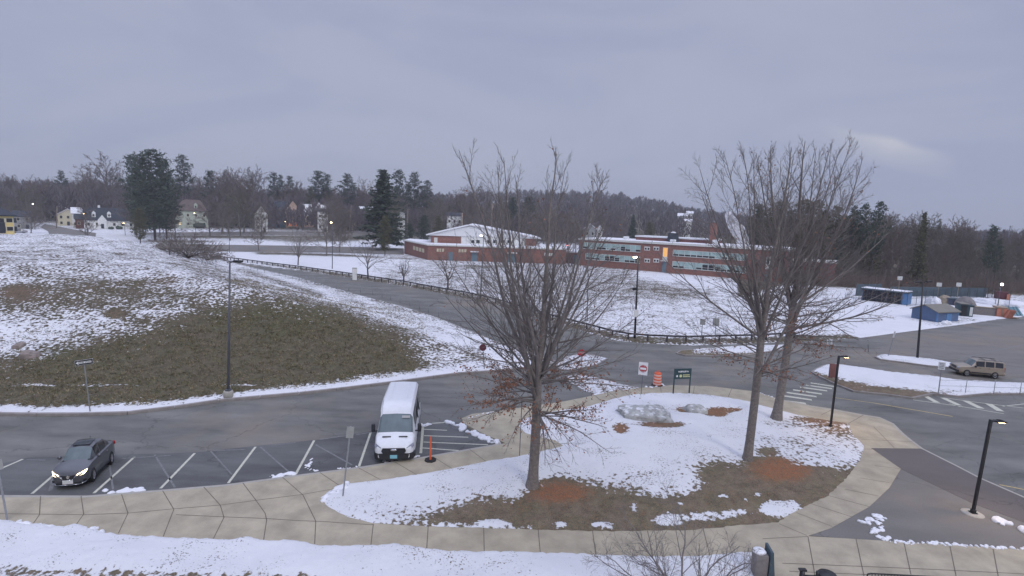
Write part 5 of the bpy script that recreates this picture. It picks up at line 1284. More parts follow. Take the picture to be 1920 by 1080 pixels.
# right front wheel (seen) is on the car's left side -> centre
fc = cp0 - f_*1.36*.63; 
side = lf if lf.x > 0 else -lf
cc_ = fc - side*.80*.80
sedan('sedan_car', 'dark grey sedan pulling out of the parking bay with its headlights on', 'car', (cc_.x, cc_.y, 0.01), rzc).scale = (.63,.78,1.02)
def van(loc, rz):
    t = E('cargo_van', 'white high-roof passenger van parked nose to the kerb beside the hatched bay', 'van', loc, rz)
    W = 1.03
    def sec(w, zb, belt, wt, roof, cab=True, k=1.0):
        return [(0,zb),(w*.90,zb),(w*.995,zb+.14),(w,.75),(w*.985,belt),(w*.955,belt+.06),(wt,roof-.20),(wt*.86,roof-.035),(0,roof)]
    def nose(w, zb, zs, zt_): return [(0,zb),(w*.9,zb),(w*.99,zb+.10),(w,zs),(w*.96,zt_-.14),(w*.90,zt_-.06),(w*.72,zt_),(w*.4,zt_+.03),(0,zt_+.05)]
    st = [(-3.0,sec(W-.03,.42,1.30,.84,2.62)),(-2.92,sec(W,.36,1.30,.88,2.70)),(-1.6,sec(W,.34,1.30,.89,2.74)),(-.2,sec(W,.34,1.30,.89,2.75)),(.55,sec(W,.34,1.30,.89,2.72)),(.75,sec(W,.34,1.30,.88,2.70)),(1.25,sec(W,.34,1.30,.86,2.56)),
        (1.42,sec(W,.34,1.30,.84,2.40)),(1.52,sec(W,.34,1.28,.84,2.27)),(2.18,[(0,.32),(.93,.32),(1.025,.46),(1.03,.75),(1.01,1.22),(.98,1.27),(.90,1.45),(.80,1.46),(0,1.49)]),(2.28,nose(1.02,.30,.78,1.36)),(2.62,nose(1.00,.28,.72,1.20)),
        (2.82,nose(.95,.28,.66,1.08)),(2.93,nose(.88,.30,.60,.98)),(3.0,nose(.78,.34,.58,.88))]
    ix = [x for x, _ in st]
    def part(i, j):
        x0, x1 = ix[i], ix[i+1]
        if x0 >= 1.51 and x1 <= 2.19 and j in (6,7): return 'windscreen'
        if j == 5 and ((.54 <= x0 and x1 <= 1.43)): return 'side_window'
        if j == 5 and -2.93 < x0 and x1 <= .56: return 'side_window'
        return 'body'
    wh = [(1.95,-.90),(1.95,.90),(-1.75,-.90),(-1.75,.90)]
    veh_shell(st, part, {'body':'white_paint','windscreen':'windscreen','side_window':'side_glass'}, t, ('windscreen','side_window'), wh, .35, 1.4)
    for x, y in wh: wheel(t, x, y, .35, w=.24, spokes=6)
    for s in (-1,1):
        mb = MB(); mb.box((1.62,s*1.20,1.50),(.16,.20,.46),ch=.06); mb.box((1.66,s*1.08,1.34),(.08,.24,.05)); mb.build('mirror', 'trim', t)
        hl = MB(); hl.add([(2.93,s*.58,.80),(2.96,s*.62,.94),(2.86,s*.84,1.08),(2.72,s*.955,1.13),(2.72,s*.985,.96),(2.84,s*.90,.85)], [(0,1,2,3,4,5)]); hl.v = [(a+.025,b*1.01,c) for a,b,c in hl.v]; hl.build('headlight', 'headlight_off', t)
        MB().box((2.46,s*.42,1.335),(.07,.44,.03),ry=.42,ch=.01).build('hood_vent', 'black', t)
        MB().box((2.90,s*.80,.50),(.10,.16,.10),rz=-s*.5,ch=.03).build('fog_lamp', 'glass_dark', t)
        MB().box((-3.02,s*.90,1.3),(.06,.14,.6),ch=.02).build('taillight', 'taillight', t)
        mb = MB(); 
        for x in (-1.45,-.15): mb.box((x,s*.955,1.85),(.09,.05,.90),rx=s*.17)
        mb.build('window_pillar', 'trim', t)
        MB().box((-.9,s*1.035,.62),(3.2,.03,.12)).build('side_moulding', 'trim', t)
        mb = MB(); mb.tube([(.4,s*.80,2.66),(-2.8,s*.80,2.64)], .018, 5); mb.build('roof_rib', 'white_paint', t)
    mb = MB(); 
    for y in (-.45,.45): mb.box((-1.2,y,2.742),(3.0,.03,.012))
    mb.build('roof_rib', 'white_paint', t)
    # dark bumper wrapped round the nose
    mb = MB(); pts = [(2.60,-1.035),(2.84,-.975),(2.97,-.84),(3.05,-.5),(3.07,0),(3.05,.5),(2.97,.84),(2.84,.975),(2.60,1.035)]
    for (a, b) in zip(pts, pts[1:]):
        mb.add([(a[0],a[1],.30),(b[0],b[1],.30),(b[0]+.015,b[1]*1.01,.64),(a[0]+.015,a[1]*1.01,.64),(a[0]-.2,a[1]*.9,.30),(b[0]-.2,b[1]*.9,.30),(b[0]-.2,b[1]*.9,.64),(a[0]-.2,a[1]*.9,.64)], [(0,1,2,3),(3,2,6,7),(0,4,5,1)], False)
    bp = mb.build('bumper', 'trim', t)
    MB().box((3.09,0,.50),(.02,.36,.20)).build('license_plate', 'plate_blue', t)
    mb = MB(); mb.add([(3.03,-.56,.95),(3.03,.56,.95),(3.055,.62,.80),(3.085,.50,.60),(3.085,-.50,.60),(3.055,-.62,.80)], [(0,1,2,3,4,5)]); mb.v = [(a+.02,b,c) for a,b,c in mb.v]; g = mb.build('grille', 'black', t)
    mb = MB()
    for z in (.70,.78,.86): mb.box((3.078,0,z),(.02,1.0,.02))
    mb.build('grille_bar', 'trim', g)
    mb = MB(); mb.blob((3.09,0,.86),(.02,.17,.065),14,8); mb.build('badge', 'chrome', g)
    ws = [o for o in t.children if o.name.startswith('windscreen')][0]
    mb = MB(); mb.box((1.68,.50,2.14),(.14,.42,.012),ry=R(49)); mb.build('windscreen_sticker', 'sign_back', ws)
    mb = MB(); mb.box((2.13,0,1.47),(.10,1.7,.03),ry=R(48)); mb.build('wiper', 'black', ws)
    return t
a = P(702,857); b = P(781,857.5); m_ = (a+b)/2
cf = Vector((m_.x, m_.y, 0)); 
hd = Vector((m_.x*.93+.0, m_.y, 0)).normalized()*-1
hd = Vector((.015, -1, 0)).normalized()
# the row of the rear roof edge gives the heading: the van stands nearly square to the camera
hd = Vector((0.0, -1, 0)); az_ = math.atan2(m_.x, m_.y); hd = Vector((-math.sin(az_*.55), -math.cos(az_*.55), 0))
cv = cf - hd*2.05*.93
vt = van((cv.x, cv.y, .01), math.atan2(hd.y, hd.x)); vt.scale = (.93,.97,.94)
def suv(name, label, loc, rz, paint='tan_paint', group=None):
    t = E(name, label, 'car', loc, rz, group); W = .90
    def s2(w, zb, belt, inner, wt, roof): return [(0,zb),(w*.9,zb),(w*.99,zb+.13),(w,.78),(w*.97,belt),(inner,belt+.03),(wt,roof-.08),(wt*.86,roof-.015),(0,roof+.01)]
    def n2(w, zb, zt_): return [(0,zb),(w*.9,zb),(w*.99,zb+.12),(w,.72),(w*.97,zt_-.10),(w*.90,zt_-.04),(w*.7,zt_),(w*.4,zt_+.02),(0,zt_+.03)]
    st = [(-2.40,s2(.84,.42,1.12,.76,.66,1.66)),(-2.32,s2(W,.36,1.12,.80,.69,1.74)),(-2.22,s2(W,.34,1.12,.80,.69,1.755)),(-1.42,s2(W,.32,1.12,.80,.70,1.77)),(-1.30,s2(W,.32,1.12,.80,.70,1.77)),(-.42,s2(W,.32,1.11,.80,.70,1.78)),(-.32,s2(W,.32,1.11,.80,.70,1.78)),
        (.42,s2(W,.32,1.10,.80,.68,1.75)),(.55,s2(W,.32,1.10,.80,.67,1.72)),(1.05,s2(W,.32,1.09,.80,.74,1.17)),(1.15,n2(W,.32,1.13)),(1.7,n2(W-.01,.32,1.08)),(2.15,n2(.87,.32,1.02)),(2.32,n2(.82,.34,.96)),(2.42,n2(.74,.40,.86))]
    ix = [x for x, _ in st]
    def part(i, j):
        x0, x1 = ix[i], ix[i+1]
        if x0 >= .54 and x1 <= 1.06 and j in (6,7): return 'windscreen'
        if j == 5 and ((x0 >= -2.23 and x1 <= -1.41) or (x0 >= -1.31 and x1 <= -.41) or (x0 >= -.33 and x1 <= .43) or (x0 >= .41 and x1 <= .56)): return 'side_window'
        return 'body'
    wh = [(1.45,-.80),(1.45,.80),(-1.42,-.80),(-1.42,.80)]
    veh_shell(st, part, {'body':paint,'windscreen':'windscreen','side_window':'side_glass'}, t, ('windscreen','side_window'), wh, .37, 1.1)
    for x, y in wh: wheel(t, x, y, .37, w=.24, spokes=6)
    for s in (-1,1):
        MB().blob((.72,s*1.0,1.16),(.10,.13,.10),8,6,sq=.6).build('mirror', 'trim', t)
        MB().box((2.34,s*.66,.86),(.16,.30,.20),rz=-s*.25,ch=.04).build('headlight', 'headlight_off', t)
        MB().box((-2.38,s*.78,1.0),(.10,.14,.42),ch=.03).build('taillight', 'taillight', t)
        mb = MB(); mb.tube([(.35,s*.62,1.78),(.25,s*.62,1.84),(-2.0,s*.62,1.84),(-2.1,s*.62,1.78)], .022, 6); mb.build('roof_rail', 'black', t)
        MB().box((.0,s*.905,.50),(2.0,.04,.10),ch=.01).build('side_moulding', 'trim', t)
        for x in (.18,-.75): MB().box((x,s*.905,1.02),(.18,.03,.04)).build('door_handle', 'trim', t)
    mb = MB(); mb.box((-.5,0,1.83),(.06,1.25,.03)); mb.box((-1.6,0,1.83),(.06,1.25,.03)); mb.build('roof_bar', 'black', t)
    MB().box((2.42,0,.84),(.06,.98,.26),ch=.02).build('grille', 'black', t)
    mb = MB(); mb.box((2.36,0,.50),(.26,1.68,.24),ch=.06); mb.build('bumper', 'trim', t); mb = MB(); mb.box((-2.40,0,.52),(.22,1.7,.24),ch=.06); mb.build('bumper', paint, t)
    return t
a = P(1812,706); b = P(1866,711); d = (a-b); ln = d.length; d.normalize(); sidev = Vector((-d.y, d.x, 0)); 
if sidev.y < 0: sidev = -sidev
c_ = (a+b)/2 + sidev*.80
sv = suv('suv_car', 'tan sport utility car with roof rails driving along the right edge of the car park', (c_.x, c_.y, .01), math.atan2(d.y, d.x)); sv.scale = (ln/2.87*.97, .86, .83)
for i, (px, py, pt, lab) in enumerate([(12,440,'red_paint','dark red car parked beyond the mound, nearest the left edge'),(36,440,'silver_paint','silver car parked beyond the mound under the grey house'),(24,439,'blue_paint','dark blue car between the red one and the silver one beyond the mound')]):
    b = PD(px, 431, 205+i*3); z = ghs(b.x, b.y); sedan('parked_car', lab, 'car', (b.x, b.y, z), R(200+10*i), pt, False, 'cars parked beyond the mound')
# ================================================================== LAMPS AND SIGNS
def lean_of(base, top_px, top_py):
    """height and small lean so that the pole's tip stands where it does in the photo"""
    h = zat(base, top_py)-base.z; q = PD(top_px, top_py, base.y); return h, math.atan2(q.x-base.x, h)
def near_lamp(px, py, tx, ty, label, side=1, lit=True):
    b = P(px, py, ZW); h, le = lean_of(b, tx, ty); t = E('street_lamp', label, 'street lamp', b, 0, 'short black lamp posts by the paths', (0, min(le,.06)))
    mb = MB(); mb.box((0,0,.02),(.26,.26,.04),ch=.008)
    for x in (-1,1):
        for y in (-1,1): mb.cyl((x*.095,y*.095,.03),(x*.095,y*.095,.075),.014,n=6)
    mb.build('base_plate', 'black_metal', t)
    MB().box((0,0,.04+h/2),(.105,.105,h),ch=.012).build('pole', 'black_metal', t)
    MB().box((0,0,.11),(.16,.16,.14),ch=.02).build('base_cover', 'black_metal', t)
    mb = MB(); mb.box((side*.13,0,h-.02),(.22,.07,.06)); mb.box((side*.40,0,h-.01),(.42,.26,.07),ch=.03)
    for k in range(4): mb.box((side*(.32+.05*k),0,h+.035),(.014,.20,.03))
    hd_ = mb.build('lamp_head', 'black_metal', t)
    MB().box((side*.42,0,h-.052),(.28,.18,.012)).build('lens', 'lamp_warm' if lit else 'frame', hd_)
    if lit:
        L = bpy.data.lights.new('lamp_light', 'SPOT'); L.energy = 300; L.color = (1,.68,.36); L.spot_size = R(125); L.spot_blend = .9; L.shadow_soft_size = .12
        o = bpy.data.objects.new('lamp_light', L); COL.objects.link(o); o.parent = t; o.location = (side*.42, 0, h-.07)
    return t
near_lamp(1557,801,1573,668,'short black lamp post at the lawn corner beside the crosswalk')
l2 = near_lamp(1824,962,1858,788,'short black lamp post standing in the paved corner at the right')
b = P(1824,964,ZW); o = MB().lathe([(0,-.02),(.44,-.02),(.42,.03),(.30,.05),(0,.05)], n=18).build('concrete_pad', 'concrete_grey', l2); o.location = (0,0,-.03)
def tall_lamp(px, py, tx, ty, label, heads=((1,None),), base_ped=True, r=.085, z=None, sign=None, group='tall lamp posts around the grounds'):
    b = hit(px, py) if z is None else P(px, py, z); h, le = lean_of(b, tx, ty); t = E('lamp_post', label, 'street lamp', b, 0, group, (0, le))
    mb = MB(); mb.cyl((0,0,0),(0,0,h), r*1.15, r*.62, 10); mb.build('pole', 'black_metal' if r > .09 else 'dark_metal', t)
    if base_ped: MB().lathe([(0,-.3),(.30,-.3),(.30,.30),(.26,.36),(0,.36)], n=16).build('concrete_base', 'concrete_grey', t); MB().box((0,0,.42),(.30,.30,.12),ch=.02).build('base_plate', 'dark_metal', t)
    for s, m in heads:
        mb = MB(); mb.tube([(0,0,h-.12),(s*.28,0,h-.02)], .035, 6)
        if m is None:
            mb.box((s*.52,0,h),(.52,.30,.13),ch=.04); hd_ = mb.build('lamp_head', 'black_metal', t); MB().box((s*.54,0,h-.07),(.36,.22,.02)).build('lens', 'glass_dark', hd_)
        else:
            mb.lathe([(0,h+.10),(.16,h+.08),(.26,h-.02),(.26,h-.06)], (s*.34,0,0), 12); hd_ = mb.build('lamp_head', 'dark_metal', t)
            MB().blob((s*.34,0,h-.12),(.21,.21,.15),12,8).build('lens', m, hd_)
    if sign:
        MB().box((0,-r-.03,sign[0]),(sign[1],.02,sign[2])).build('sign_plate', 'sign_white', t)
        MB().box((-.28,-.05,sign[0]+2.6),(.42,.16,.28),ch=.04).build('camera_box', 'black', t)
    return t
tall_lamp(428,744,431,488,'tall grey lamp post on a concrete base at the foot of the mound', r=.082)
tall_lamp(1720,672,1731,528,'tall dark twin-headed lamp post on the small car park island', heads=((1,None),(-1,None)), base_ped=False, r=.095, z=.2)
tall_lamp(1190,634,1197,480,'lit lamp post with a white notice behind the guardrail bend', heads=((-1,'lamp_warm'),), r=.11, sign=(2.7,.52,.80), base_ped=False)
tall_lamp(901,560,907,440,'lit lamp post in front of the low brick wing', heads=((-1,'lamp_white'),), base_ped=False)
tall_lamp(623,504,624,416,'lit lamp post behind the guardrail in line with the beige ranch house', heads=((-1,'lamp_warm'),), base_ped=False)
tall_lamp(1066,500,1066,459,'pole with a small red light by the glazed school entrance', heads=((-1,'lamp_red'),), base_ped=False, z=.15)
tall_lamp(430,474,430,437,'thin unlit pole on the snow right of the wide bush', heads=(), base_ped=False, r=.07, group=None)
tall_lamp(1101,600,1104,430,'slender unlit post on the field behind the guardrail, seen through the nearest oak', heads=(), base_ped=False, r=.05, group=None)
for a in [(161,440,159,400,'lamp_warm','lit street lamp before the white cape house, leftmost of its row'),(235,441,233,418,'lamp_warm','low lit lamp at the right end of the white cape house'),(367,440,366,399,'lamp_warm','lit street lamp before the pale green colonial'),(688,436,687,404,'lamp_white','white lit lamp to the left of the pointed spruce'),(60,430,60,381,'lamp_white','small white lamp high over the trees at the far left'),(536,428,536,415,'lamp_warm','tiny porch lamp glowing by the pink gabled house')]:
    tall_lamp(a[0],a[1],a[2],a[3],a[5],heads=((-1 if a[0] != 60 else 1,a[4]),),base_ped=False, group='street lamps along the far road')
# floodlight at the right
b = PD(1873,560,92); b.z = ghs(b.x,b.y); t = E('floodlight', 'brilliant floodlight on a pole in front of the woods at the right', 'floodlight', b); h = zat(b,533)-b.z
MB().cyl((0,0,0),(0,0,h),.07,.05,8).build('pole', 'dark_metal', t); hd_ = MB().box((0,-.05,h),(.55,.18,.40),ch=.04).build('lamp_head', 'dark_metal', t); MB().box((0,-.16,h),(.46,.03,.34)).build('lens', 'lamp_white', hd_)
# utility poles
def upole(px, py, tx, ty, label, arm=True, lampm=None):
    b = hit(px, py); h, le = lean_of(b, tx, ty); t = E('utility_pole', label, 'utility pole', b, 0, 'wooden utility poles', (0, le))
    MB().cyl((0,0,-.3),(0,0,h),.17,.12,8).build('pole', 'pole_wood', t)
    if arm:
        mb = MB(); mb.box((0,-.12,h-.5),(2.0,.12,.12)); 
        for x in (-.85,-.4,.4,.85): mb.cyl((x,-.12,h-.44),(x,-.12,h-.22),.05,n=6)
        mb.build('crossarm', 'pole_wood', t)
    if lampm:
        z = zat(b, 398)-b.z; mb = MB(); mb.tube([(0,0,z),(-1.0,0,z+.15)], .05, 6); ar = mb.build('lamp_arm', 'dark_metal', t); MB().blob((-1.1,0,z+.05),(.28,.2,.2),10,6).build('lamp', lampm, ar)
        MB().cyl((.28,0,h-3.4),(.28,0,h-2.3),.26,n=10).build('transformer', 'galv', t)
    return t
upole(306,438,307,374,'wooden utility pole carrying a warm street light left of the green colonial',False,'lamp_warm'); upole(654,440,659,384,'tall pale wooden pole before the beige ranch house',False); upole(763,447,765,391,'wooden pole with crossarm in front of the mint green house')
upole(106,428,107,386,'wooden pole among the houses on the far left slope',False); upole(497,438,499,402,'short wooden pole left of the blue house',False)
b = PD(866,440,200); 
for (px, ty, dist, lab) in ((866,399,185,'pale pole rising behind the left slope of the gym roof'),(921,382,176,'tallest pale pole rising behind the peak of the gym roof'),(1892,423,230,'thin mast above the woods at the far right'),(1126,432,150,None)):
    if lab is None: continue
    g = PD(px, 440, dist); z = ghs(g.x, g.y); g.z = z; h = zat(g, ty)-z; t = E('utility_pole', lab, 'utility pole', g, 0, None)
    MB().cyl((0,0,0),(0,0,h),.20,.14,8).build('pole', 'pole_wood' if px < 1800 else 'dark_metal', t); MB().box((0,0,h-.35),(1.3 if px < 1800 else .8,.12,.12)).build('crossarm', 'pole_wood' if px < 1800 else 'dark_metal', t)
# overhead wires between the poles
wb = []
def wire(p, q, sag):
    return (np.array([np.array(p)+(np.array(q)-np.array(p))*t-np.array([0,0,sag*4*t*(1-t)]) for t in np.linspace(0,1,9)]), np.full(9,.022))
tops = []
for px, py, ty in ((106,428,390),(306,438,378),(497,438,404),(654,440,388),(763,447,393)):
    b = hit(px, py); tops.append((b.x, b.y, zat(b, ty)))
for a, b in zip(tops, tops[1:]):
    for dz in (0,-.9,-1.6): wb.append(wire((a[0],a[1],a[2]+dz),(b[0],b[1],b[2]+dz),1.2))
V, F = tubes_np(wb, 3); o = link('overhead_wires', np_mesh('overhead_wires', V, F), None, 'black'); tag(o, 'black overhead wires strung between the wooden utility poles along the far street', 'wires')
# ------------------------------------------------------------------ signs
def sign(px, py, tx, ty, label, w, h, kind, postm='galv', z=None, face=0.0, drop=0.0, roll=0.0, group=None, post_r=.03, name='road_sign'):
    b = hit(px, py) if z is None else P(px, py, z); H_, le = lean_of(b, tx, ty); t = E(name, label, 'sign', b, -math.atan2(b.x,b.y)+face, group, (0, max(-.12,min(.12,le))))
    MB().box((0,0,H_/2),(post_r*2,post_r*1.2,H_)).build('post', postm, t); c = H_-h/2-drop; y = -.035
    def pl(m, w_, h_, dy=0, nm='sign_plate', par=t, cx=0, cz=0): o = MB().box((cx,y-dy,c+cz),(w_,.012,h_)).build(nm, m, par); return o
    if kind == 'oneway':
        p = pl('black', w, h); pl('sign_white', w*.965, h*.90, .006, 'border', p); pl('black', w*.94, h*.82, .010, 'panel', p)
        mb = MB(); yy = y-.020; mb.poly([(-w*.44,yy,c),(-w*.30,yy,c+h*.32),(-w*.30,yy,c+h*.17),(w*.40,yy,c+h*.17),(w*.40,yy,c-h*.17),(-w*.30,yy,c-h*.17),(-w*.30,yy,c-h*.32)]); mb.build('arrow', 'sign_white', p)
        txt('lettering', 'ONE WAY', h*.40, 'black', p, (w*.04, y-.024, c), (R(90),0,0))
    elif kind == 'dne':
        p = pl('sign_white', w, h); mb = MB(); mb.cyl((0,y-.008,c),(0,y-.014,c),w*.43,n=28,sm=False); r = mb.build('disc', 'sign_red', p)
        MB().box((0,y-.017,c),(w*.66,.006,h*.17)).build('bar', 'sign_white', p)
        txt('lettering', 'DO NOT', w*.185, 'sign_white', p, (0,y-.018,c+h*.225), (R(90),0,0)); txt('lettering', 'ENTER', w*.185, 'sign_white', p, (0,y-.018,c-h*.225), (R(90),0,0))
    elif kind == 'stop':
        mb = MB(); r = w/2/math.cos(math.pi/8); mb.poly([(r*math.cos(math.pi/8+k*math.pi/4),y-.006,c+r*math.sin(math.pi/8+k*math.pi/4)) for k in range(8)]); mb.poly([(r*math.cos(math.pi/8-k*math.pi/4),y+.004,c+r*math.sin(math.pi/8-k*math.pi/4)) for k in range(8)]); p = mb.build('sign_plate', 'sign_red', t)
        txt('lettering', 'STOP', w*.34, 'sign_white', p, (0,y-.010,c), (R(90),0,0))
    elif kind == 'stopback':
        mb = MB(); r = w/2/math.cos(math.pi/8); mb.poly([(r*math.cos(math.pi/8+k*math.pi/4),y-.006,c+r*math.sin(math.pi/8+k*math.pi/4)) for k in range(8)]); mb.build('sign_plate', 'maroon', t)
    elif kind == 'parking':
        p = pl('sign_white', w, h); mb = MB(); mb.lathe([(w*.30,y-.012),(w*.20,y-.012)], (0,0,c+h*.08), 20, axis='Y'); mb.build('ring', 'sign_green', p); pl('sign_green', w*.10, h*.16, .01, 'mark', p, cz=h*.08); pl('sign_green', w*.6, h*.06, .01, 'mark', p, cz=-h*.34)
    elif kind == 'notice':
        p = pl('sign_white', w, h); 
        for k in range(4): pl('dark_metal', w*(.7-.1*(k%2)), h*.05, .01, 'text_line', p, cz=h*(.32-.2*k))
    elif kind == 'back': p = pl('sign_back', w, h); pl('galv', w*.9, .03, -.02, 'brace', p, cz=h*.25); pl('galv', w*.9, .03, -.02, 'brace', p, cz=-h*.25)
    return t
sign(169,772,158,673,'black and white one-way arrow sign on a slanting post at the foot of the mound',.86,.34,'oneway','galv')
sign(643,930,657,800,'blank pale rectangular sign seen from behind on the snow by the sidewalk',.30,.50,'back','galv',z=ZW+.1,post_r=.032)
sign(14,976,-4,860,'leaning grey metal sign post cut by the left edge of the photo',.3,.4,'back','galv',z=ZW+.1,post_r=.032)
sign(1202,741,1207,679,'red and white do-not-enter sign tilted on its post near the orange barrel',.62,.92,'dne','dark_metal',z=.2,post_r=.022)
sign(908,692,905,645,'round dark red sign on the snowy tip of the mound left of the nearest oak',.55,.55,'stopback','dark_metal')
sign(1091,690,1090,655,'red stop sign on the little traffic island behind the nearest oak',.62,.62,'stop','galv',z=.15)
sign(1556,664,1556,637,'white square sign with a dark green ring in the car park',.46,.46,'parking','galv',z=.01)
sign(1665,668,1679,620,'thin leaning white sign on the tip of the small car park island',.14,.62,'notice','galv',z=.25)
sign(1628,660,1628,637,'small dark sign seen edge-on in the car park',.14,.5,'back','dark_metal',z=.01)
sign(1759,738,1767,679,'white rectangular sign on a post at the right kerbed island before the tan car',.42,.58,'notice','galv',z=.25)
sign(1314,643,1318,598,'grey back of a sign, left one of the pair at the guardrail',.52,.62,'back','dark_metal')
sign(1341,643,1343,597,'larger grey sign back, right one of the pair at the guardrail',.62,.80,'back','dark_metal')
sign(974,857,979,742,'thin bare sign post on the sidewalk just left of the nearest oak trunk',.10,.30,'back','dark_metal',z=ZW,post_r=.02)
# brown pillar on the island
b = P(1560,712,.25); t = E('sign_board', 'reddish brown board on the island behind the short lamp post', 'sign', b); MB().box((0,0,.75),(.62,.10,1.15),ch=.02).build('board', 'tarp_orange', t); MB().box((0,.04,.25),(.10,.06,.5)).build('post', 'wood', t)
t.children[0].data.materials[0] = MATS['brick_dark']
# green directional sign on two posts
a = P(1262,739,.2); c = P(1292,738,.2); m_ = (a+c)/2; t = E('direction_sign', 'dark green direction sign with a left arrow on two posts', 'sign', m_, math.atan2(c.y-a.y, c.x-a.x)); h = zat(m_, 691)-m_.z; wd = (c-a).length
for s in (-1,1): MB().box((s*wd/2,0,h/2),(.07,.07,h)).build('post', 'sign_green', t)
zb = zat(m_, 710)-m_.z; p = MB().box((0,-.01,(h+zb)/2),(wd-.07,.06,h-zb)).build('panel', 'sign_green', t)
hh = h-zb; rg = random.Random(3); mb = MB(); x = -wd*.28
while x < wd*.36: w_ = rg.uniform(.03,.07); mb.box((x,-.045,zb+hh*.72+rg.uniform(-.01,.01)),(w_,.012,hh*rg.uniform(.10,.17))); x += w_+rg.uniform(.015,.04)
mb.build('lettering', 'sign_white', p)
mb = MB(); mb.poly([(-wd*.42,-.046,zb+hh*.28),(-wd*.36,-.046,zb+hh*.40),(-wd*.30,-.046,zb+hh*.32),(-wd*.30,-.046,zb+hh*.24),(-wd*.36,-.046,zb+hh*.16)]); mb.build('arrow', 'sign_white', p)
mb = MB(); mb.lathe([(.001,-.048),(wd*.085,-.048)], (-wd*.13,0,zb+hh*.29), 16, axis='Y'); mb.build('emblem', 'sign_yellow', p)
mb = MB()
for r_ in (.38,.22):
    x = 0.02
    while x < wd*.42: w_ = rg.uniform(.04,.09); mb.box((x+w_/2,-.045,zb+hh*r_),(w_,.012,hh*.10)); x += w_+.02
mb.build('lettering', 'sign_yellow', p)
# barrel, delineator
b = P(1232,723,.10); t = E('traffic_barrel', 'orange and white striped traffic barrel ringed with snow', 'traffic barrel', b); H_ = zat(b, 696)-b.z; k = H_/1.05
prof = [(.29,.05),(.285,.25),(.275,.26),(.27,.48),(.262,.49),(.258,.68),(.25,.69),(.245,.90),(.225,.955),(.10,.96),(.10,.99),(0,.99)]
MB().lathe([(a*k,z*k) for a,z in prof], n=20).build('drum', 'orange', t)
for z0,z1,r0_,r1_ in ((.12,.22,.292,.289),(.30,.42,.278,.275),(.52,.63,.265,.262),(.73,.84,.253,.250)): MB().lathe([(r0_*k,z0*k),(r1_*k,z1*k)], n=20).build('reflective_band', 'refl', t)
MB().lathe([(0,0),(.40*k,0),(.40*k,.05),(.30*k,.09),(.30*k,.05)], n=20).build('rubber_base', 'rubber', t); MB().tube([(-.08*k,0,1.0*k),(-.06*k,0,1.10*k),(.06*k,0,1.10*k),(.08*k,0,1.0*k)],.018*k,6).build('handle', 'orange', t)
b = P(807,863,ZW); t = E('delineator_post', 'slim orange delineator post on a black rubber base at the kerb', 'delineator', b); H_ = zat(b, 818)-b.z
MB().lathe([(.055,.04),(.05,.3),(.04,H_*.9),(.02,H_*.97),(.03,H_),(0,H_)], n=14).build('tube', 'orange', t); MB().prism([(.30*math.cos(a_*math.pi/4+.4),.30*math.sin(a_*math.pi/4+.4)) for a_ in range(8)],0,.045).build('rubber_base', 'rubber', t)
for z in (.62,.80): MB().lathe([(.052-.018*z,H_*z),(.050-.018*z,H_*(z+.09))], n=14).build('reflective_band', 'refl', t)
# boulders
def boulder(px, py, wpx, ht, dep, label, seed, m='rock', z=None, rz=0, cap=True):
    b = hit(px, py) if z is None else P(px, py, z); w_ = wpx*b.y/CF/ .98; rng = random.Random(seed); bm = bmesh.new(); bmesh.ops.create_icosphere(bm, subdivisions=4, radius=1)
    from mathutils import noise
    for v in bm.verts:
        p = v.co.copy(); q = Vector([math.copysign(abs(e)**.62, e) for e in p]); n_ = noise.fractal(p*1.1+Vector((seed,0,0)), 1, 2, 4)*.20+noise.noise(p*4+Vector((0,seed,0)))*.05
        q = q*(1+n_); v.co = Vector((q.x*w_/2*.92, q.y*dep/2, max(q.z,-.2)*ht))
    me = bpy.data.meshes.new('boulder'); bm.to_mesh(me); bm.free()
    for p_ in me.polygons: p_.use_smooth = True
    me.set_sharp_from_angle(angle=R(32)); o = link('boulder', me, None, m if m != 'rock' else 'rock_snowy'); o.location = b+Vector((0,dep*.4,-.05)); o.rotation_euler = (0,0,rz); return tag(o, label, 'boulder')
boulder(1218,797,112,.80,2.3,'large pale flat-topped boulder in the snow of the lawn island',3,z=.3,rz=-.12)
boulder(1307,776,44,.42,1.2,'smaller pale boulder to the right of the large flat-topped one',8,z=.3)
boulder(1172,782,30,.35,1.2,'low pale rock against the left side of the large boulder',14,z=.3)
boulder(48,673,34,.55,1.0,'reddish boulder low on the mound, nearest the kerb',21,'rock_red'); boulder(29,655,18,.4,.8,'dark small boulder just above the reddish one on the mound',25,'rock_red')
# cabinets by the road
for (px, py, ty, w_, lab) in ((665,527,502,.85,'white utility cabinet standing at the guardrail beside the drive'),(995,592,571,.9,'grey-green utility cabinet at the guardrail seen through the nearest oak')):
    b = hit(px, py); b.z = max(b.z, 0); h = zat(b, ty)-b.z; t = E('utility_cabinet', lab, 'cabinet', b, -math.atan2(b.x,b.y)); MB().box((0,0,h/2),(w_,.7,h),ch=.03).build('cabinet_body', 'sign_back' if px < 700 else 'galv', t); mb = MB(); mb.box((0,-.37,h*.5),(w_*.9,.03,h*.86)); d_ = mb.build('door', 'wall_white' if px < 700 else 'galv', t); MB().box((w_*.3,-.40,h*.5),(.04,.04,.2)).build('handle', 'black', d_)
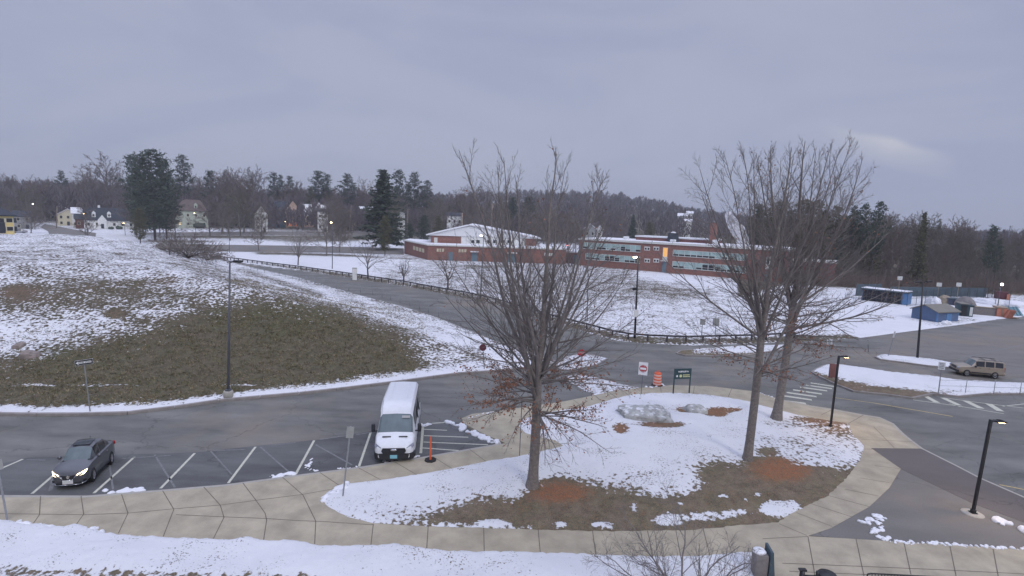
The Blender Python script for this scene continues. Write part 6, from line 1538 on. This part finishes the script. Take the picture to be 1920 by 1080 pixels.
# ------------------------------------------------------------------ fences
GRP = [(408,484),(440,489),(500,497),(560,504.5),(655,518),(762,534.5),(797,541.5),(885,557.5),(937,570),(1015,595),(1135,627),(1162,634.5),(1210,639),(1280,642),(1410,639),(1500,634)]
pts = [hit(x, y) for x, y in GRP]
def resample(pts, step):
    out = [pts[0].copy()]; acc = 0
    for a, b in zip(pts, pts[1:]):
        L = (b-a).length; s = step-acc
        while s < L: out.append(a.lerp(b, s/L)); s += step
        acc = L-(s-step)
    return out
rp_ = resample(pts, 2.0)[:100]
gr = E('guardrail', 'long dark low guardrail with square posts following the drive and the road', 'guardrail', rp_[0])
o0 = rp_[0]
def roff(v): return (v[0]-o0.x, v[1]-o0.y, v[2]-o0.z)
mb = MB()
for a, b in zip(rp_, rp_[1:]):
    d = (b-a).normalized(); za = Vector((a.x,a.y,ghs(a.x,a.y)+.62)); zb = Vector((b.x,b.y,ghs(b.x,b.y)+.62)); mb.extr([(-.035,-.09),(.035,-.09),(.035,.09),(-.035,.09)], roff(za), roff(zb))
mb.build('rail', 'rail', gr)
for p in rp_:
    mb = MB(); z = ghs(p.x,p.y); mb.box(roff((p.x, p.y, z+.33)), (.15,.15,.78)); mb.build('post', 'rail', gr)
FP = [(470,506),(520,516),(600,536),(660,547),(705,555),(776,577),(850,606),(930,636),(985,660)]
pts = [hit(x, y) for x, y in FP]; fp = resample(pts, 2.9); o0 = fp[0]
fc = E('chain_link_fence', 'thin chain-link fence along the snowy edge of the drive below the mound', 'fence', fp[0]); mb = MB(); FH = 1.25
for a, b in zip(fp, fp[1:]):
    for z in (FH,): mb.cyl(roff((a.x,a.y,ghs(a.x,a.y)+z)), roff((b.x,b.y,ghs(b.x,b.y)+z)), .024, n=5, cap=False)
mb.build('top_rail', 'galv', fc)
for p in fp: z = ghs(p.x,p.y); mb = MB(); mb.cyl(roff((p.x,p.y,z-.1)), roff((p.x,p.y,z+FH+.04)), .032, n=6); mb.build('post', 'galv', fc)
wires = []
for a, b in zip(fp, fp[1:]):
    L = (b-a).length; n = int(L/.22); za, zb = ghs(a.x,a.y), ghs(b.x,b.y)
    for i in range(-5, n):
        for s in (1,-1):
            t0 = i/n; t1 = (i+6)/n; 
            if s < 0: t0, t1 = t1, t0
            u0, u1 = max(0,min(1,t0)), max(0,min(1,t1))
            if u0 == u1: continue
            h0 = FH*(u0-t0)/(t1-t0); h1 = FH*(u1-t0)/(t1-t0)
            A_ = a.lerp(b,u0); B_ = a.lerp(b,u1); wires.append((np.array([roff((A_.x,A_.y,za+(zb-za)*u0+h0)), roff((B_.x,B_.y,za+(zb-za)*u1+h1))]), np.array([.0035,.0035])))
V, F = tubes_np(wires, 3); link('wire_mesh', np_mesh('wire_mesh', V, F), fc, 'galv')
# thin rail on the right island
rl = [P(1760,735,.25),(P(1810,736,.25)),P(1863,738,.25),P(1912,739,.25),P(1990,744,.25)]; o0 = rl[0]; t = E('wire_railing', 'thin low wire railing along the snowy island in front of the tan car', 'railing', o0); mb = MB()
for a, b in zip(rl, rl[1:]): 
    for z in (.5,.95): mb.cyl(roff(a+Vector((0,0,z))), roff(b+Vector((0,0,z))), .012, n=5)
mb.build('rail', 'galv', t)
for p in rl: MB().cyl(roff(p), roff(p+Vector((0,0,1.05))), .025, n=6).build('post', 'galv', t)
# ------------------------------------------------------------------ sports ground on the right
b0 = P(1738,601,.12); b1 = P(1797,603,.12); 
L0 = P(1733,597,.12); C0 = P(1756,604,.12); R0_ = P(1795,602,.12)
d = (R0_-C0); wd = d.length; ang = math.atan2(d.y, d.x); t = E('shed', 'blue garden shed with a grey gable roof on the snow by the car park', 'shed', C0, ang); dep = 3.4
he = zat(C0, 586)-C0.z; hr = he+.75
MB().add([(0,0,-.2),(wd,0,-.2),(wd,dep,-.2),(0,dep,-.2),(0,0,he),(wd,0,he),(wd,dep,he),(0,dep,he),(0,dep/2,hr),(wd,dep/2,hr)], [(0,1,5,4),(1,2,6,9,5),(2,3,7,6),(3,0,4,8,7)]).build('wall', 'shed_blue', t)
mb = MB()
for s_ in (0,1):
    y0 = -.2 if s_ == 0 else dep+.2; z0 = he-.07; mb.add([(-.25,y0,z0),(wd+.25,y0,z0),(wd+.25,dep/2,hr+.02),(-.25,dep/2,hr+.02),(-.25,y0,z0+.12),(wd+.25,y0,z0+.12),(wd+.25,dep/2,hr+.14),(-.25,dep/2,hr+.14)], [(0,1,2,3),(4,5,6,7),(0,1,5,4),(1,2,6,5),(0,3,7,4)])
mb.build('roof', 'shed_roof', t)
mb = MB()
for x in (0.05,wd-.05): mb.box((x,-.02,he/2),(.12,.05,he))
mb.box((-.02,.05,he/2),(.05,.12,he)); mb.build('corner_trim', 'shed_blue_light', t)
MB().box((wd*.55,-.03,(he-.2)/2),(1.1,.05,he-.25)).build('door', 'shed_blue_light', t)
snow_heap('snow_heap', [(1766,608),(1773,607),(1781,607)], .5, .5, 14, 31, .15)
# container / portable units next to the shed
def box_thing(name, label, cat, px, py, wpx, ty, dep, body, top=None, extras=None, rz=0, ppart='box_body'):
    b = hit(px, py); w_ = wpx*b.y/CF; h = zat(b, ty)-b.z; t = E(name, label, cat, b, rz-math.atan2(b.x,b.y)*.6)
    MB().box((0,dep/2,h/2),(w_,dep,h),ch=.04).build(ppart, body, t)
    if top: MB().box((0,dep/2,h+.06),(w_+.15,dep+.15,.12),ch=.03).build('lid', top, t)
    if extras: extras(t, w_, dep, h)
    return t
def ex_toilet(t, w_, dep, h): MB().box((w_*.18,-.03,h*.5),(w_*.40,.04,h*.8)).build('door', 'plate_white', t)
box_thing('portable_toilet', 'dark green portable toilet with a pale door right of the blue shed', 'portable toilet', 1817,594,11,574,1.4,'container_green','container_green',ex_toilet)
box_thing('storage_container', 'dark green storage container between the blue shed and the portable toilet', 'container', 1806,593,11,571,2.6,'container_green','shed_roof',lambda t,w,d,h: MB().box((0,-.03,h*.5),(w*.8,.04,h*.85)).build('door','black',t))
# dugout
a = P(1615,562,.15); c = P(1692,571,.15); c2 = P(1701,569,.15); d = c-a; ang = math.atan2(d.y,d.x); L = d.length; t = E('dugout', 'long blue baseball dugout with a dark shaded opening and snowy roof', 'dugout', a, ang); h = zat(c,550)-c.z; dp = 2.8
MB().box((L/2,dp,h/2),(L,.15,h)).build('back_wall', 'shed_blue', t); MB().box((.07,dp/2,h/2),(.14,dp,h)).build('side_wall', 'shed_blue', t); MB().box((L+.2,dp/2,h/2),(.9,dp,h)).build('side_wall', 'shed_blue_light', t)
mb = MB(); mb.box((L/2+.2,dp/2,h+.10),(L+1.1,dp+.5,.18)); r_ = mb.build('roof', 'screen', t); MB().box((L/2+.2,dp/2+.1,h+.24),(L+.9,dp+.2,.08),ch=.02).build('snow_cover', 'snow', r_)
MB().box((L/2,.05,h*.5),(L-.1,.04,h*.96)).build('opening_shade', 'dugout_shade', t)  # near-black sheet across the open front stands in for the shade inside
for k in range(9): MB().cyl((L*(k+.02)/8.2,-.02,0),(L*(k+.02)/8.2,-.02,h),.04,n=6).build('post', 'dark_metal', t)
MB().box((L/2,dp-.5,.45),(L-.6,.4,.08)).build('bench', 'wood_grey', t)
a = hit(1601,556); c = hit(1647,549); 
d = hit(1650,552)-hit(1604,553); t = E('batting_cage', 'dark mesh windscreen beside the dugout at the left of the ball field', 'screen fence', hit(1604,555), math.atan2(d.y,d.x)); L = d.length; b = hit(1604,555); h = zat(b,533)-b.z
MB().box((L/2,0,h/2),(L,.05,h)).build('screen', 'screen', t)
for k in range(5): MB().cyl((L*k/4,0,0),(L*k/4,0,h+.1),.05,n=6).build('post', 'dark_metal', t)
# windscreen fence
a = hit(1668,556); c = hit(1848,558); a.z = c.z = .12; d = c-a; L = d.length; t = E('windscreen_fence', 'long fence hung with blue-grey windscreen behind the ball field', 'fence', a, math.atan2(d.y,d.x)); h = zat(a,538)-a.z; h2 = zat(c,540)-c.z; h = (h+h2)/2
mb = MB(); n = 24
for k in range(n):
    x0, x1 = L*k/n, L*(k+1)/n; y = .10*math.sin(k*1.7); mb.add([(x0,0,.1),(x1,0,.1),(x1,0,h),(x0,0,h),((x0+x1)/2,y,h*.5)], [(0,1,4),(1,2,4),(2,3,4),(3,0,4)])
mb.build('windscreen', 'screen', t)
for k in range(n//2+1): MB().cyl((L*k*2/n,.06,0),(L*k*2/n,.06,h+.1),.045,n=6).build('post', 'dark_metal', t)
MB().cyl((0,.06,h),(L,.06,h),.035,n=6).build('top_rail', 'dark_metal', t)
# yard fence (black) with posts
pf = [P(1700,574,.15),P(1742,570,.15),P(1790,562,.15),P(1840,560,.15),P(1870,574,.15),P(1920,578,.15)]; o0 = pf[0]; fpt = resample(pf, 3.0); t = E('yard_fence', 'tall thin black mesh fence around the storage yard', 'fence', o0); mb = MB()
for a, b in zip(fpt, fpt[1:]):
    for z in (.1,1.2,2.4): mb.cyl(roff(a+Vector((0,0,z))), roff(b+Vector((0,0,z))), .02, n=5, cap=False)
    n = 12
    for k in range(n): q = a.lerp(b,k/n); mb.cyl(roff(q), roff(q+Vector((0,0,2.4))), .008, n=3, cap=False)
mb.build('rail', 'black_metal', t)
for p in fpt: MB().cyl(roff(p), roff(p+Vector((0,0,2.5))), .04, n=6).build('post', 'black_metal', t)
# heaps, tarps and goods of the yard
def heap(name, label, cat, px, py, wpx, ty, m, seed, dep=3.0, cap=None, n=14, jit=.10):
    b = hit(px, py); w_ = wpx*b.y/CF; h = zat(b, ty)-b.z; rng = random.Random(seed); bm = bmesh.new(); bmesh.ops.create_icosphere(bm, subdivisions=3, radius=1)
    for v in bm.verts: k = 1+rng.uniform(-jit,jit); v.co = Vector((v.co.x*w_/2*k, v.co.y*dep/2*k, max(v.co.z,-.1)*h*k))
    me = bpy.data.meshes.new(name); bm.to_mesh(me); bm.free(); o = link(name, me, None, m); o.location = b; return tag(o, label, cat)
heap('snow_pile','rounded white snow pile behind the yard fence, left of the tan covered heap','snow pile',1749,569,21,556,'snow',41)
heap('covered_heap','tan covered heap right of the rounded snow pile','heap',1770,569,18,554,'tarp_tan',42)
heap('salt_dome','brown and black striped dome shelter behind the blue shed','shelter',1809,575,25,556,'wood_grey',43,4.0,jit=.03)
heap('snow_pile','broad snow pile in the middle of the yard','snow pile',1862,570,50,560,'snow',44,5); heap('snow_pile','snow pile left of the maroon stand','snow pile',1842,566,30,559,'snow',45,4); heap('snow_pile','snow pile at the right edge of the photo','snow pile',1900,575,34,564,'snow',46,4)
box_thing('yard_wall','low grey timber wall right of the portable toilet','wall',1845,591,52,577,.3,'wood_grey','tarp_tan',ppart='panel')
box_thing('material_bin','orange-faced timber bin at the end of the low timber wall','bin',1878,594,16,578,2.0,'tarp_orange','wood',lambda t,w,d,h: MB().box((0,-.04,h*.5),(w*.1,.06,h)).build('batten','wood',t))
for i, (px, lab) in enumerate(((1886,'stack of red boards leaning on the orange bin'),)): 
    b = hit(px,596); t = E('board_stack', lab, 'boards', b, -.4); mb = MB()
    for k in range(5): mb.box((k*.16,0,.6),(.07,1.3,1.3),ry=.35)
    mb.build('boards', 'tarp_orange', t); MB().box((.9,0,.1),(.9,1.0,.12)).build('pallet', 'wood', t)
for i, px in enumerate((1897,1911)):
    b = hit(px,592); t = E('tarp_bundle', ('teal tarpaulin bundle right of the leaning boards','teal tarpaulin bundle nearest the right edge of the photo')[i], 'tarpaulin', b, .3); mb = MB(); mb.add([(-1.0,0,0),(1.0,0,0),(.8,.9,1.3),(-.7,.9,1.25),(-1,1.8,0),(1,1.8,0)], [(0,1,2,3),(3,2,5,4),(0,3,4),(1,5,2)]); mb.build('tarp', 'tarp_teal', t); mb = MB(); mb.tube([(-.4,-.02,.02),(-.3,.88,1.3)],.03,5); mb.tube([(.4,-.02,.02),(.35,.88,1.32)],.03,5); mb.build('strap', 'black', t)
def stand_ex(t,w,d,h): MB().box((w*.5,-.1,h*.35),(.5,.4,h*.7)).build('end_post','tarp_orange',t)
box_thing('scoreboard_bench','maroon panel stand beneath the floodlight','stand',1877,561,19,547,.6,'maroon',None,stand_ex,ppart='panel')
box_thing('equipment_crate','dark blue crate between the snow pile and the dome shelter','crate',1787,572,16,561,2.0,'blue_paint','screen')
# pale signs at the foot of the woods
for i, (px, ty) in enumerate(((1685,518),(1760,530),(1797,530))):
    b = PD(px, 540, 96); b.z = ghs(b.x,b.y); h = zat(b, ty)-b.z; t = E('trail_sign', ('pale notice board at the edge of the woods, leftmost of three','pale notice board at the edge of the woods, middle of three','pale notice board at the edge of the woods, rightmost of three')[i], 'sign', b, -.5)
    MB().box((0,0,h/2),(.08,.08,h)).build('post', 'wood', t); MB().box((0,-.06,h-.35),(.75,.04,.7)).build('board', 'frame', t)
# ------------------------------------------------------------------ bottom edge: banner box, wall lamp, cycle rack
b = P(1428,1085,ZW); t = E('planter_pillar', 'brown timber pillar with a blue slanting panel beside the bottom tree', 'pillar', b, -.12); h = zat(b,1026)-b.z
MB().box((-.12,0,h*.42),(.42,.5,h*.84),ch=.03).build('pillar', 'wood_grey', t); mb = MB(); mb.add([(.10,-.3,0),(.34,-.3,0),(.20,-.3,h),(.12,-.3,h),(.10,.3,0),(.34,.3,0),(.20,.3,h),(.12,.3,h)], [(0,1,2,3),(7,6,5,4),(1,5,6,2),(0,3,7,4),(3,2,6,7)]); mb.build('panel', 'screen', t); MB().blob((-.16,0,h*.86),(.24,.24,.08),10,6,.1).build('snow_cap', 'snow', t)
b = P(1524,1150,ZW); zt_ = zat(b,1079); t = E('wall_lamp', 'black twin spotlight on a bracket poking into the bottom edge', 'spotlight', (b.x,b.y,zt_)); k = 1.0
mb = MB(); mb.cyl((-.48,0,-.30),(-.48,0,.16),.09,.07,10); mb.box((-.48,0,.18),(.22,.12,.05)); mb.build('lamp_head', 'black_metal', t); mb = MB(); mb.cyl((-.42,0,-.02),(.05,0,-.02),.03,n=8); mb.cyl((0,0,-.12),(0,0,.14),.05,n=8); mb.cyl((0,0,-4.0),(0,0,-.12),.05,n=8); mb.build('bracket', 'black_metal', t); mb = MB(); mb.lathe([(0,-.02),(.30,-.02),(.32,.05),(.26,.13),(0,.16)], (.32,0,-.06), 14); mb.build('lamp_head', 'black_metal', t)
a = P(1628,1083,ZW); c = P(1765,1090,ZW); d = c-a; L = d.length; t = E('cycle_rack', 'black metal hoop railing at the bottom edge of the sidewalk', 'railing', (a.x,a.y,ZW), math.atan2(d.y,d.x)); h = .16
h = zat(a,1075)-ZW; mb = MB(); mb.tube([(-.05,0,0),(-.04,0,h*.8),(.06,0,h),(L+1.0,0,h)], .022, 8); mb.build('top_rail', 'black_metal', t); mb = MB()
k = .12
while k < L+1: mb.cyl((k,0,.0),(k,0,h),.010,n=5); k += .11
mb.build('bars', 'black_metal', t)
# steam drifting from the school roof
m = mk('steam', (.86,.86,.88), 1, 0, spec=0); nt = m.node_tree; b_ = nt.nodes['Principled BSDF']
nn = nt.nodes.new('ShaderNodeTexNoise'); nn.inputs['Scale'].default_value = .5; nn.inputs['Detail'].default_value = 4; tcc = nt.nodes.new('ShaderNodeTexCoord'); nt.links.new(tcc.outputs['Object'], nn.inputs['Vector']); mrr = nt.nodes.new('ShaderNodeMapRange'); mrr.inputs[1].default_value = .3; mrr.inputs[2].default_value = .65; mrr.inputs[3].default_value = .12; mrr.inputs[4].default_value = .62
nt.links.new(nn.outputs['Fac'], mrr.inputs[0]); nt.links.new(mrr.outputs[0], b_.inputs['Alpha'])
bm = bmesh.new(); rng = random.Random(6)
for i, (px, py, r) in enumerate([(1399,468,.9),(1395,458,1.2),(1391,448,1.4),(1386,438,1.5),(1381,430,1.4),(1376,422,1.3),(1371,413,1.1),(1367,404,.9),(1387,430,1.1)]):
    p = PD(px, py, 142); bmesh.ops.create_icosphere(bm, subdivisions=2, radius=r*1.25, matrix=Matrix.Translation(p))
me = bpy.data.meshes.new('steam_plume'); bm.to_mesh(me); bm.free(); o = link('steam_plume', me, None, None); me.materials.append(m)
md = o.modifiers.new('r', 'REMESH'); md.mode = 'VOXEL'; md.voxel_size = .35; tag(o, 'white puff of steam drifting off the school roof behind the forked trees', 'steam', kind='stuff')
# ================================================================== SKY, SUN, CAMERA
w = bpy.data.worlds.new('World'); SC.world = w; w.use_nodes = True
nt = w.node_tree; bg = nt.nodes['Background']; bg.inputs['Strength'].default_value = .1
sky = nt.nodes.new('ShaderNodeTexSky'); sky.sky_type = 'NISHITA'; sky.sun_disc = False
SUN_EL, SUN_AZ = R(38), R(150)
sky.sun_elevation = SUN_EL; sky.sun_rotation = SUN_AZ
tc = nt.nodes.new('ShaderNodeTexCoord'); sx = nt.nodes.new('ShaderNodeSeparateXYZ'); lk(nt, tc.outputs['Generated'], sx.inputs[0])
mp = nt.nodes.new('ShaderNodeMapping'); mp.inputs['Scale'].default_value = (1.0, 1.0, 3.4); mp.inputs['Rotation'].default_value = (0, R(9), 0); lk(nt, tc.outputs['Generated'], mp.inputs[0])
n1 = nt.nodes.new('ShaderNodeTexNoise'); n1.inputs['Scale'].default_value = 1.6; n1.inputs['Detail'].default_value = 7; n1.inputs['Roughness'].default_value = .58; n1.inputs['Distortion'].default_value = .6
lk(nt, mp.outputs[0], n1.inputs['Vector'])
r1 = nt.nodes.new('ShaderNodeMapRange'); r1.interpolation_type = 'SMOOTHSTEP'; r1.inputs[1].default_value = .36; r1.inputs[2].default_value = .66; lk(nt, n1.outputs['Fac'], r1.inputs[0])
def MX(f, a, b, bt='MIX'):
    n = nt.nodes.new('ShaderNodeMix'); n.data_type = 'RGBA'; n.blend_type = bt
    for i, v in ((0, f), (6, a), (7, b)):
        if isinstance(v, tuple): n.inputs[i].default_value = (*v, 1)
        elif isinstance(v, float): n.inputs[i].default_value = v
        else: lk(nt, v, n.inputs[i])
    return n.outputs[2]
cloud = MX(r1.outputs[0], (3.22,3.54,4.98), (3.80,4.05,5.28))
# streak of brighter cirrus low on the right
def MM(op, a, b=None, c=None, clamp=False):
    n = nt.nodes.new('ShaderNodeMath'); n.operation = op; n.use_clamp = clamp
    for i, v in enumerate((a, b, c)):
        if v is None: continue
        if isinstance(v, (int, float)): n.inputs[i].default_value = v
        else: lk(nt, v, n.inputs[i])
    return n.outputs[0]
az = MM('DIVIDE', sx.outputs[0], MM('MAXIMUM', sx.outputs[1], .05)); el = MM('DIVIDE', sx.outputs[2], MM('MAXIMUM', sx.outputs[1], .05))
ln = MM('ADD', MM('SUBTRACT', el, .158), MM('MULTIPLY', MM('SUBTRACT', az, .68), .22))
n3 = nt.nodes.new('ShaderNodeTexNoise'); n3.inputs['Scale'].default_value = 9; lk(nt, mp.outputs[0], n3.inputs['Vector'])
ln = MM('ADD', ln, MM('MULTIPLY', MM('SUBTRACT', n3.outputs['Fac'], .5), .03))
up = MM('MULTIPLY_ADD', ln, -80, 1.0, clamp=True); dn = MM('MULTIPLY_ADD', ln, 22, 1.0, clamp=True)
dx = MM('SUBTRACT', 1.0, MM('MULTIPLY', MM('ABSOLUTE', MM('SUBTRACT', az, .68)), 7.5), clamp=True)
st = MM('MULTIPLY', MM('MULTIPLY', MM('MULTIPLY', up, dn), dx), .8)
cloud = MX(st, cloud, (5.6,5.6,6.1))
hz = nt.nodes.new('ShaderNodeMapRange'); hz.interpolation_type = 'SMOOTHSTEP'; hz.inputs[1].default_value = .0; hz.inputs[2].default_value = .12; hz.inputs[3].default_value = 1.0; hz.inputs[4].default_value = 0.0; lk(nt, sx.outputs[2], hz.inputs[0])
cloud = MX(MM('MULTIPLY', hz.outputs[0], .35), cloud, (3.05,3.5,4.6))
zen = nt.nodes.new('ShaderNodeMapRange'); zen.interpolation_type = 'SMOOTHSTEP'; zen.inputs[1].default_value = .42; zen.inputs[2].default_value = .95; zen.inputs[3].default_value = 1.0; zen.inputs[4].default_value = 3.4; lk(nt, sx.outputs[2], zen.inputs[0])
cz = nt.nodes.new('ShaderNodeVectorMath'); cz.operation = 'SCALE'; lk(nt, cloud, cz.inputs[0]); lk(nt, zen.outputs[0], cz.inputs['Scale'])
fin = MX(.94, sky.outputs[0], cz.outputs[0])
lk(nt, fin, bg.inputs['Color'])
sl = bpy.data.lights.new('sun', 'SUN'); sl.energy = .9; sl.angle = R(16); sl.color = (1,.95,.9)
so = bpy.data.objects.new('sun', sl); COL.objects.link(so)
sdir = Vector((math.sin(SUN_AZ)*math.cos(SUN_EL), math.cos(SUN_AZ)*math.cos(SUN_EL), math.sin(SUN_EL)))
so.rotation_euler = sdir.to_track_quat('Z', 'Y').to_euler()
cam = bpy.data.cameras.new('camera'); cam.sensor_width = 36; cam.lens = CF/1920*36; cam.clip_end = 5000; cam.clip_start = .1
co = bpy.data.objects.new('camera', cam); COL.objects.link(co); SC.camera = co
rt = Vector((cr, sr*sp, sr*cp)); upv = Vector((-sr, cr*sp, cr*cp)); fw = Vector((0, cp, -sp))
M3 = Matrix((rt, upv, -fw)).transposed(); co.matrix_world = Matrix.Translation((0,0,CH)) @ M3.to_4x4()
hm = bpy.data.materials.new('haze_air'); hm.use_nodes = True; hn = hm.node_tree; hn.nodes.remove(hn.nodes['Principled BSDF']); hv = hn.nodes.new('ShaderNodeVolumePrincipled'); hv.inputs['Density'].default_value = .00042; hv.inputs['Color'].default_value = (.88,.90,.97,1); hv.inputs['Anisotropy'].default_value = .2
hn.links.new(hv.outputs[0], hn.nodes['Material Output'].inputs['Volume']); MATS['haze_air'] = hm
hb = MB().box((-100, 950, 36), (1700, 2010, 88)).build('haze', 'haze_air'); tag(hb, kind='stuff')
SC.view_settings.view_transform = 'Standard'; SC.view_settings.look = 'None'; SC.view_settings.gamma = 1; SC.view_settings.exposure = .10
SC.render.resolution_x = 1024; SC.render.resolution_y = 576
